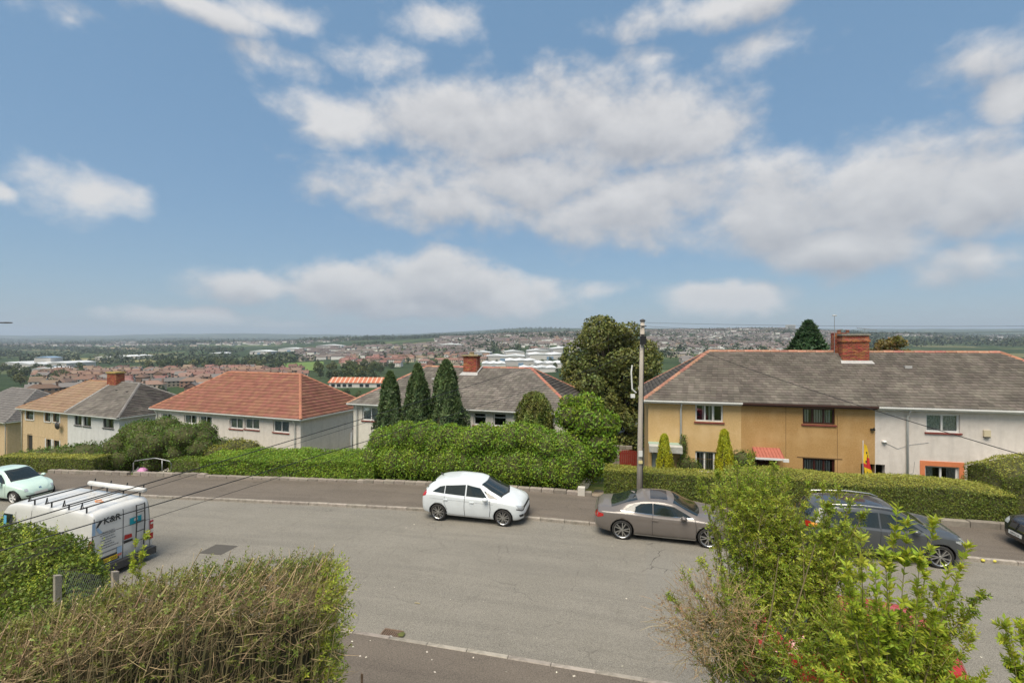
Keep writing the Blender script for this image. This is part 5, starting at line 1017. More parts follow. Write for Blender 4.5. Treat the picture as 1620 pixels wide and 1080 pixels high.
class Car:
    """a body lofted through cross-sections; windows, lamps and trim are laid on its surface"""
    def __init__(s, name, label, L_, top, belt, plan, roofw, bottom, wheels, wr, pm, loc, head, cat='car', sharp=1.):
        s.t = thing(name, label, cat, loc, head); s.L = L_; f = [pchip(q) for q in (top, belt, plan, roofw, bottom)]; s.f = f
        xs = np.concatenate([[-L_/2], -L_/2+np.array([.015, .04, .08, .14]), np.linspace(-L_/2+.22, L_/2-.22, 54), L_/2-np.array([.14, .08, .04, .015]), [L_/2]]); rows = []
        for x in xs:
            zt, zs, w, wr_, zb = [q(x) for q in f]; zs = min(zs, zt-.012); gap = zt-zs; dr = min(.085, gap*.45)
            half = [(0, zb), (.55*w, zb), (.88*w, zb+.015), (.965*w, zb+.1), (.995*w, zb+.38*(zs-zb)), (w, zb+.62*(zs-zb)), (.985*w, zs-.07*min(1, (zs-zb)*2)), (.945*w, zs), (.945*w+(wr_-.945*w)*.5, zs+(gap-dr)*.52), (wr_, zt-dr), (wr_*.86, zt-dr*.34), (wr_*.5, zt-dr*.06), (0, zt)]
            half = crom(half, 3); rows.append([(x, y, z) for y, z in half]+[(x, -y, z) for y, z in half[-2:0:-1]])
        mb = MB().grid(rows, close=True); n = len(rows[0]); mb.f = [q[::-1] for q in mb.f]; mb.f += [tuple(range(n)), tuple(range((len(rows)-1)*n, len(rows)*n))[::-1]]
        body = mb.build('body', pm, None, True); body.data.materials.append(DARKW); dg = bpy.context.evaluated_depsgraph_get()
        bm = bmesh.new(); bm.from_mesh(body.data); bmesh.ops.recalc_face_normals(bm, faces=bm.faces); bm.to_mesh(body.data)
        s.bvh = BVHTree.FromBMesh(bm); bm.free()
        cut = MB()
        for (wx, wy) in wheels:
            for sg in (-1, 1):
                k = 28; A = [(wx+(wr+.055)*math.cos(6.2832*j/k), sg*(wy-.36), wr+(wr+.055)*math.sin(6.2832*j/k)) for j in range(k)]; B = [(p[0], sg*(wy+.5), p[2]) for p in A]
                fs = [(j, (j+1) % k, k+(j+1) % k, k+j) for j in range(k)]+[tuple(range(k))[::-1], tuple(range(k, 2*k))]; cut.add(A+B, fs if sg < 0 else [q[::-1] for q in fs])
        co = cut.build('cutter', DARKW); bm = bmesh.new(); bm.from_mesh(co.data); bmesh.ops.recalc_face_normals(bm, faces=bm.faces); bm.to_mesh(co.data); bm.free()
        md = body.modifiers.new('arch', 'BOOLEAN'); md.object = co; md.operation = 'DIFFERENCE'; md.solver = 'EXACT'; md.material_mode = 'TRANSFER'
        bpy.context.view_layer.update(); me = bpy.data.meshes.new_from_object(body.evaluated_get(bpy.context.evaluated_depsgraph_get())); body.modifiers.clear(); body.data = me; bpy.data.objects.remove(co)
        body.parent = s.t; s.body = body; s.wheels = wheels; s.wr = wr
    def cast(s, p, d, off):
        h, n, i, dist = s.bvh.ray_cast(Vector(p), Vector(d))
        if h is None: return None
        if n.dot(Vector(d)) > 0: n = -n
        return h+n*off
    def patch(s, name, lo, hi, view, M, par=None, nu=10, nv=5, off=.006, mirror=False, curve=0.):
        """lo, hi: two polylines in the view's plane; view: side/front/rear/top"""
        def pl(P, u):
            P = [Vector((*q, 0)) for q in P]; d = [0]
            for a, b in zip(P, P[1:]): d.append(d[-1]+(b-a).length)
            q = u*d[-1]; i = 0
            while i < len(P)-2 and d[i+1] < q: i += 1
            return P[i].lerp(P[i+1], (q-d[i])/max(1e-9, d[i+1]-d[i]))
        out = []
        for sg in ((1, -1) if mirror else (1,)):
            rows = []; ok = True
            for j in range(nv+1):
                r = []
                for i in range(nu+1):
                    q = pl(lo, i/nu).lerp(pl(hi, i/nu), j/nv); a, b = q.x, q.y
                    if view == 'side': h = s.cast((a, -3*sg, b), (0, sg, 0), off)
                    elif view == 'front': h = s.cast((6, a*sg, b), (-1, 0, 0), off)
                    elif view == 'rear': h = s.cast((-6, a*sg, b), (1, 0, 0), off)
                    else: h = s.cast((a, b*sg, 5), (0, 0, -1), off)
                    if h is None: h = r[-1] if r else (rows[-1][i] if rows else None)
                    if h is None: ok = False; h = Vector((0, 0, 0))
                    r.append(h)
                rows.append(r)
            if ok: out.append(MB().grid(rows).build(name, M, par or s.t, True))
        return out
    def line(s, pts, view='side', w=.012, mirror=True, M=None, name='panel_gap', off=.004):
        lo = pts; hi = []
        for i, p in enumerate(pts):
            a = Vector((*pts[max(i-1, 0)], 0)); b = Vector((*pts[min(i+1, len(pts)-1)], 0)); d = (b-a).normalized(); hi.append((p[0]-d.y*w, p[1]+d.x*w))
        s.patch(name, lo, hi, view, M or SEAM, nu=16, nv=1, off=off, mirror=mirror)
    def add_wheels(s, spokes=5, style='single', rimr=.76, rm=ALLOY, w=.2, twist=.0):
        r = s.wr
        for (wx, wy) in s.wheels:
            for sg in (-1, 1):
                wh = link('wheel', None, s.t, (wx, sg*(wy-.012), r)); wh.rotation_euler = (0, random.uniform(0, 6), 0 if sg < 0 else math.pi)
                ty = MB().lathe([(r*rimr, .012), (r*rimr+.012, -.004), (r*.93, -.006), (r*.985, .02), (r, .05), (r, w-.05), (r*.985, w-.02), (r*.9, w), (r*rimr, w)], 30, 'y').build('tyre', TYRE, wh, True)
                q = r*rimr; mb = MB().lathe([(q, .006), (q*.985, .0), (q*.93, .012), (q*.9, .07), (q*.88, .14)], 30, 'y'); mb.lathe([(q*.17, .016), (q*.15, .006), (.001, .006)], 14, 'y')
                for k in range(spokes):
                    a = 6.2832*k/spokes
                    for da in ((0,) if style == 'single' else (-.17, .17)):
                        a0, a1 = a+da*.5, a+da*1.3+twist; wd0, wd1 = (.16, .2) if style == 'single' else (.09, .095); pts = []
                        for (rr, aa, wd, yy) in ((q*.12, a0, wd0*q*.9, .012), (q*.95, a1, wd1*q*.75, .012)):
                            c_, s_ = math.cos(aa), math.sin(aa)
                            for sd in (-1, 1): pts += [(rr*c_-sd*wd*s_*.7, yy, rr*s_+sd*wd*c_*.7), (rr*c_-sd*wd*s_*.7, yy+.05, rr*s_+sd*wd*c_*.7)]
                        mb.add(pts, [(0, 2, 6, 4), (1, 5, 7, 3), (0, 4, 5, 1), (2, 3, 7, 6), (0, 1, 3, 2), (4, 6, 7, 5)])
                mb.build('rim', rm, wh, False); MB().lathe([(.001, .1), (q*.89, .1)], 24, 'y').build('brake_disc', mat('brake_dark', (.03, .03, .03), .6, metal=.4), wh)  # dark disc closing the wheel behind the spokes
    def mirrors(s, x, y, z, M, w=.11, cap=None):
        for sg in (-1, 1):
            rows = []
            for i, (a, k) in enumerate(((-.1, .25), (-.07, .8), (0, 1), (.06, .85), (.1, .45), (.115, .1))):
                rows.append([(x+a, sg*(y+.09+.085*k*math.cos(q)*1.15), z+.075*k*math.sin(q)) for q in np.linspace(0, 6.2832, 13)[:-1]])
            m = MB().grid(rows, close=True).build('door_mirror', M, s.t, True); MB().tube([(x-.0, sg*(y-.06), z-.05), (x, sg*(y+.06), z-.04)], .025, 6).build('mirror_stalk', BLACKP, m)
    def handles(s, pts, M, w=.16):
        for (x, z) in pts:
            for sg in (-1, 1):
                h = s.cast((x, 3*sg, z), (0, -sg, 0), 0)
                if h: MB().box((x-w/2, h.y-.005 if sg > 0 else h.y-.03, z-.014), (x+w/2, h.y+.03 if sg > 0 else h.y+.005, z+.014)).build('door_handle', M, s.t)
    def plate(s, x, z, txt, M, w=.52, h=.11, tilt=0., front=True):
        p = MB().box((-.006, -w/2, -h/2), (.006, w/2, h/2)).build('number_plate', M, s.t, loc=(x, 0, z)); p.rotation_euler = (0, tilt, 0)
        if txt: text('plate_text', txt, .1, BLACKP, p, (.008 if front else -.008, 0, -.035), (rad(90), 0, rad(90) if front else rad(-90)), .001, 'CENTER')
HEAD = -TH
# --- white hatchback
WP = paint('white_paint', (.7, .745, .77), .3)
c = Car('white_hatchback', 'white five-door hatchback parked by the kerb in front of the tall hedge', 4.02,
    [(-2.01, .62), (-1.98, .94), (-1.88, 1.1), (-1.55, 1.38), (-1.15, 1.47), (-.6, 1.515), (0, 1.5), (.38, 1.41), (.8, 1.21), (1.28, 1.0), (1.6, .9), (1.87, .77), (1.97, .62), (2.01, .5)],
    [(-2.01, .6), (-1.9, .95), (-1.4, 1.02), (-.4, .98), (.6, .935), (1.1, .895), (1.6, .81), (1.9, .7), (2.01, .48)], [(-2.01, .5), (-1.97, .66), (-1.86, .78), (-1.5, .835), (-.8, .845), (.5, .845), (1.2, .84), (1.6, .8), (1.85, .7), (1.97, .53), (2.01, .36)],
    [(-2.01, .35), (-1.8, .52), (-1.4, .57), (-.6, .6), (.2, .59), (.7, .6), (1.1, .66), (1.6, .6), (1.9, .45), (2.01, .25)], [(-2.01, .34), (-1.8, .24), (-1.2, .2), (1.2, .18), (1.75, .2), (2.01, .26)], [(-1.27, .845), (1.26, .84)], .31, WP, sn(-5.76, 17.5, g(-5.7)+.06), HEAD)
c.add_wheels(6, 'double'); c.mirrors(.62, .84, .98, WP); c.handles([(-.95, .83), (.08, .8)], WP)
c.patch('side_window', [(-1.5, 1.07), (-1.02, 1.04)], [(-1.22, 1.25), (-1.02, 1.295)], 'side', GLS, mirror=True); c.patch('side_window', [(-.99, 1.04), (-.2, 1.005)], [(-.99, 1.3), (-.2, 1.37)], 'side', GLS, mirror=True)
c.patch('side_window', [(-.15, 1.005), (.66, .975)], [(-.15, 1.372), (.36, 1.285)], 'side', GLS, mirror=True); c.patch('quarter_window', [(.72, .972), (1.06, .955)], [(.5, 1.2), (1.04, .968)], 'side', GLS, mirror=True)
c.patch('windscreen', [(1.14, -.62), (1.26, -.3), (1.3, 0), (1.26, .3), (1.14, .62)], [(.38, -.52), (.43, -.25), (.45, 0), (.43, .25), (.38, .52)], 'top', GLS, nu=16, nv=10); c.patch('rear_window', [(-.55, 1.12), (.55, 1.12)], [(-.48, 1.38), (.48, 1.38)], 'rear', GLS)
c.patch('windscreen_rubber', [(1.17, -.64), (1.32, 0), (1.17, .64)], [(1.13, -.61), (1.27, 0), (1.13, .61)], 'top', SEAM, nu=16, nv=1, off=.012)
c.patch('headlight', [(.34, .62), (.55, .58), (.72, .66)], [(.34, .66), (.55, .71), (.72, .79)], 'front', LENS, mirror=True, nu=12); c.patch('headlight_rim', [(.3, .6), (.6, .55), (.75, .63)], [(.3, .625), (.6, .585), (.75, .665)], 'front', BLACKP, mirror=True, nu=12, off=.01)
c.patch('grille', [(-.36, .6), (.36, .6)], [(-.4, .66), (.4, .66)], 'front', BLACKP, off=.01); c.patch('lower_grille', [(-.45, .26), (.45, .26)], [(-.5, .42), (.5, .42)], 'front', BLACKP, off=.008); c.patch('fog_recess', [(.52, .34), (.68, .36)], [(.54, .44), (.7, .44)], 'front', BLACKP, mirror=True, off=.01)
c.patch('tail_light', [(.56, .82), (.72, .82)], [(.5, 1.04), (.64, 1.06)], 'rear', REDL, mirror=True); c.patch('tail_light_side', [(-1.93, .86), (-1.76, .93)], [(-1.9, 1.02), (-1.74, 1.03)], 'side', REDL, mirror=True)
c.line([(-.2, .24), (-.21, .6), (-.19, .99)], w=.018); c.line([(.76, .3), (.8, .6), (.78, .93)], w=.018); c.line([(-1.6, .84), (-.6, .82), (.9, .78)], w=.01, M=mat('sill_shade', (.45, .47, .48), .4), name='side_crease'); c.line([(-1.0, .95), (-1.02, .7), (-.9, .45)]); c.line([(-.95, .3), (-.4, .27), (.3, .26), (.8, .3)], w=.02, M=mat('sill_shade', (.45, .47, .48), .4), name='sill_line')
c.plate(1.99, .46, None, PLW, tilt=-.1); MB().tube([(-1.35, 0, 1.49), (-1.47, 0, 1.555)], [.045, .015], 6).build('roof_fin', BLACKP, c.t)
# --- taupe coupe
TP = paint('taupe_metallic', (.185, .163, .147), .36, .2)
c = Car('taupe_coupe', 'taupe two-door coupe with sunroof parked below the utility pole', 4.62,
    [(-2.31, .68), (-2.27, .9), (-2.1, .985), (-1.8, 1.0), (-1.15, 1.22), (-.6, 1.335), (-.1, 1.355), (.3, 1.31), (.8, 1.1), (1.15, .955), (1.7, .88), (2.1, .76), (2.27, .6), (2.31, .5)],
    [(-2.31, .64), (-2.1, .9), (-1.4, .93), (0, .88), (1.0, .86), (1.7, .8), (2.1, .68), (2.31, .46)], [(-2.31, .55), (-2.26, .73), (-2.1, .85), (-1.5, .92), (-.5, .9), (.6, .905), (1.4, .925), (1.9, .86), (2.15, .72), (2.27, .54), (2.31, .4)],
    [(-2.31, .45), (-2.0, .68), (-1.5, .69), (-.8, .67), (0, .68), (.7, .7), (1.2, .76), (1.8, .66), (2.15, .5), (2.31, .3)], [(-2.31, .36), (-2.0, .24), (-1.3, .17), (1.3, .16), (2.0, .19), (2.31, .26)], [(-1.36, .915), (1.39, .92)], .335, TP, sn(1.1, 17.45, .06), HEAD-.012)
c.add_wheels(5, 'double', .8, twist=.12, w=.24); c.mirrors(.62, .88, .94, mat('taupe_mirror', (.1, .088, .08), .35, coat=.7)); c.handles([(-.28, .77)], TP, .2)
c.patch('side_window', [(-1.35, .985), (-.36, .945)], [(-.95, 1.19), (-.36, 1.265)], 'side', GLS, mirror=True, nu=14); c.patch('side_window', [(-.33, .945), (.9, .915)], [(-.33, 1.265), (.33, 1.2)], 'side', GLS, mirror=True, nu=14)
c.line([(-1.4, .97), (-.36, .928), (.95, .898)], w=.012, M=CHROME, name='window_trim', off=.008)
c.patch('windscreen', [(1.06, -.68), (1.16, -.35), (1.2, 0), (1.16, .35), (1.06, .68)], [(.3, -.58), (.36, -.28), (.38, 0), (.36, .28), (.3, .58)], 'top', GLS, nu=16, nv=10); c.patch('rear_window', [(-1.72, -.58), (-1.76, 0), (-1.72, .58)], [(-.84, -.52), (-.9, 0), (-.84, .52)], 'top', GLS, nu=14, nv=8)
c.patch('sunroof', [(-.42, -.44), (-.42, .44)], [(.14, -.44), (.14, .44)], 'top', mat('sunroof_glass', (.03, .03, .032), .08, coat=.2), nu=10, nv=6); c.line([(.02, -.46), (.02, .46)], 'top', .02, False)
c.patch('tail_light', [(.42, .68), (.78, .7)], [(.42, .84), (.7, .86)], 'rear', REDL, mirror=True, nu=12); c.patch('tail_light_side', [(-2.2, .68), (-1.98, .76)], [(-2.17, .86), (-1.98, .84)], 'side', REDL, mirror=True)
c.patch('headlight', [(.45, .58), (.8, .62)], [(.45, .68), (.8, .72)], 'front', LENS, mirror=True); c.patch('grille', [(-.3, .3), (.3, .3)], [(-.36, .68), (.36, .68)], 'front', BLACKP, off=.01)
c.line([(-.36, .25), (-.37, .6), (-.345, .945)]); c.line([(1.0, .3), (1.02, .6), (.98, .9)]); c.line([(-.95, .22), (0, .2), (.98, .22)], w=.035, M=ALLOY, name='sill_strip', off=.02); c.line([(-2.0, .76), (-1.0, .74), (.3, .72), (1.9, .7)], w=.008, M=mat('taupe_crease', (.24, .2, .175), .3, metal=.4), name='crease_line', off=.003)
MB().tube([(-.95, 0, 1.34), (-1.07, 0, 1.39)], [.04, .012], 6).build('roof_fin', TP, c.t); c.patch('boot_lip', [(-2.26, -.6), (-2.29, 0), (-2.26, .6)], [(-2.19, -.6), (-2.22, 0), (-2.19, .6)], 'top', TP, off=.03); c.patch('door_mark', [(1.08, .66), (1.16, .655)], [(1.08, .69), (1.16, .685)], 'side', CHROME, mirror=True, nu=3, nv=1, off=.01)
# --- dark grey crossover
GP = paint('dark_grey_metallic', (.075, .083, .09), .36, .2)
c = Car('grey_crossover', 'dark grey crossover with roof rails parked behind the leafy shrub', 4.38,
    [(-2.19, .7), (-2.15, 1.02), (-2.0, 1.3), (-1.7, 1.52), (-1.0, 1.6), (-.2, 1.615), (.25, 1.56), (.75, 1.32), (1.15, 1.1), (1.65, 1.02), (2.0, .88), (2.15, .68), (2.19, .52)],
    [(-2.19, .66), (-2.0, 1.04), (-1.2, 1.06), (0, 1.02), (1.0, .99), (1.6, .93), (2.0, .78), (2.19, .5)], [(-2.19, .6), (-2.14, .76), (-2.0, .87), (-1.4, .915), (0, .91), (1.2, .92), (1.7, .88), (2.0, .74), (2.14, .56), (2.19, .42)],
    [(-2.19, .42), (-1.9, .6), (-1.3, .63), (-.4, .65), (.3, .63), (.8, .66), (1.2, .74), (1.8, .66), (2.1, .48), (2.19, .3)], [(-2.19, .4), (-1.9, .28), (-1.2, .23), (1.2, .22), (1.9, .24), (2.19, .3)], [(-1.3, .915), (1.33, .915)], .345, GP, sn(7.62, 17.65, .06), HEAD-.015)
c.add_wheels(5, 'double', .77, w=.23); c.mirrors(.66, .9, 1.08, GP); c.handles([(-1.0, .92), (.05, .9)], CHROME)
c.patch('side_window', [(-1.7, 1.1), (-1.15, 1.075)], [(-1.45, 1.34), (-1.15, 1.41)], 'side', GLS, mirror=True); c.patch('side_window', [(-1.1, 1.075), (-.22, 1.05)], [(-1.1, 1.42), (-.22, 1.46)], 'side', GLS, mirror=True); c.patch('side_window', [(-.17, 1.05), (.92, 1.03)], [(-.17, 1.46), (.34, 1.4)], 'side', GLS, mirror=True)
c.patch('windscreen', [(1.06, -.7), (1.16, -.35), (1.2, 0), (1.16, .35), (1.06, .7)], [(.28, -.54), (.34, -.25), (.36, 0), (.34, .25), (.28, .54)], 'top', GLS, nu=16, nv=10); c.patch('rear_window', [(-.58, 1.12), (.58, 1.12)], [(-.5, 1.42), (.5, 1.42)], 'rear', GLS)
c.patch('headlight', [(.42, .72), (.76, .76)], [(.42, .82), (.74, .9)], 'front', LENS, mirror=True); c.patch('headlight_side', [(1.86, .74), (1.7, .82)], [(1.88, .84), (1.7, .86)], 'side', LENS, mirror=True); c.patch('grille', [(-.38, .5), (.38, .5)], [(-.42, .76), (.42, .76)], 'front', BLACKP, off=.01); c.patch('tail_light', [(.5, .84), (.84, .86)], [(.5, 1.0), (.8, 1.04)], 'rear', REDL, mirror=True); c.patch('tail_light_side', [(-2.1, .9), (-1.85, .95)], [(-2.06, 1.04), (-1.85, 1.03)], 'side', AMBER, mirror=True)
for sg in (-1, 1): MB().tube([(-1.75, sg*.6, 1.5), (-1.6, sg*.62, 1.585), (-.6, sg*.645, 1.64), (.1, sg*.63, 1.6), (.32, sg*.61, 1.52)], .022, 6).build('roof_rail', ALLOY, c.t, True)
c.line([(-.2, .3), (-.21, .7), (-.19, 1.05)]); c.line([(.98, .36), (1.0, .7), (.97, 1.0)]); c.line([(-1.02, .34), (-.3, .3), (1.0, .33)], w=.06, M=TRIM, name='sill_cladding', off=.015); c.line([(-1.15, 1.03), (-1.12, .8), (-.95, .55)]); c.patch('roof_panel', [(-1.5, -.42), (-1.5, .42)], [(.05, -.42), (.05, .42)], 'top', mat('grey_roof_glass', (.045, .045, .048), .12, coat=.8), nu=10, nv=8)
# --- mint green city car at the left edge
MP = paint('mint_paint', (.58, .75, .67), .3)
c = Car('mint_city_car', 'small rounded mint green car at the left edge', 3.56,
    [(-1.78, .6), (-1.74, .9), (-1.62, 1.15), (-1.3, 1.4), (-.8, 1.475), (-.3, 1.485), (.1, 1.43), (.5, 1.2), (.82, .98), (1.2, .9), (1.55, .76), (1.74, .58), (1.78, .48)],
    [(-1.78, .56), (-1.6, .86), (-1.0, .9), (0, .88), (.8, .86), (1.3, .78), (1.6, .66), (1.78, .46)], [(-1.78, .5), (-1.73, .64), (-1.55, .75), (-1.0, .81), (0, .8), (.9, .8), (1.3, .76), (1.6, .63), (1.74, .48), (1.78, .34)],
    [(-1.78, .38), (-1.5, .52), (-.9, .56), (-.2, .57), (.4, .58), (.8, .64), (1.3, .56), (1.6, .44), (1.78, .26)], [(-1.78, .34), (-1.5, .22), (1.4, .18), (1.78, .26)], [(-1.12, .8), (1.18, .79)], .29, MP, sn(-29.6, 16.85, g(-29.6)+.01), HEAD)
c.add_wheels(5, 'single', .74, mat('white_wheel', (.68, .68, .66), .4)); c.mirrors(.45, .8, .93, MP); c.handles([(-.25, .8)], CHROME)
c.patch('side_window', [(-.2, .92), (.62, .9)], [(-.25, 1.32), (.15, 1.27)], 'side', GLS, mirror=True); c.patch('side_window', [(-1.2, .95), (-.28, .93)], [(-.85, 1.28), (-.32, 1.32)], 'side', GLS, mirror=True)
c.patch('windscreen', [(.78, -.6), (.86, 0), (.78, .6)], [(.06, -.48), (.14, 0), (.06, .48)], 'top', GLS, nu=16, nv=10); c.patch('headlight', [(.46, .56), (.58, .55)], [(.46, .68), (.58, .67)], 'front', LENS, mirror=True); c.patch('lower_grille', [(-.5, .3), (.5, .3)], [(-.56, .38), (.56, .38)], 'front', BLACKP, off=.01)
c.patch('badge', [(-.05, .6), (.05, .6)], [(-.05, .66), (.05, .66)], 'front', CHROME, off=.01); c.plate(1.79, .44, None, PLW, tilt=-.12); c.line([(-.28, .26), (-.27, .6), (-.24, .9)]); c.line([(.72, .3), (.74, .6), (.7, .88)])
# --- black car nose at the right edge
BP = paint('black_paint', (.014, .016, .019), .25)
c = Car('black_saloon', 'black car whose nose and white plate show at the right edge', 4.5,
    [(-2.25, .68), (-2.1, .98), (-1.6, 1.05), (-1.0, 1.34), (-.3, 1.42), (.2, 1.38), (.75, 1.14), (1.1, 1.0), (1.7, .92), (2.1, .78), (2.21, .6), (2.25, .5)], [(-2.25, .64), (-1.9, .93), (0, .92), (1.0, .9), (1.7, .84), (2.1, .7), (2.25, .47)],
    [(-2.25, .6), (-2.1, .8), (-1.4, .9), (0, .9), (1.2, .91), (1.8, .86), (2.1, .7), (2.25, .46)], [(-2.25, .45), (-1.5, .58), (-.3, .58), (.5, .6), (1.1, .72), (1.8, .66), (2.25, .34)], [(-2.25, .36), (-1.9, .22), (1.9, .19), (2.25, .26)], [(-1.35, .9), (1.38, .905)], .325, BP, sn(12.05+2.25, 18.75, .115), math.pi-TH)
c.add_wheels(5, 'double', .78); c.mirrors(.62, .88, .98, BP)
c.patch('windscreen', [(1.04, -.66), (1.14, 0), (1.04, .66)], [(.24, -.5), (.32, 0), (.24, .5)], 'top', GLS, nu=14, nv=8); c.patch('side_window', [(-1.3, .97), (.85, .95)], [(-.95, 1.24), (.3, 1.24)], 'side', GLS, mirror=True, nu=14)
for sg in (-1, 1): c.patch('kidney_grille', [(sg*.04, .58), (sg*.32, .58)], [(sg*.04, .74), (sg*.3, .74)], 'front', DARKF, off=.012); c.patch('grille_surround', [(sg*.03, .735), (sg*.33, .735)], [(sg*.03, .765), (sg*.31, .765)], 'front', CHROME, off=.018); c.patch('grille_surround', [(sg*.03, .56), (sg*.33, .56)], [(sg*.03, .585), (sg*.33, .585)], 'front', CHROME, off=.018)
c.patch('headlight', [(.44, .64), (.78, .66)], [(.44, .74), (.78, .8)], 'front', LENS, mirror=True); c.plate(2.27, .44, 'MM13 U', PLW, tilt=-.06)
# --- red car behind the shrub
RP = paint('red_paint', (.42, .02, .022), .25)
c = Car('red_hatchback', 'bright red car parked at the near kerb, mostly hidden by the shrub', 3.95,
    [(-1.97, .62), (-1.93, .95), (-1.75, 1.25), (-1.4, 1.42), (-.6, 1.47), (0, 1.45), (.35, 1.36), (.8, 1.12), (1.15, .96), (1.6, .86), (1.88, .7), (1.97, .5)], [(-1.97, .6), (-1.7, .93), (-.4, .92), (.6, .89), (1.1, .86), (1.6, .78), (1.97, .48)],
    [(-1.97, .55), (-1.85, .74), (-1.4, .83), (.5, .84), (1.2, .83), (1.6, .77), (1.88, .62), (1.97, .38)], [(-1.97, .38), (-1.5, .56), (-.4, .6), (.6, .6), (1.1, .66), (1.7, .55), (1.97, .26)], [(-1.97, .34), (-1.7, .22), (1.7, .19), (1.97, .26)], [(-1.22, .835), (1.24, .83)], .3, RP, sn(3.95, 10.75, .012), math.pi-TH)
c.add_wheels(5, 'single'); c.mirrors(.58, .83, .95, RP); c.patch('windscreen', [(1.04, -.6), (1.14, 0), (1.04, .6)], [(.36, -.5), (.42, 0), (.36, .5)], 'top', GLS, nu=14, nv=8); c.patch('side_window', [(-.2, .95), (.85, .93)], [(-.2, 1.3), (.4, 1.26)], 'side', GLS, mirror=True); c.patch('side_window', [(-1.4, .97), (-.27, .95)], [(-1.15, 1.26), (-.27, 1.3)], 'side', GLS, mirror=True)
c.patch('rear_window', [(-.56, 1.02), (.56, 1.02)], [(-.5, 1.3), (.5, 1.3)], 'rear', GLS); c.patch('tail_light', [(.5, .75), (.72, .75)], [(.5, .98), (.66, .98)], 'rear', REDL, mirror=True); c.patch('headlight', [(.4, .6), (.66, .62)], [(.4, .72), (.62, .74)], 'front', LENS, mirror=True)
c.line([(-.24, .26), (-.24, .6), (-.24, .93)])
for o in bpy.data.objects:
    if o.name in ('white_hatchback', 'taupe_coupe', 'grey_crossover'): o.rotation_euler = (.058, 0, o.rotation_euler.z)
# --- builder's van
VP = paint('van_white', (.66, .66, .64), .4)
VH = 2.22
c = Car('builders_van', 'white high-roofed van with ladder, roof rack and lettering, seen from behind', 5.1,
    [(-2.55, .95), (-2.535, 2.0), (-2.49, 2.14), (-2.36, VH), (-1.5, VH+.02), (.4, VH), (.95, 2.12), (1.35, 1.72), (1.7, 1.34), (2.2, 1.1), (2.45, .9), (2.55, .6)], [(-2.55, .93), (-2.52, 1.15), (-1.0, 1.18), (1.2, 1.16), (1.7, 1.1), (2.2, .98), (2.55, .56)],
    [(-2.55, .93), (-2.5, .965), (-2.3, .98), (0, .985), (1.2, .97), (1.8, .93), (2.3, .82), (2.5, .66), (2.55, .5)], [(-2.55, .8), (-2.5, .81), (-2.2, .83), (.5, .83), (1.0, .8), (1.4, .78), (1.9, .72), (2.4, .5), (2.55, .35)], [(-2.55, .45), (-2.3, .36), (-1.5, .32), (1.8, .28), (2.4, .26), (2.55, .34)], [(-1.4, .955), (1.75, .94)], .34, VP, sn(-15.22-2.55, 11.28, g(-17.5)+.01), math.pi-TH, 'van')
v = c; c.t.rotation_euler = (0, math.atan(-.03), math.pi-TH)
c.add_wheels(6, 'single', .66, mat('steel_wheel', (.25, .25, .25), .5, metal=.5)); c.mirrors(1.25, .95, 1.35, BLACKP)
for sg in (1,): c.patch('cab_window', [(.62, 1.3), (1.5, 1.28)], [(.68, 1.85), (1.14, 1.82)], 'side', GLS, mirror=True)
c.patch('windscreen', [(1.72, -.72), (1.8, 0), (1.72, .72)], [(1.05, -.68), (1.1, 0), (1.05, .68)], 'top', GLS, nu=14, nv=8)
c.line([(-.1, .4), (-.1, 1.2), (-.1, 2.05)]); c.line([(.5, .4), (.52, 1.2), (.56, 1.95)]); c.line([(-2.3, 1.35), (-.4, 1.35)], w=.015); c.line([(-2.3, .8), (.4, .8)], w=.05, M=TRIM, name='rub_strip', off=.012)
# rear: seam, bumper, lamps, plate, ladder (rear view: +y is the van's left, at the near side)
c.line([(0.0, .56), (0.0, 1.3), (0.0, 2.08)], 'rear', .02, False); c.line([(.86, .6), (.86, 1.4), (.8, 2.05)], 'rear', .014, True, name='door_edge')
MB().box((-2.72, -.95, .36), (-2.5, .95, .58)).build('rear_bumper', TRIM, c.t)
for sg in (-1, 1):
    lamp = MB().box((-2.575, sg*.9-.05, .82), (-2.53, sg*.9+.05, 1.42)).build('tail_light', REDL, c.t); MB().box((-2.58, sg*.9-.045, 1.02), (-2.545, sg*.9+.045, 1.14)).build('indicator_lens', mat('white_lens', (.7, .66, .6), .2), lamp); MB().box((-2.58, sg*.9-.045, 1.3), (-2.545, sg*.9+.045, 1.36)).build('reversing_lens', MC['white_lens'], lamp)
c.patch('brake_lamp', [(-.28, 1.12), (-.03, 1.12)], [(-.26, 1.24), (-.05, 1.26)], 'rear', REDL, off=.02); c.patch('door_handle_recess', [(-.3, 1.0), (-.03, 1.0)], [(-.3, 1.07), (-.03, 1.09)], 'rear', BLACKP, off=.015)
c.patch('plate_recess', [(.1, .62), (.8, .62)], [(.12, .84), (.78, .84)], 'rear', TRIM, off=.01)
def on_rear(y, z, off=.02):
    h = c.cast((-6, y, z), (1, 0, 0), off); return h.x if h else -2.56
RX = (rad(90), 0, rad(-90))
pl_ = MB().box((-.006, -.27, -.06), (.006, .27, .06)).build('number_plate', PLY, c.t, loc=(on_rear(.44, .72, .03), .44, .72)); text('plate_text', 'CW61 OXP', .1, BLACKP, pl_, (-.008, 0, -.036), RX, .001, 'CENTER'); MB().box((-.008, .2, -.058), (-.0065, .268, .058)).build('plate_flag', mat('plate_blue', (.02, .06, .4), .4), pl_)
INK = mat('dark_lettering', (.03, .035, .04), .5); LBL = mat('pale_blue_vinyl', (.35, .5, .68), .4); TEAL = mat('teal_vinyl', (.0, .33, .42), .4); GREYI = mat('grey_lettering', (.2, .21, .22), .5)
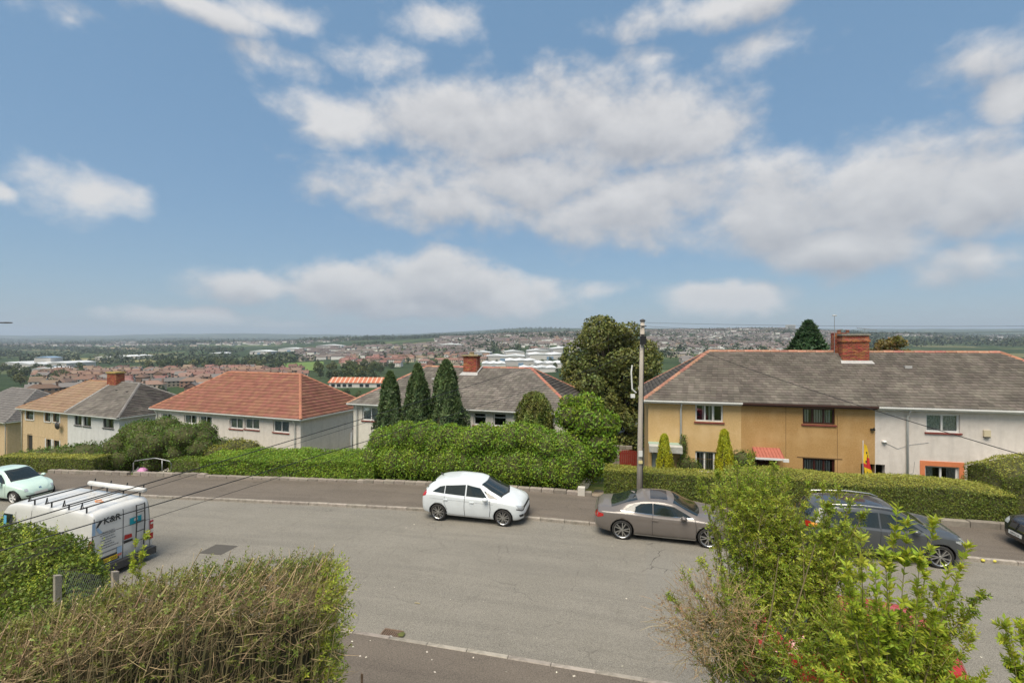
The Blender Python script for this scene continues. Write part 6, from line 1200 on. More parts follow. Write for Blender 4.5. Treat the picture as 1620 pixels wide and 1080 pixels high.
text('rear_name', 'K&R', .26, INK, c.t, (on_rear(.45, 1.86, .012), .56, 1.82), RX, .002, 'LEFT', .004)
lg = MB().add([(0, .0, 0), (0, -.09, 0), (0, -.09, .36), (0, 0, .36)], [(3, 2, 1, 0)]).add([(0, -.11, .15), (0, -.2, .0), (0, -.3, .0), (0, -.16, .2)], [(3, 2, 1, 0)]).build('logo_letter', LBL, c.t, loc=(on_rear(.7, 1.7, .014), .87, 1.58)); MB().add([(-.002, -.1, .2), (-.002, -.16, .2), (-.002, -.3, .38), (-.002, -.2, .38)], [(0, 1, 2, 3)]).build('logo_stroke', INK, lg)
for i, w_ in enumerate((.34, .46, .36, .44, .22, .4, .58)):          # small print too fine to read: broken lines of lettering
    z_ = 1.575-i*.078; y_ = .42+w_/2; x_ = on_rear(.42, z_, .014); mb = MB()
    while y_ > .42-w_/2+.03:
        l_ = min(random.uniform(.03, .07), y_-(.42-w_/2)); mb.box((x_-.002, y_-l_, z_-.014), (x_, y_, z_+random.uniform(.008, .018))); y_ -= l_+.012
    tag(mb.build('service_line', GREYI, c.t), kind='stuff')
c.patch('rear_stripe', [(.04, .95), (.8, .95)], [(.04, .985), (.8, .985)], 'rear', GREYI, nu=8, nv=1, off=.01)
st_ = MB().box((on_rear(-.4, 1.6, .02)-.004, -.56, 1.5), (on_rear(-.4, 1.6, .02), -.2, 1.72)).build('teal_sticker', TEAL, c.t); c.patch('sticker_mark', [(-.44, 1.6), (-.32, 1.6)], [(-.44, 1.68), (-.32, 1.68)], 'rear', WHITE, st_, off=.03)
bs = c.patch('blue_red_sticker', [(.03, .78), (.17, .78)], [(.03, .98), (.17, .98)], 'rear', LBL, off=.015); c.patch('red_sticker', [(.03, .7), (.16, .7)], [(.03, .77), (.16, .77)], 'rear', mat('pink_red', (.6, .2, .18), .4), off=.015)
ld = MB()
for y in (-.36, -.62): ld.tube([(-2.6, y, .75), (-2.63, y, 1.5), (-2.6, y, 2.1)], .018, 6)
lad = ld.build('ladder_stile', TRIM, c.t)
for z in (.95, 1.25, 1.55, 1.85, 2.08): MB().tube([(-2.62, -.36, z), (-2.62, -.62, z)], .014, 6).build('ladder_rung', TRIM, lad)
for x in (-2.2, -1.5, -.8, -.1): 
    rb = MB().tube([(x, -.95, VH+.14), (x, .95, VH+.14)], .02, 6).build('roof_bar', TRIM, c.t)
    for sg in (-1, 1): MB().tube([(x, sg*.78, VH-.05), (x, sg*.78, VH+.14)], .022, 5).tube([(x-.05, sg*.9, VH+.14), (x, sg*.9, VH+.3), (x+.05, sg*.9, VH+.14)], .02, 5).build('bar_foot', TRIM, rb)
MB().tube([(-2.55, -.66, VH+.24), (-.2, -.66, VH+.24)], .075, 12).build('pipe_carrier', WHITE, c.t, True)
MB().tube([(-2.3, .4, VH+.2), (-2.15, .5, VH+.2), (-2.0, .42, VH+.2), (-2.1, .3, VH+.2)], .02, 5).build('orange_strap', mat('orange_strap', (.62, .26, .1), .8), c.t)
def on_side(x, z, off=.012):
    h = c.cast((x, 3, z), (0, -1, 0), off); return h.y
SX = (rad(90), 0, rad(180))
text('side_name', 'K&R Construction', .3, INK, c.t, (.35, on_side(-.5, 1.5, .02), 1.45), SX, .002, 'LEFT', .003)
lg = MB().add([(0, 0, 0), (-.12, 0, 0), (-.12, 0, .62), (0, 0, .62)], [(0, 1, 2, 3)]).add([(-.2, 0, .22), (-.36, 0, 0), (-.5, 0, 0), (-.28, 0, .32)], [(0, 1, 2, 3)]).build('side_logo', mat('bright_blue_vinyl', (.12, .45, .7), .4), c.t, loc=(1.05-.1, on_side(.6, 1.4, .03), 1.2)); MB().add([(-.18, .003, .34), (-.28, .003, .34), (-.5, .003, .62), (-.36, .003, .62)], [(0, 1, 2, 3)]).build('side_logo_stroke', INK, lg)
# ---------------------------------------------------------------- street things
CONC = mat('weathered_concrete', (.3, .265, .225), .95, col2=(.22, .195, .165), nscale=5, bump=.5, bscale=40, rand=.2); WOODP = mat('pole_wood', (.5, .45, .385), .9, col2=(.4, .355, .3), nscale=3, stretch=(8, 8, .5), bump=.5, bscale=20)
def low_wall(name, label, s0, s1, n0, h, base=.1, w=.24, step=.55):
    t = thing(name, label, 'wall', sn(s0, n0, g(s0)), -TH); me = {}
    for i, s in enumerate(np.arange(s0, s1-.1, step)):
        hh = h+random.uniform(-.02, .025); k = i % 4
        if k not in me:
            a, b, e = step/2-.012, w, .02
            me[k] = MB().add([(-a,0,-.5),(a,0,-.5),(a,b,-.5),(-a,b,-.5),(-a,0,h-e),(a,0,h-e),(a,b,h-e),(-a,b,h-e),(-a+e,e,h),(a-e,e,h),(a-e,b-e,h),(-a+e,b-e,h)], [(0,1,5,4),(1,2,6,5),(2,3,7,6),(3,0,4,7),(4,5,9,8),(5,6,10,9),(6,7,11,10),(7,4,8,11),(8,9,10,11)]).mesh('stone', CONC)
        o = link('stone', me[k], t, (s+step/2-s0, random.uniform(-.012, .012), g(s)-g(s0)+base+random.uniform(-.02, .01))); o.rotation_euler = (0, 0, random.uniform(-.02, .02))
    MB().box((.02, .03, -.4), (s1-s0-.02, w-.03, base-.02+min(0, g(s0)-0)*0)).build('core', MORTAR, t) if abs(g(s1)-g(s0)) < .2 else None
    return t
low_wall('garden_wall', 'low stone wall under the tall bushy hedge', -12.6, -1.75, 20.6, .16); low_wall('garden_wall', 'low stone wall under the medium privet hedge', -22.3, -12.65, 20.6, .14); low_wall('garden_wall', 'low stone wall left of the metal handrail', -33.5, -27.6, 20.6, .2); low_wall('garden_wall', 'low concrete wall beneath the long domed hedge', 5.5, 13.4, 20.42, .22, step=.9); low_wall('garden_wall', 'low stone wall right of the metal handrail', -27.0, -22.4, 20.6, .22)
def slab(name, s0, s1, n0, n1, z0, z1, M): return tag(MB().grid([[(s, n0+(n1-n0)*t, g(s)+z0+(z1-z0)*t) for t in (1, 0)] for s in (s0, s1)]).build(name, M, rz=-TH), kind='structure')
PATHM = mat('sandy_concrete', (.36, .29, .22), .95, col2=(.28, .225, .17), nscale=3, bump=.3)
slab('garden_path', -1.72, -1.12, 20.55, 24.5, .115, -.8, PATHM); slab('entrance_ramp', -27.55, -26.6, 20.5, 24, .12, -.5, PATHM)
MB().box((-.15, 0, -.3), (.15, .28, .42)).build('house_number_block', mat('pale_stone', (.55, .52, .46), .9), None, loc=sn(-2.05, 20.55, .02), rz=-TH); tag(bpy.data.objects['house_number_block'], 'pale block at the end of the low wall by the garden path', 'stone block')
# handrail and bag
hz = g(-26)+.1; t = thing('metal_handrail', 'galvanised tube handrail at the ramp with the pink bag', 'handrail', sn(-26, 20.75, hz), -TH)
MB().tube([(-1.15, 0, -.1), (-1.15, 0, .62), (-1.05, 0, .74), (.35, 0, .98), (.5, .02, .97), (1.1, .25, .8), (1.2, .28, .68), (1.2, .28, -.1)], .026, 8).build('rail', STEEL, t, True); MB().tube([(.75, .12, -.1), (.75, .12, .88)], .024, 8).build('post', STEEL, t, True)
PK = mat('pink_plastic', (.6, .27, .46), .55, col2=(.5, .2, .38), nscale=6); rr_ = []
for i, z in enumerate(np.linspace(0, .34, 7)):
    k = (.9, 1.1, 1.15, 1.05, .85, .55, .3)[i]*.9; rr_.append([(.28*k*math.cos(a)*(1+.28*math.sin(3*a+i*1.7)), .22*k*math.sin(a)*(1+.15*math.cos(4*a+2*i)), z+.02*math.sin(5*a)) for a in np.linspace(0, 6.2832, 17)[:-1]])
b_ = MB().grid(rr_, close=True).build('pink_bag', PK, None, True, loc=sn(-26.75, 20.95, hz+.0)); tag(b_, 'crumpled pink plastic bag leaning by the handrail', 'bag')
# utility pole
pb = sn(.36, 20.3, .08); t = thing('utility_pole', 'tall weathered wooden utility pole behind the taupe coupe', 'pole', pb)
tp = Vector((.14, .0, 7.5)); MB().tube([(0, 0, -.3), tp*.33, tp*.66, tp], [.125, .115, .1, .085], 14).build('shaft', WOODP, t, True)
MB().lathe([(.115, 0), (.12, .05), (.02, .1)], 12, c=tuple(tp)).build('cap', TRIM, t, True)
for z in (6.75, 6.95, 7.3): MB().tube([(-.13+tp.x*z/7.5, -.1, z), (.13+tp.x*z/7.5, -.1, z)], .025, 6).build('insulator', BLACKP, t)
MB().box((-.12+.12, -.2, 6.55), (.12+.12, -.1, 6.9)).build('junction_box', BLACKP, t)
MB().tube([(-.13, -.02, 4.55), (-.3, -.05, 4.7), (-.34, -.05, 5.4), (-.3, -.05, 5.7)], .03, 6).box((-.36, -.1, 4.35), (-.2, .02, 4.5)).build('side_bracket', WHITE, t)
for z, h, M in ((1.95, .24, PLW), (1.66, .12, mat('yellow_tag', (.7, .6, .3), .5))): MB().box((-.07, -.175, z), (.09, -.145, z+h)).build('pole_sign', M, t)
MB().tube([(.1, -.14, .2), (.12, -.145, 3), (.16, -.13, 6.5)], .015, 5).build('pole_cable', BLACKP, t)
top = pb+tp
def cable(label, a, b, r, sag, k=18):
    a, b = Vector(a), Vector(b); o = MB().tube([a.lerp(b, i/k)+Vector((0, 0, -sag*4*(i/k)*(1-i/k))) for i in range(k+1)], r, 5).build('overhead_cable', BLACKP, None, True); tag(o, label, 'cable', 'overhead cables from the pole')
P_ = lambda x, y, Y: px(x, y, Y)
cable('upper thick overhead cable running left from the pole past the cypresses', top+Vector((0, 0, -.25)), P_(-250, 908, 2.6), .0045, .1); cable('lower thick overhead cable crossing above the van roof lettering', top+Vector((0, -.1, -1.15)), P_(-250, 945, 2.6), .0045, .12)
cable('thin overhead cable between the two thick ones at left', top+Vector((-.05, -.1, -.55)), P_(-250, 918, 2.9), .0024, .06); cable('lowest thin overhead cable crossing the van number plate', top+Vector((.0, -.1, -1.3)), P_(-250, 975, 2.9), .0024, .1)
cable('overhead cable sweeping down right across the white terrace house', top+Vector((.1, -.05, -.3)), P_(1900, 800, 6.5), .008, .22); cable('upper thin cable running level to the right from the pole top', top+Vector((.12, 0, -.05)), P_(1900, 512, 16), .005, .12); cable('second thin cable running level to the right from the pole top', top+Vector((.12, 0, -.2)), P_(1900, 513, 17), .005, .3)
# street lamp at the left edge
q = px(-5, 640, 31); t = thing('street_lamp', 'dark street lamp whose arm enters at the left edge', 'street lamp', (q.x, 31, T(q.x, 31))); hL = 6.75+29/750*31-t.location.z
MB().tube([(0, 0, -.2), (0, 0, hL-.15)], [.07, .045], 8).build('post', mat('lamp_grey', (.18, .18, .18), .6), t); MB().tube([(-.25, 0, hL), (.2, 0, hL)], .03, 6).tube([(0, 0, hL-.2), (-.02, 0, hL)], .045, 6).build('arm', MC['lamp_grey'], t)
MB().grid([[(.15+.9*u, .13*k*math.cos(a), hL+.03+.05*k*math.sin(a)) for a in np.linspace(0, 6.2832, 11)[:-1]] for u, k in ((0, .3), (.15, .8), (.5, 1), (.85, .8), (1, .2))], close=True).build('lamp_head', TRIM, t, True)
# drain grate and litter
t = thing('drain_grate', 'rusty iron road gully grate against the near kerb', 'drain', sn(-5.35, 9.93, g(-5.35)+.008), -TH); RUST = mat('rusty_iron', (.15, .095, .06), .8, col2=(.2, .14, .1), nscale=20)
MB().box((-.24, -.17, -.02), (.24, -.14, .016)).box((-.24, .14, -.02), (.24, .17, .016)).box((-.24, -.139, -.02), (-.21, .139, .016)).box((.21, -.139, -.02), (.24, .139, .016)).build('frame', RUST, t); MB().box((-.21, -.14, -.012), (.21, .14, -.004)).build('pit', mat('drain_dark', (.02, .017, .014), .95), t)
for i in range(8): MB().box((-.185+i*.05, -.139, -.003), (-.158+i*.05, .139, .012)).build('bar', RUST, t)
def scrap(name, label, cat, s, n, M, sz=.09, z=None):
    b = [(sz*random.uniform(.6, 1)*math.cos(a), sz*random.uniform(.4, .8)*math.sin(a), random.uniform(.004, .025)) for a in np.linspace(0, 6.28, 8)[:-1]]; mb = MB().add([(0, 0, .045)]+b, [(0, i+1, (i+1) % 7+1) for i in range(7)]); o = mb.build(name, M, None, False, loc=sn(s, n, g(s)+.02 if z is None else z), rz=random.uniform(0, 3)); return tag(o, label, cat)
scrap('litter_wrapper', 'white crumpled wrapper beside the drain grate', 'litter', -5.3, 9.79, WHITE, .1); scrap('litter_wrapper', 'yellow scrap of litter beside the drain grate', 'litter', -5.12, 9.78, mat('yellow_litter', (.7, .6, .2), .6), .08); scrap('weed_tuft', 'small mossy weed tuft growing at the drain grate', 'weed', -5.1, 9.95, mat('weed', (.1, .11, .03), .9), .12)
def gp(x, y, z=0.): d = (CAMZ-z)*750/(y-540); return to_sn((x-810)/750*d, d)
for lab, (x, y) in (('yellow fallen apple by the far kerb, the one nearer the dark grey car', (1555, 889)), ('yellow fallen apple by the far kerb, the one nearer the black car', (1573, 890))):
    s_, n_ = gp(x, y); tag(MB().lathe([(.001, .0), (.035, .006), (.055, .035), (.05, .065), (.02, .082), (.008, .075)], 12).build('fallen_apple', mat('apple_yellow', (.62, .55, .08), .4), None, True, loc=sn(s_, n_, .02)), lab, 'apple')
sp = MB()
for i in range(110):
    if i < 60: s_, n_ = random.uniform(-9, 4), random.uniform(7.7, 9.5); z = .106
    else: s_, n_ = random.uniform(-12, 13), random.uniform(10, 17.4); z = .03*(1-(2*(n_-9.72)/7.88-1)**2)+.006
    a = random.uniform(0, 3); L_ = random.uniform(.012, .03); w_ = random.uniform(.008, .02); c_, sa_ = math.cos(a), math.sin(a); q = [sn(s_+L_*x*c_-w_*y*sa_, n_+L_*x*sa_+w_*y*c_, g(s_)+z+h) for x, y, h in ((-1, -1, 0), (1, -1, 0), (1, 1, .008), (-1, 1, .006))]; sp.add(q, [(0, 1, 2, 3)])
tag(sp.build('ground_specks', mat('pale_specks', (.5, .46, .38), .9, island=.4)), 'pale grit and leaf fragments on road and pavement', 'debris', kind='stuff')
for lab, (x, y) in (('pale fallen stick on the road left of centre', (660, 956)), ('pale fallen stick near the near kerb', (817, 1042))):
    s_, n_ = gp(x, y); tag(MB().tube([(-.07, 0, .01), (0, .01, .015), (.07, 0, .01)], .009, 5).build('fallen_stick', TWIG, None, loc=sn(s_, n_, .03), rz=random.uniform(-.6, .2)), lab, 'stick')
# gate post, neighbour's fence
q = sn(-3.85, 7.62, .1); t = thing('gate_post', 'rusty angle-iron post standing at the back of the near pavement', 'post', sn(*gp(573, 1066, .8), .1)); MB().box((-.02, -.02, -.2), (.022, -.012, .72)).box((-.02, -.0119, -.2), (-.012, .022, .72)).build('angle_iron', RUST, t)
for lab, x, y, Y in (('concrete fence post nearest the van number plate', 182, 902, 9.4), ('concrete fence post deeper in the left bush', 91, 908, 9.2)):
    q = px(x, y, Y); b = T(q.x, q.y); tag(MB().add([(-.05, -.05, b-q.z), (.05, -.05, b-q.z), (.05, .05, b-q.z), (-.05, .05, b-q.z), (-.05, -.05, 0), (.05, -.05, 0), (.05, .05, -.03), (-.05, .05, -.03)], [(0, 1, 5, 4), (1, 2, 6, 5), (2, 3, 7, 6), (3, 0, 4, 7), (4, 5, 6, 7)]).build('fence_post', CONC, None, loc=q, rz=-.5), lab, 'post', 'posts of the chain link fence')
A_, B_ = px(91, 900, 9.2), px(182, 912, 9.4); mb = MB(); n_ = 26
for i in range(n_):
    for sgn in (1, -1):
        u0, u1 = i/n_, i/n_+sgn*.28
        if 0 <= u1 <= 1: mb.tube([A_.lerp(B_, u0), A_.lerp(B_, u1)+Vector((0, 0, -.75))], .0025, 3, False)
tag(mb.build('chain_link_mesh', STEEL), 'sagging chain link mesh between the concrete posts', 'fence', kind='stuff')
# between the houses: red gate, pale garage, block wall
q = px(996, 731, 30); t = thing('red_gate', 'round-topped red wooden gate left of the utility pole', 'gate', (q.x, 30, q.z-.35), -TH)
RG = mat('red_stain', (.24, .03, .018), .6, col2=(.19, .025, .016), nscale=5)
for i in range(9):
    x = -.56+i*.125; hh = 1.0+.12*math.sqrt(max(0, 1-(x/.6)**2)); MB().box((x-.058, -.012, 0), (x+.058, .012, hh)).build('board', RG, t)
for z in (.2, .85): MB().box((-.6, .013, z), (.6, .04, z+.1)).build('rail', RG, t)
q = px(1000, 700, 36); t = thing('pale_garage', 'pale grey garage with pitched roof seen left of the ochre house', 'garage', (q.x-.3, 36, -2.9), -.24)
MB().box((-1.0, 0, -.5), (1.2, 5, 2.3)).build('wall', mat('garage_panel', (.55, .53, .5), .8), t); MB().add([(-1.15, -.15, 2.25), (1.35, -.15, 2.25), (1.35, 5.2, 2.25), (-1.15, 5.2, 2.25), (.1, -.15, 3.1), (.1, 5.2, 3.1)], [(0, 1, 4), (0, 4, 5, 3), (1, 2, 5, 4), (2, 3, 5)]).build('roof', mat('garage_roof', (.47, .47, .46), .8), t); MB().box((-.7, -.03, 0), (.9, -.002, 2.0)).build('garage_door', mat('garage_door', (.42, .4, .36), .7), t)
t = thing('block_wall', 'rough grey block wall beside the red gate', 'wall', (px(982, 700, 31.5).x-.5, 31.5, -2.6), -TH); bm_ = MB().box((-.195, 0, 0), (.195, .2, .19)).mesh('block', CONC)
for r in range(12):
    for i in range(3): link('block', bm_, t, (i*.41+(.2 if r % 2 else 0), random.uniform(-.01, .01), r*.205))
# by the ochre house door
q = sn(1.25, 24.6, -1.05); t = thing('urn_planter', 'white urn planter beside the pale blue door', 'planter', q); MB().lathe([(.0, 0), (.14, 0), (.07, .08), (.06, .35), (.1, .5), (.26, .85), (.28, .95), (.24, .95), (.18, .8), (0, .75)], 14).build('urn', WHITE, t, True); p, n = blobs([(q.x, q.y, q.z+1.05, .25, .22, .16)], 300, .2, 77); link('plant', npmesh('plant', leaves(p, n, .08)-np.array(q), 4, PRIVETD), t)
q = sn(2.55, 24.7, -1.05); t = thing('box_planter', 'small white box planter right of the first golden conifer', 'planter', q); MB().box((-.2, -.15, 0), (.2, .15, 1.25)).build('box', WHITE, t)
# flag on the brown house
c0 = px(1371, 726, 21.3); t = thing('hanging_flag', 'yellow and red quartered flag hanging on a pole before the brown house', 'flag', (c0.x, 21.3, -.85), -TH)
zt = 6.75-161/750*21.3+.85; MB().tube([(-.12, .05, 0), (-.12, .05, zt+.12)], .015, 6).build('flagpole', WHITE, t)
FY = mat('flag_yellow', (.75, .5, .02), .8); FRD = mat('flag_red', (.55, .03, .03), .8)
def cloth(u0, u1, v0, v1, M, nm, y=0.):
    def P(u, v): return (-.11+u*(.12+.26*v)+.02*math.sin(9*v), .03*math.sin(7*u+5*v)-.02+y, zt-v*1.6-.12*u)
    return MB().grid([[P(u0+(u1-u0)*i/8, v0+(v1-v0)*j/10) for i in range(9)] for j in range(11)]).build(nm, M, t, True)
cloth(0, 1, 0, .34, FY, 'cloth'); cloth(0, .45, .34, .55, FY, 'cloth'); cloth(.45, 1, .34, .62, FRD, 'cloth'); cloth(0, .45, .55, .66, FRD, 'cloth'); cloth(0, 1, .66, 1, FY, 'cloth'); cloth(.45, 1, .62, .66, FRD, 'cloth')
for u, v in ((.3, .2), (.55, .27), (.25, .45), (.3, .76), (.6, .78), (.4, .88)): cloth(u, u+.2, v, v+.045, INK, 'flag_emblem', -.012); cloth(u+.02, u+.08, v+.045, v+.07, INK, 'flag_emblem', -.012)
# right edge: garden lamp, white rail
q = px(1562, 752, 20.2); t = thing('garden_lamp', 'white garden lamp beside the white awning', 'lamp', (q.x, 20.2, q.z-1.2)); MB().tube([(0, 0, 0), (0, 0, 1.3)], .03, 6).build('post', WHITE, t); MB().lathe([(.02, 1.3), (.12, 1.35), (.14, 1.55), (.2, 1.58), (.02, 1.72)], 10).build('lantern', WHITE, t, True)
q = px(1600, 830, 16.9); t = thing('white_rail', 'low bent white rail in front of the rounded hedge', 'rail', (q.x, 16.9, .1)); MB().tube([(-.05, .3, 0), (-.05, .3, .12), (.3, .35, .26), (1.2, .3, .1)], .025, 6).tube([(-.05, .1, .08), (1.2, .1, .1)], .022, 6).build('tube', WHITE, t, True)
# ---------------------------------------------------------------- foreground shrubs on our own bank
FGL = leafmat('near_privet_leaf', (.25, .33, .035), .55, col2=(.35, .41, .05), trans=.35, n2=1.6); FGB = leafmat('near_young_leaf', (.36, .45, .04), .35, col2=(.42, .48, .06), trans=.4, n2=1.6); FGD = leafmat('near_dull_leaf', (.19, .25, .05), .42, col2=(.27, .28, .07), trans=.3, n2=1.6)
CUTM = mat('cut_stem_end', (.62, .5, .3), .8)
def twigs(P0, D, L_, nl, size, bend=.06, r0=.0035, pairs=True, droop=0.):
    """leafy twigs: stems P0->P0+D*L with nl pairs of leaves set along each"""
    n = len(P0); D = unit_rows(D); L_ = np.broadcast_to(L_, n)[:, None]; P1 = P0+D*L_; st_ = sticks(P0, P1, r0, r0*.4, bend*.0)
    a = unit_rows(np.cross(D, rnd_dir(n))); b = np.cross(D, a); V = []
    for k in range(nl):
        t = (k+.6)/nl; c = P0+D*L_*t; ph = k*1.571+.3; s0 = a*math.cos(ph)+b*math.sin(ph)
        for sg in (1, -1):
            ax = s0*sg*.9+D*.75+R.normal(size=(n, 3))*.12-np.array([0, 0, droop]); nr = unit_rows(D*.8-s0*sg*.5+R.normal(size=(n, 3))*.25); sz = size*(1-.45*abs(t-.55))*(1+.25*R.uniform(-1, 1, n))
            ax = unit_rows(ax); nr = unit_rows(nr-ax*np.sum(nr*ax, 1, keepdims=True)); sd = np.cross(nr, ax); z = sz[:, None]; w = z*.2
            V.append(np.stack([c, c+ax*z*.45+sd*w+nr*z*.05, c+ax*z-nr*z*.1, c+ax*z*.45-sd*w+nr*z*.05], 1))
    V.append(np.stack([P1, P1+D*size*.3+a*size*.12, P1+D*size*.7, P1+D*size*.3-a*size*.12], 1)); return st_, np.concatenate(V).reshape(-1, 3)
def rows(*a): return np.array(a, float)
# left: hard-cut privet hedge, all bare stems with a thin flush of leaf
E0, E1 = np.array([-2.72, 6.95]), np.array([-7.6, 4.55]); ed = (E1-E0)/np.linalg.norm(E1-E0); pn = np.array([-ed[1], ed[0]]); pn = pn if pn[1] < 0 else -pn; LEN = np.linalg.norm(E1-E0); ZT = 3.55
def hb(u): return np.where(u < .6, .2*np.sin(np.pi*np.clip(u, 0, .6)/.6), -.75*(u-.6))
def hp(u, v): return E0+ed*u[:, None]*LEN+pn*v[:, None]*1.15
n = 1050; u = R.rand(n)**.9; v = R.rand(n); b = hp(u*.98+.035, v*.75+.12); gz = np.array([T(x, y) for x, y in b]); P0 = np.column_stack([b, gz+.1]); lean = R.normal(0, .27, (n, 2))+[.22, .02]; hgt = ZT-.12+hb(u)+.1*np.sin(u*23)+R.normal(0, .09, n)+.1*(R.rand(n) < .12)
tp_ = b+lean*.8; tp_ = tp_; P1 = np.column_stack([tp_, hgt]); ov = (tp_-E0) @ ed; ok = ov > -.08; P0, P1 = P0[ok], P1[ok]
ST1 = sticks(P0, P1, R.uniform(.006, .012, len(P0)), R.uniform(.003, .006, len(P0)), .05)
n = 6500; u = R.rand(n); v = R.rand(n); q = hp(u, v); z = ZT+hb(u)-R.rand(n)**2.0*1.3; D = unit_rows(np.column_stack([R.normal(.45, .7, n), R.normal(.0, .7, n), R.uniform(-.2, 1.1, n)])); P0 = np.column_stack([q, z-.12]); ST2 = sticks(P0, P0+D*R.uniform(.1, .42, n)[:, None], R.uniform(.0022, .0045, n), .0016, .07)
n = 260; u = R.rand(n); v = R.rand(n); q = hp(u, v); D = unit_rows(np.column_stack([R.normal(.5, .25, n), R.normal(.1, .25, n), R.uniform(.6, 1.2, n)])); P0 = np.column_stack([q, ZT-.3+hb(u)]); e_ = P0+D*R.uniform(.3, .62, n)[:, None]; ST3 = sticks(P0, e_, .0065, .005, .03); CUT = sticks(e_, e_+D*.012, .0062, .006, 0)
n = 5600; u = R.rand(n); v = np.where(R.rand(n) < .4, R.uniform(-.05, .25, n), R.rand(n)); q = hp(u-.01, v); z = ZT+.02+hb(u)-R.rand(n)**1.3*1.9; D = unit_rows(np.column_stack([R.normal(.25, .6, n), R.normal(0, .6, n), R.uniform(-.1, 1, n)])); a1, LV1 = twigs(np.column_stack([q, z]), D, R.uniform(.08, .22, n), 5, .05, r0=.002)
n = 620; u = np.clip(R.normal(.005, .022, n), -.03, .08); v = R.rand(n)*1.0; q = hp(u, v); z = ZT+.06-R.rand(n)**1.1*2.3; q[:, 0] -= (ZT-z)*.06; D = unit_rows(np.column_stack([R.normal(.5, .4, n), R.normal(0, .5, n), R.uniform(.2, 1, n)])); a2, LV2 = twigs(np.column_stack([q, z]), D, R.uniform(.1, .24, n), 6, .05, r0=.002)
n = 2600; u = R.rand(n); v = R.uniform(-.12, .2, n); q = hp(u, v); z = ZT-.1+hb(u)-R.rand(n)**1.2*2.0; D = unit_rows(np.column_stack([R.normal(0, .6, n), R.normal(.6, .3, n), R.uniform(0, 1, n)])); a3, LV3 = twigs(np.column_stack([q, z]), D, R.uniform(.1, .22, n), 6, .05, r0=.002)
cv = []; cf = []; m_ = 24
for i in range(m_+1):
    uu = np.array([.05+.95*i/m_]); zt_ = ZT+float(hb(uu)[0])-.6
    for vv, top_ in ((.4, 0), (.34, 1), (.52, 1), (.7, 1), (.66, 0)): q_ = hp(uu, np.array([vv]))[0]; cv.append((q_[0], q_[1], zt_+.05*math.sin(i*2.3+vv*9) if top_ else T(q_[0], q_[1])))
cf = [(i*5+j, (i+1)*5+j, (i+1)*5+j+1, i*5+j+1) for i in range(m_) for j in range(4)]+[(0, 1, 2, 3), (0, 3, 4, 4)][:1]
t = thing('cut_privet_hedge', 'hard-cut privet hedge of bare straw-coloured stems at bottom left', 'hedge', (-4.6, 5.6, T(-4.6, 5.6))); off = np.array(t.location)
link('stems', npmesh('stems', np.concatenate([ST1])-off, 4, STEMG), t); link('twigs', npmesh('twigs', np.concatenate([ST2, ST3, a1, a2, a3])-off, 4, TWIG), t); link('cut_ends', npmesh('cut_ends', CUT-off, 4, CUTM), t)
link('dark_inner_core', trimesh('dark_inner_core', np.array(cv)-off, cf, mat('inner_brown', (.05, .042, .022), .95, col2=(.03, .03, .014), nscale=14, bump=1., bscale=12), True), t); link('foliage', npmesh('foliage', np.concatenate([LV1, LV3])-off, 4, FGD), t); link('end_foliage', npmesh('end_foliage', LV2-off, 4, FGL), t)  # solid dark core added to block light, so gaps between stems look dark
for nm in ('stems', 'twigs', 'cut_ends', 'foliage', 'end_foliage'): [tag(o, kind='stuff') for o in t.children if o.name.startswith(nm)]
# left: the neighbour's full green bush behind the fence posts
cs = [(*P3(x, y, Y), r, r*.9, r*.85) for x, y, Y, r in ((60, 905, 10.2, .9), (5, 895, 10.4, 1.0), (100, 930, 10, .75), (-60, 900, 10.6, 1.1), (40, 960, 9.8, .9), (-20, 960, 10, 1.0), (110, 905, 10.3, .55), (75, 980, 9.6, .9), (118, 960, 9.8, .6), (-110, 930, 10.6, 1.2), (20, 1010, 9.7, .9))]
p, n_ = blobs(cs, 900, .13, 41); veg('green_bush', 'full green privet bush hiding the side of the van', 'bush', leaves(p, n_, .075, 2.2, .8, .35), leafmat('neighbour_leaf', (.14, .2, .028), .45, col2=(.19, .25, .035)), core_blobs(cs, .82), loc=(-10, 10.2, T(-10, 10.2)))
k = 260; i_ = R.randint(0, len(p), k); a4, LV = twigs(p[i_], n_[i_]*.3+[0, 0, 1], R.uniform(.2, .45, k), 7, .06, r0=.003); o_ = [o for o in bpy.data.objects if o.get('label', '').startswith('full green privet bush')][0]; link('shoots', npmesh('shoots', LV-np.array(o_.location), 4, FGB), o_)
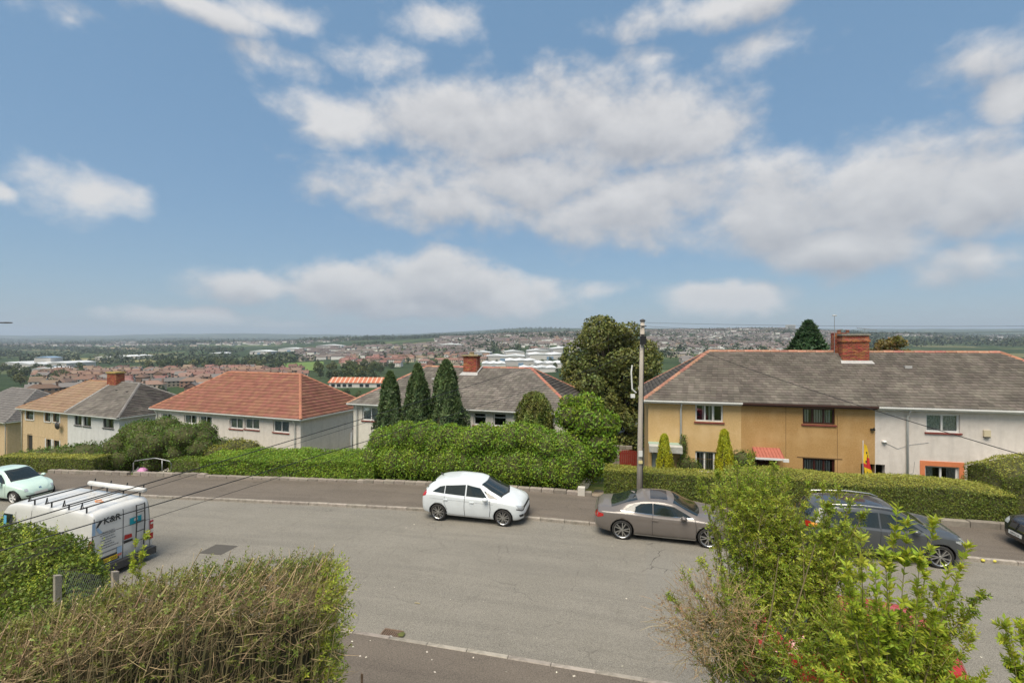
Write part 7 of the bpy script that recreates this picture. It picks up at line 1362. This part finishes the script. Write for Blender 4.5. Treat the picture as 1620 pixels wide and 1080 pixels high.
# right: overgrown privet with tall shoots
BASE = np.array([4.6, 6.6]); t = thing('overgrown_shrub', 'overgrown leafy shrub with tall upright shoots at bottom right', 'shrub', (4.6, 6.4, T(4.6, 6.4))); off = np.array(t.location); stems = MB(); SP = []; LP = []; LB = []; LD = []
def shoot(x, y, Y, bx, by, bY, r0=.012, leaf=.055, dens=26, bright=False, bow=.12, lo=.25, side=1.):
    """a stem from the shrub's inside to a tip, with leafy side twigs from share lo upward"""
    a, b = px(bx, by, bY), px(x, y, Y); m = a.lerp(b, .5)+Vector((random.uniform(-bow, bow), random.uniform(-bow, bow), .0)); P = [a, a.lerp(m, .5), m, m.lerp(b, .5), b]; P = [Vector(q) for q in crom([tuple(q) for q in P], 4)]
    stems.tube(P, [r0*(1-.8*i/(len(P)-1)) for i in range(len(P))], 6, False); L_ = (b-a).length; k = int(L_*dens); ts = np.sort(R.uniform(lo, 1, k)); pos = np.array([tuple(P[min(len(P)-1, int(q*(len(P)-1)))].lerp(P[min(len(P)-1, int(q*(len(P)-1))+1)], q*(len(P)-1) % 1)) for q in ts]); d0 = np.array(tuple((b-m).normalized()))
    D = unit_rows(d0*.8+R.normal(size=(k, 3))*.75*side+[0, 0, .25]); s1, l1 = twigs(pos, D, R.uniform(.08, .26, k)*(1.15-.6*ts)*side, 6, leaf, r0=.0024); SP.append(s1); (LB if bright else LP).append(l1)
    if bright and side < .6:
        for i0 in range(4, len(P)-3, 3): s1, l1 = twigs(np.array([tuple(P[i0])]), np.array([tuple(P[i0+3]-P[i0])]), (P[i0+3]-P[i0]).length, 4, leaf*1.15, r0=.004); LB.append(l1)
    s1, l1 = twigs(np.array([tuple(P[-2])]), np.array([tuple(b-P[-2])]), .12, 5, leaf*1.1, r0=.003); SP.append(s1); (LB if bright else LP).append(l1)
rs_ = random.Random(8)
for x, y in ((1190, 718), (1165, 738), (1130, 745), (1225, 735), (1250, 752), (1215, 760), (1108, 760), (1175, 770), (1285, 765), (1145, 775), (1240, 790), (1270, 800), (1195, 790), (1120, 800), (1255, 830), (1160, 815), (1205, 840)):
    shoot(x+rs_.uniform(-6, 6), y, rs_.uniform(6.5, 7.4), 1190+(x-1190)*.35+rs_.uniform(-18, 18), 1010, 6.9, .014, .05, 27)
for x, y in ((1300, 770), (1325, 772), (1345, 792), (1310, 800), (1290, 820), (1335, 830), (1365, 815), (1300, 850), (1270, 850)): shoot(x, y, rs_.uniform(5.9, 6.6), 1290+rs_.uniform(-20, 20), 1020, 6.2, .013, .055, 30)
for x, y, Y in ((1362, 850, 5.0), (1420, 806, 5.0), (1436, 828, 5.0), (1478, 826, 5.2), (1400, 875, 4.9), (1455, 880, 4.9), (1500, 905, 5.1), (1532, 866, 5.3), (1385, 910, 4.8), (1340, 900, 5.0)): shoot(x, y, Y, 1400+(x-1400)*.45, 1090, 5.2, .009, .09, 6, True, .05, .3, .5)
for x, y, Y in ((1552, 942, 5.4), (1500, 965, 5.4), (1540, 1010, 5.3), (1470, 985, 5.3), (1555, 1072, 5.2), (1510, 1040, 5.2), (1440, 960, 5.3), (1480, 930, 5.4), (1405, 985, 5.0), (1350, 960, 5.0), (1450, 1040, 5.0), (1390, 1050, 4.9), (1530, 975, 5.5), (1490, 1010, 5.4), (1475, 1060, 5.3), (1525, 1075, 5.2), (1460, 950, 5.5), (1505, 945, 5.5), (1495, 1075, 5.1), (1435, 1000, 5.3), (1330, 1010, 5.0), (1300, 1060, 4.9), (1420, 1075, 4.8)): shoot(x, y, Y, 1400+(x-1400)*.2, 1120, 5.4, .009, .062, 30, rs_.random() < .6, .1, .2)
for x, y in ((1080, 905), (1110, 890), (1060, 945), (1095, 960), (1140, 900), (1120, 985), (1160, 940), (1200, 920), (1185, 985), (1230, 950), (1250, 1000), (1150, 1030), (1215, 1040), (1085, 1010), (1270, 1050)): shoot(x, y, rs_.uniform(5.8, 6.4), 1180+rs_.uniform(-50, 50), 1100, 6.1, .009, .045, 24, False, .1, .15)
# inner mass of leafy twigs
cl = [(1190, 800, 7.1, .55, .5), (1220, 860, 7.0, .5, .5), (1255, 920, 6.8, .55, .5), (1300, 960, 6.3, .6, .45), (1370, 1010, 5.6, .55, .35), (1330, 880, 6.4, .35, .35), (1290, 1040, 5.8, .6, .4), (1200, 960, 6.6, .45, .4), (1430, 1050, 5.4, .45, .3), (1180, 1040, 6.2, .45, .35)]
for x, y, Y, rx, rz in cl:
    k = int(400*rx*rz/.2); c_ = np.array(P3(x, y, Y)); d_ = rnd_dir(k)*(R.rand(k, 1)**.45)*[rx, rx*.8, rz]; s1, l1 = twigs(c_+d_, d_/max(rx, rz)*.7+R.normal(size=(k, 3))*.35+[0, 0, .45], R.uniform(.1, .24, k), 6, .052, r0=.0024); SP.append(s1); (LD if y > 1000 and x < 1250 else LP).append(l1)
# dead, browned twigs low on the left side
k = 1100; c_ = np.array(P3(1120, 985, 6.0)); d_ = rnd_dir(k)*(R.rand(k, 1)**.5)*[.62, .4, .6]; s0_ = c_+d_; D = unit_rows(d_*.8+R.normal(size=(k, 3))*.4+[-.25, 0, .3]); DEAD = sticks(s0_, s0_+D*R.uniform(.1, .3, k)[:, None], .0028, .0014, .08); _, dl = twigs(s0_[:420], D[:420], .16, 3, .032, r0=.002); DEADL = dl
for bx, by, x, y in ((1190, 1080, 1095, 925), (1210, 1085, 1130, 960), (1215, 1070, 1290, 860), (1195, 1060, 1232, 880), (1180, 1075, 1060, 985), (1150, 1090, 1090, 1030)): stems.tube([px(bx, by, 6.0), px((bx+x)/2+6, (by+y)/2, 5.95), px(x, y, 5.9)], [.013, .01, .005], 6, False)
link('stems', stems.mesh('stems', STEMG, True), t).location = -off
link('twigs', npmesh('twigs', np.concatenate(SP+[DEAD])-off, 4, TWIG), t); link('foliage', npmesh('foliage', np.concatenate(LP)-off, 4, FGL), t); link('young_foliage', npmesh('young_foliage', np.concatenate(LB)-off, 4, FGB), t); link('dull_foliage', npmesh('dull_foliage', np.concatenate(LD)-off, 4, FGD), t)
link('dead_leaves', npmesh('dead_leaves', DEADL-off, 4, mat('dead_leaf', (.3, .19, .09), .9, island=.35)), t)
for o in t.children: tag(o, kind='stuff')
# a lone shoot at the right edge
SP, LP, LB, LD = [], [], [], []; stems = MB(); t2 = thing('edge_shoot', 'thin leafy shoot rising at the bottom right corner', 'plant', (5.0, 4.5, T(5.0, 4.5))); off = np.array(t2.location)
for x, y in ((1592, 992), (1618, 1000), (1640, 985), (1605, 1040)): shoot(x, y, 4.5, 1612, 1130, 4.5, .008, .07, 22, True, .04, .3, .8)
link('stems', stems.mesh('stems', STEMG, True), t2).location = -off; link('twigs', npmesh('twigs', np.concatenate(SP)-off, 4, TWIG), t2); link('foliage', npmesh('foliage', np.concatenate(LB)-off, 4, FGB), t2)
# sprig poking up in front of the van
SP, LP, LB, LD = [], [], [], []; stems = MB(); t3 = thing('hedge_sprig', 'wiry sprig growing up in front of the van rear doors', 'plant', (-6.3, 8.2, T(-6.3, 8.2))); off = np.array(t3.location)
for x, y in ((232, 846), (215, 860), (225, 880)): shoot(x, y, 8.2, 205, 960, 8.2, .007, .07, 9, True, .03, .5, .7)
link('stems', stems.mesh('stems', STEMG, True), t3).location = -off; link('twigs', npmesh('twigs', np.concatenate(SP)-off, 4, TWIG), t3); link('foliage', npmesh('foliage', np.concatenate(LB)-off, 4, FGB), t3)

for o in list(t2.children)+list(t3.children): tag(o, kind='stuff')
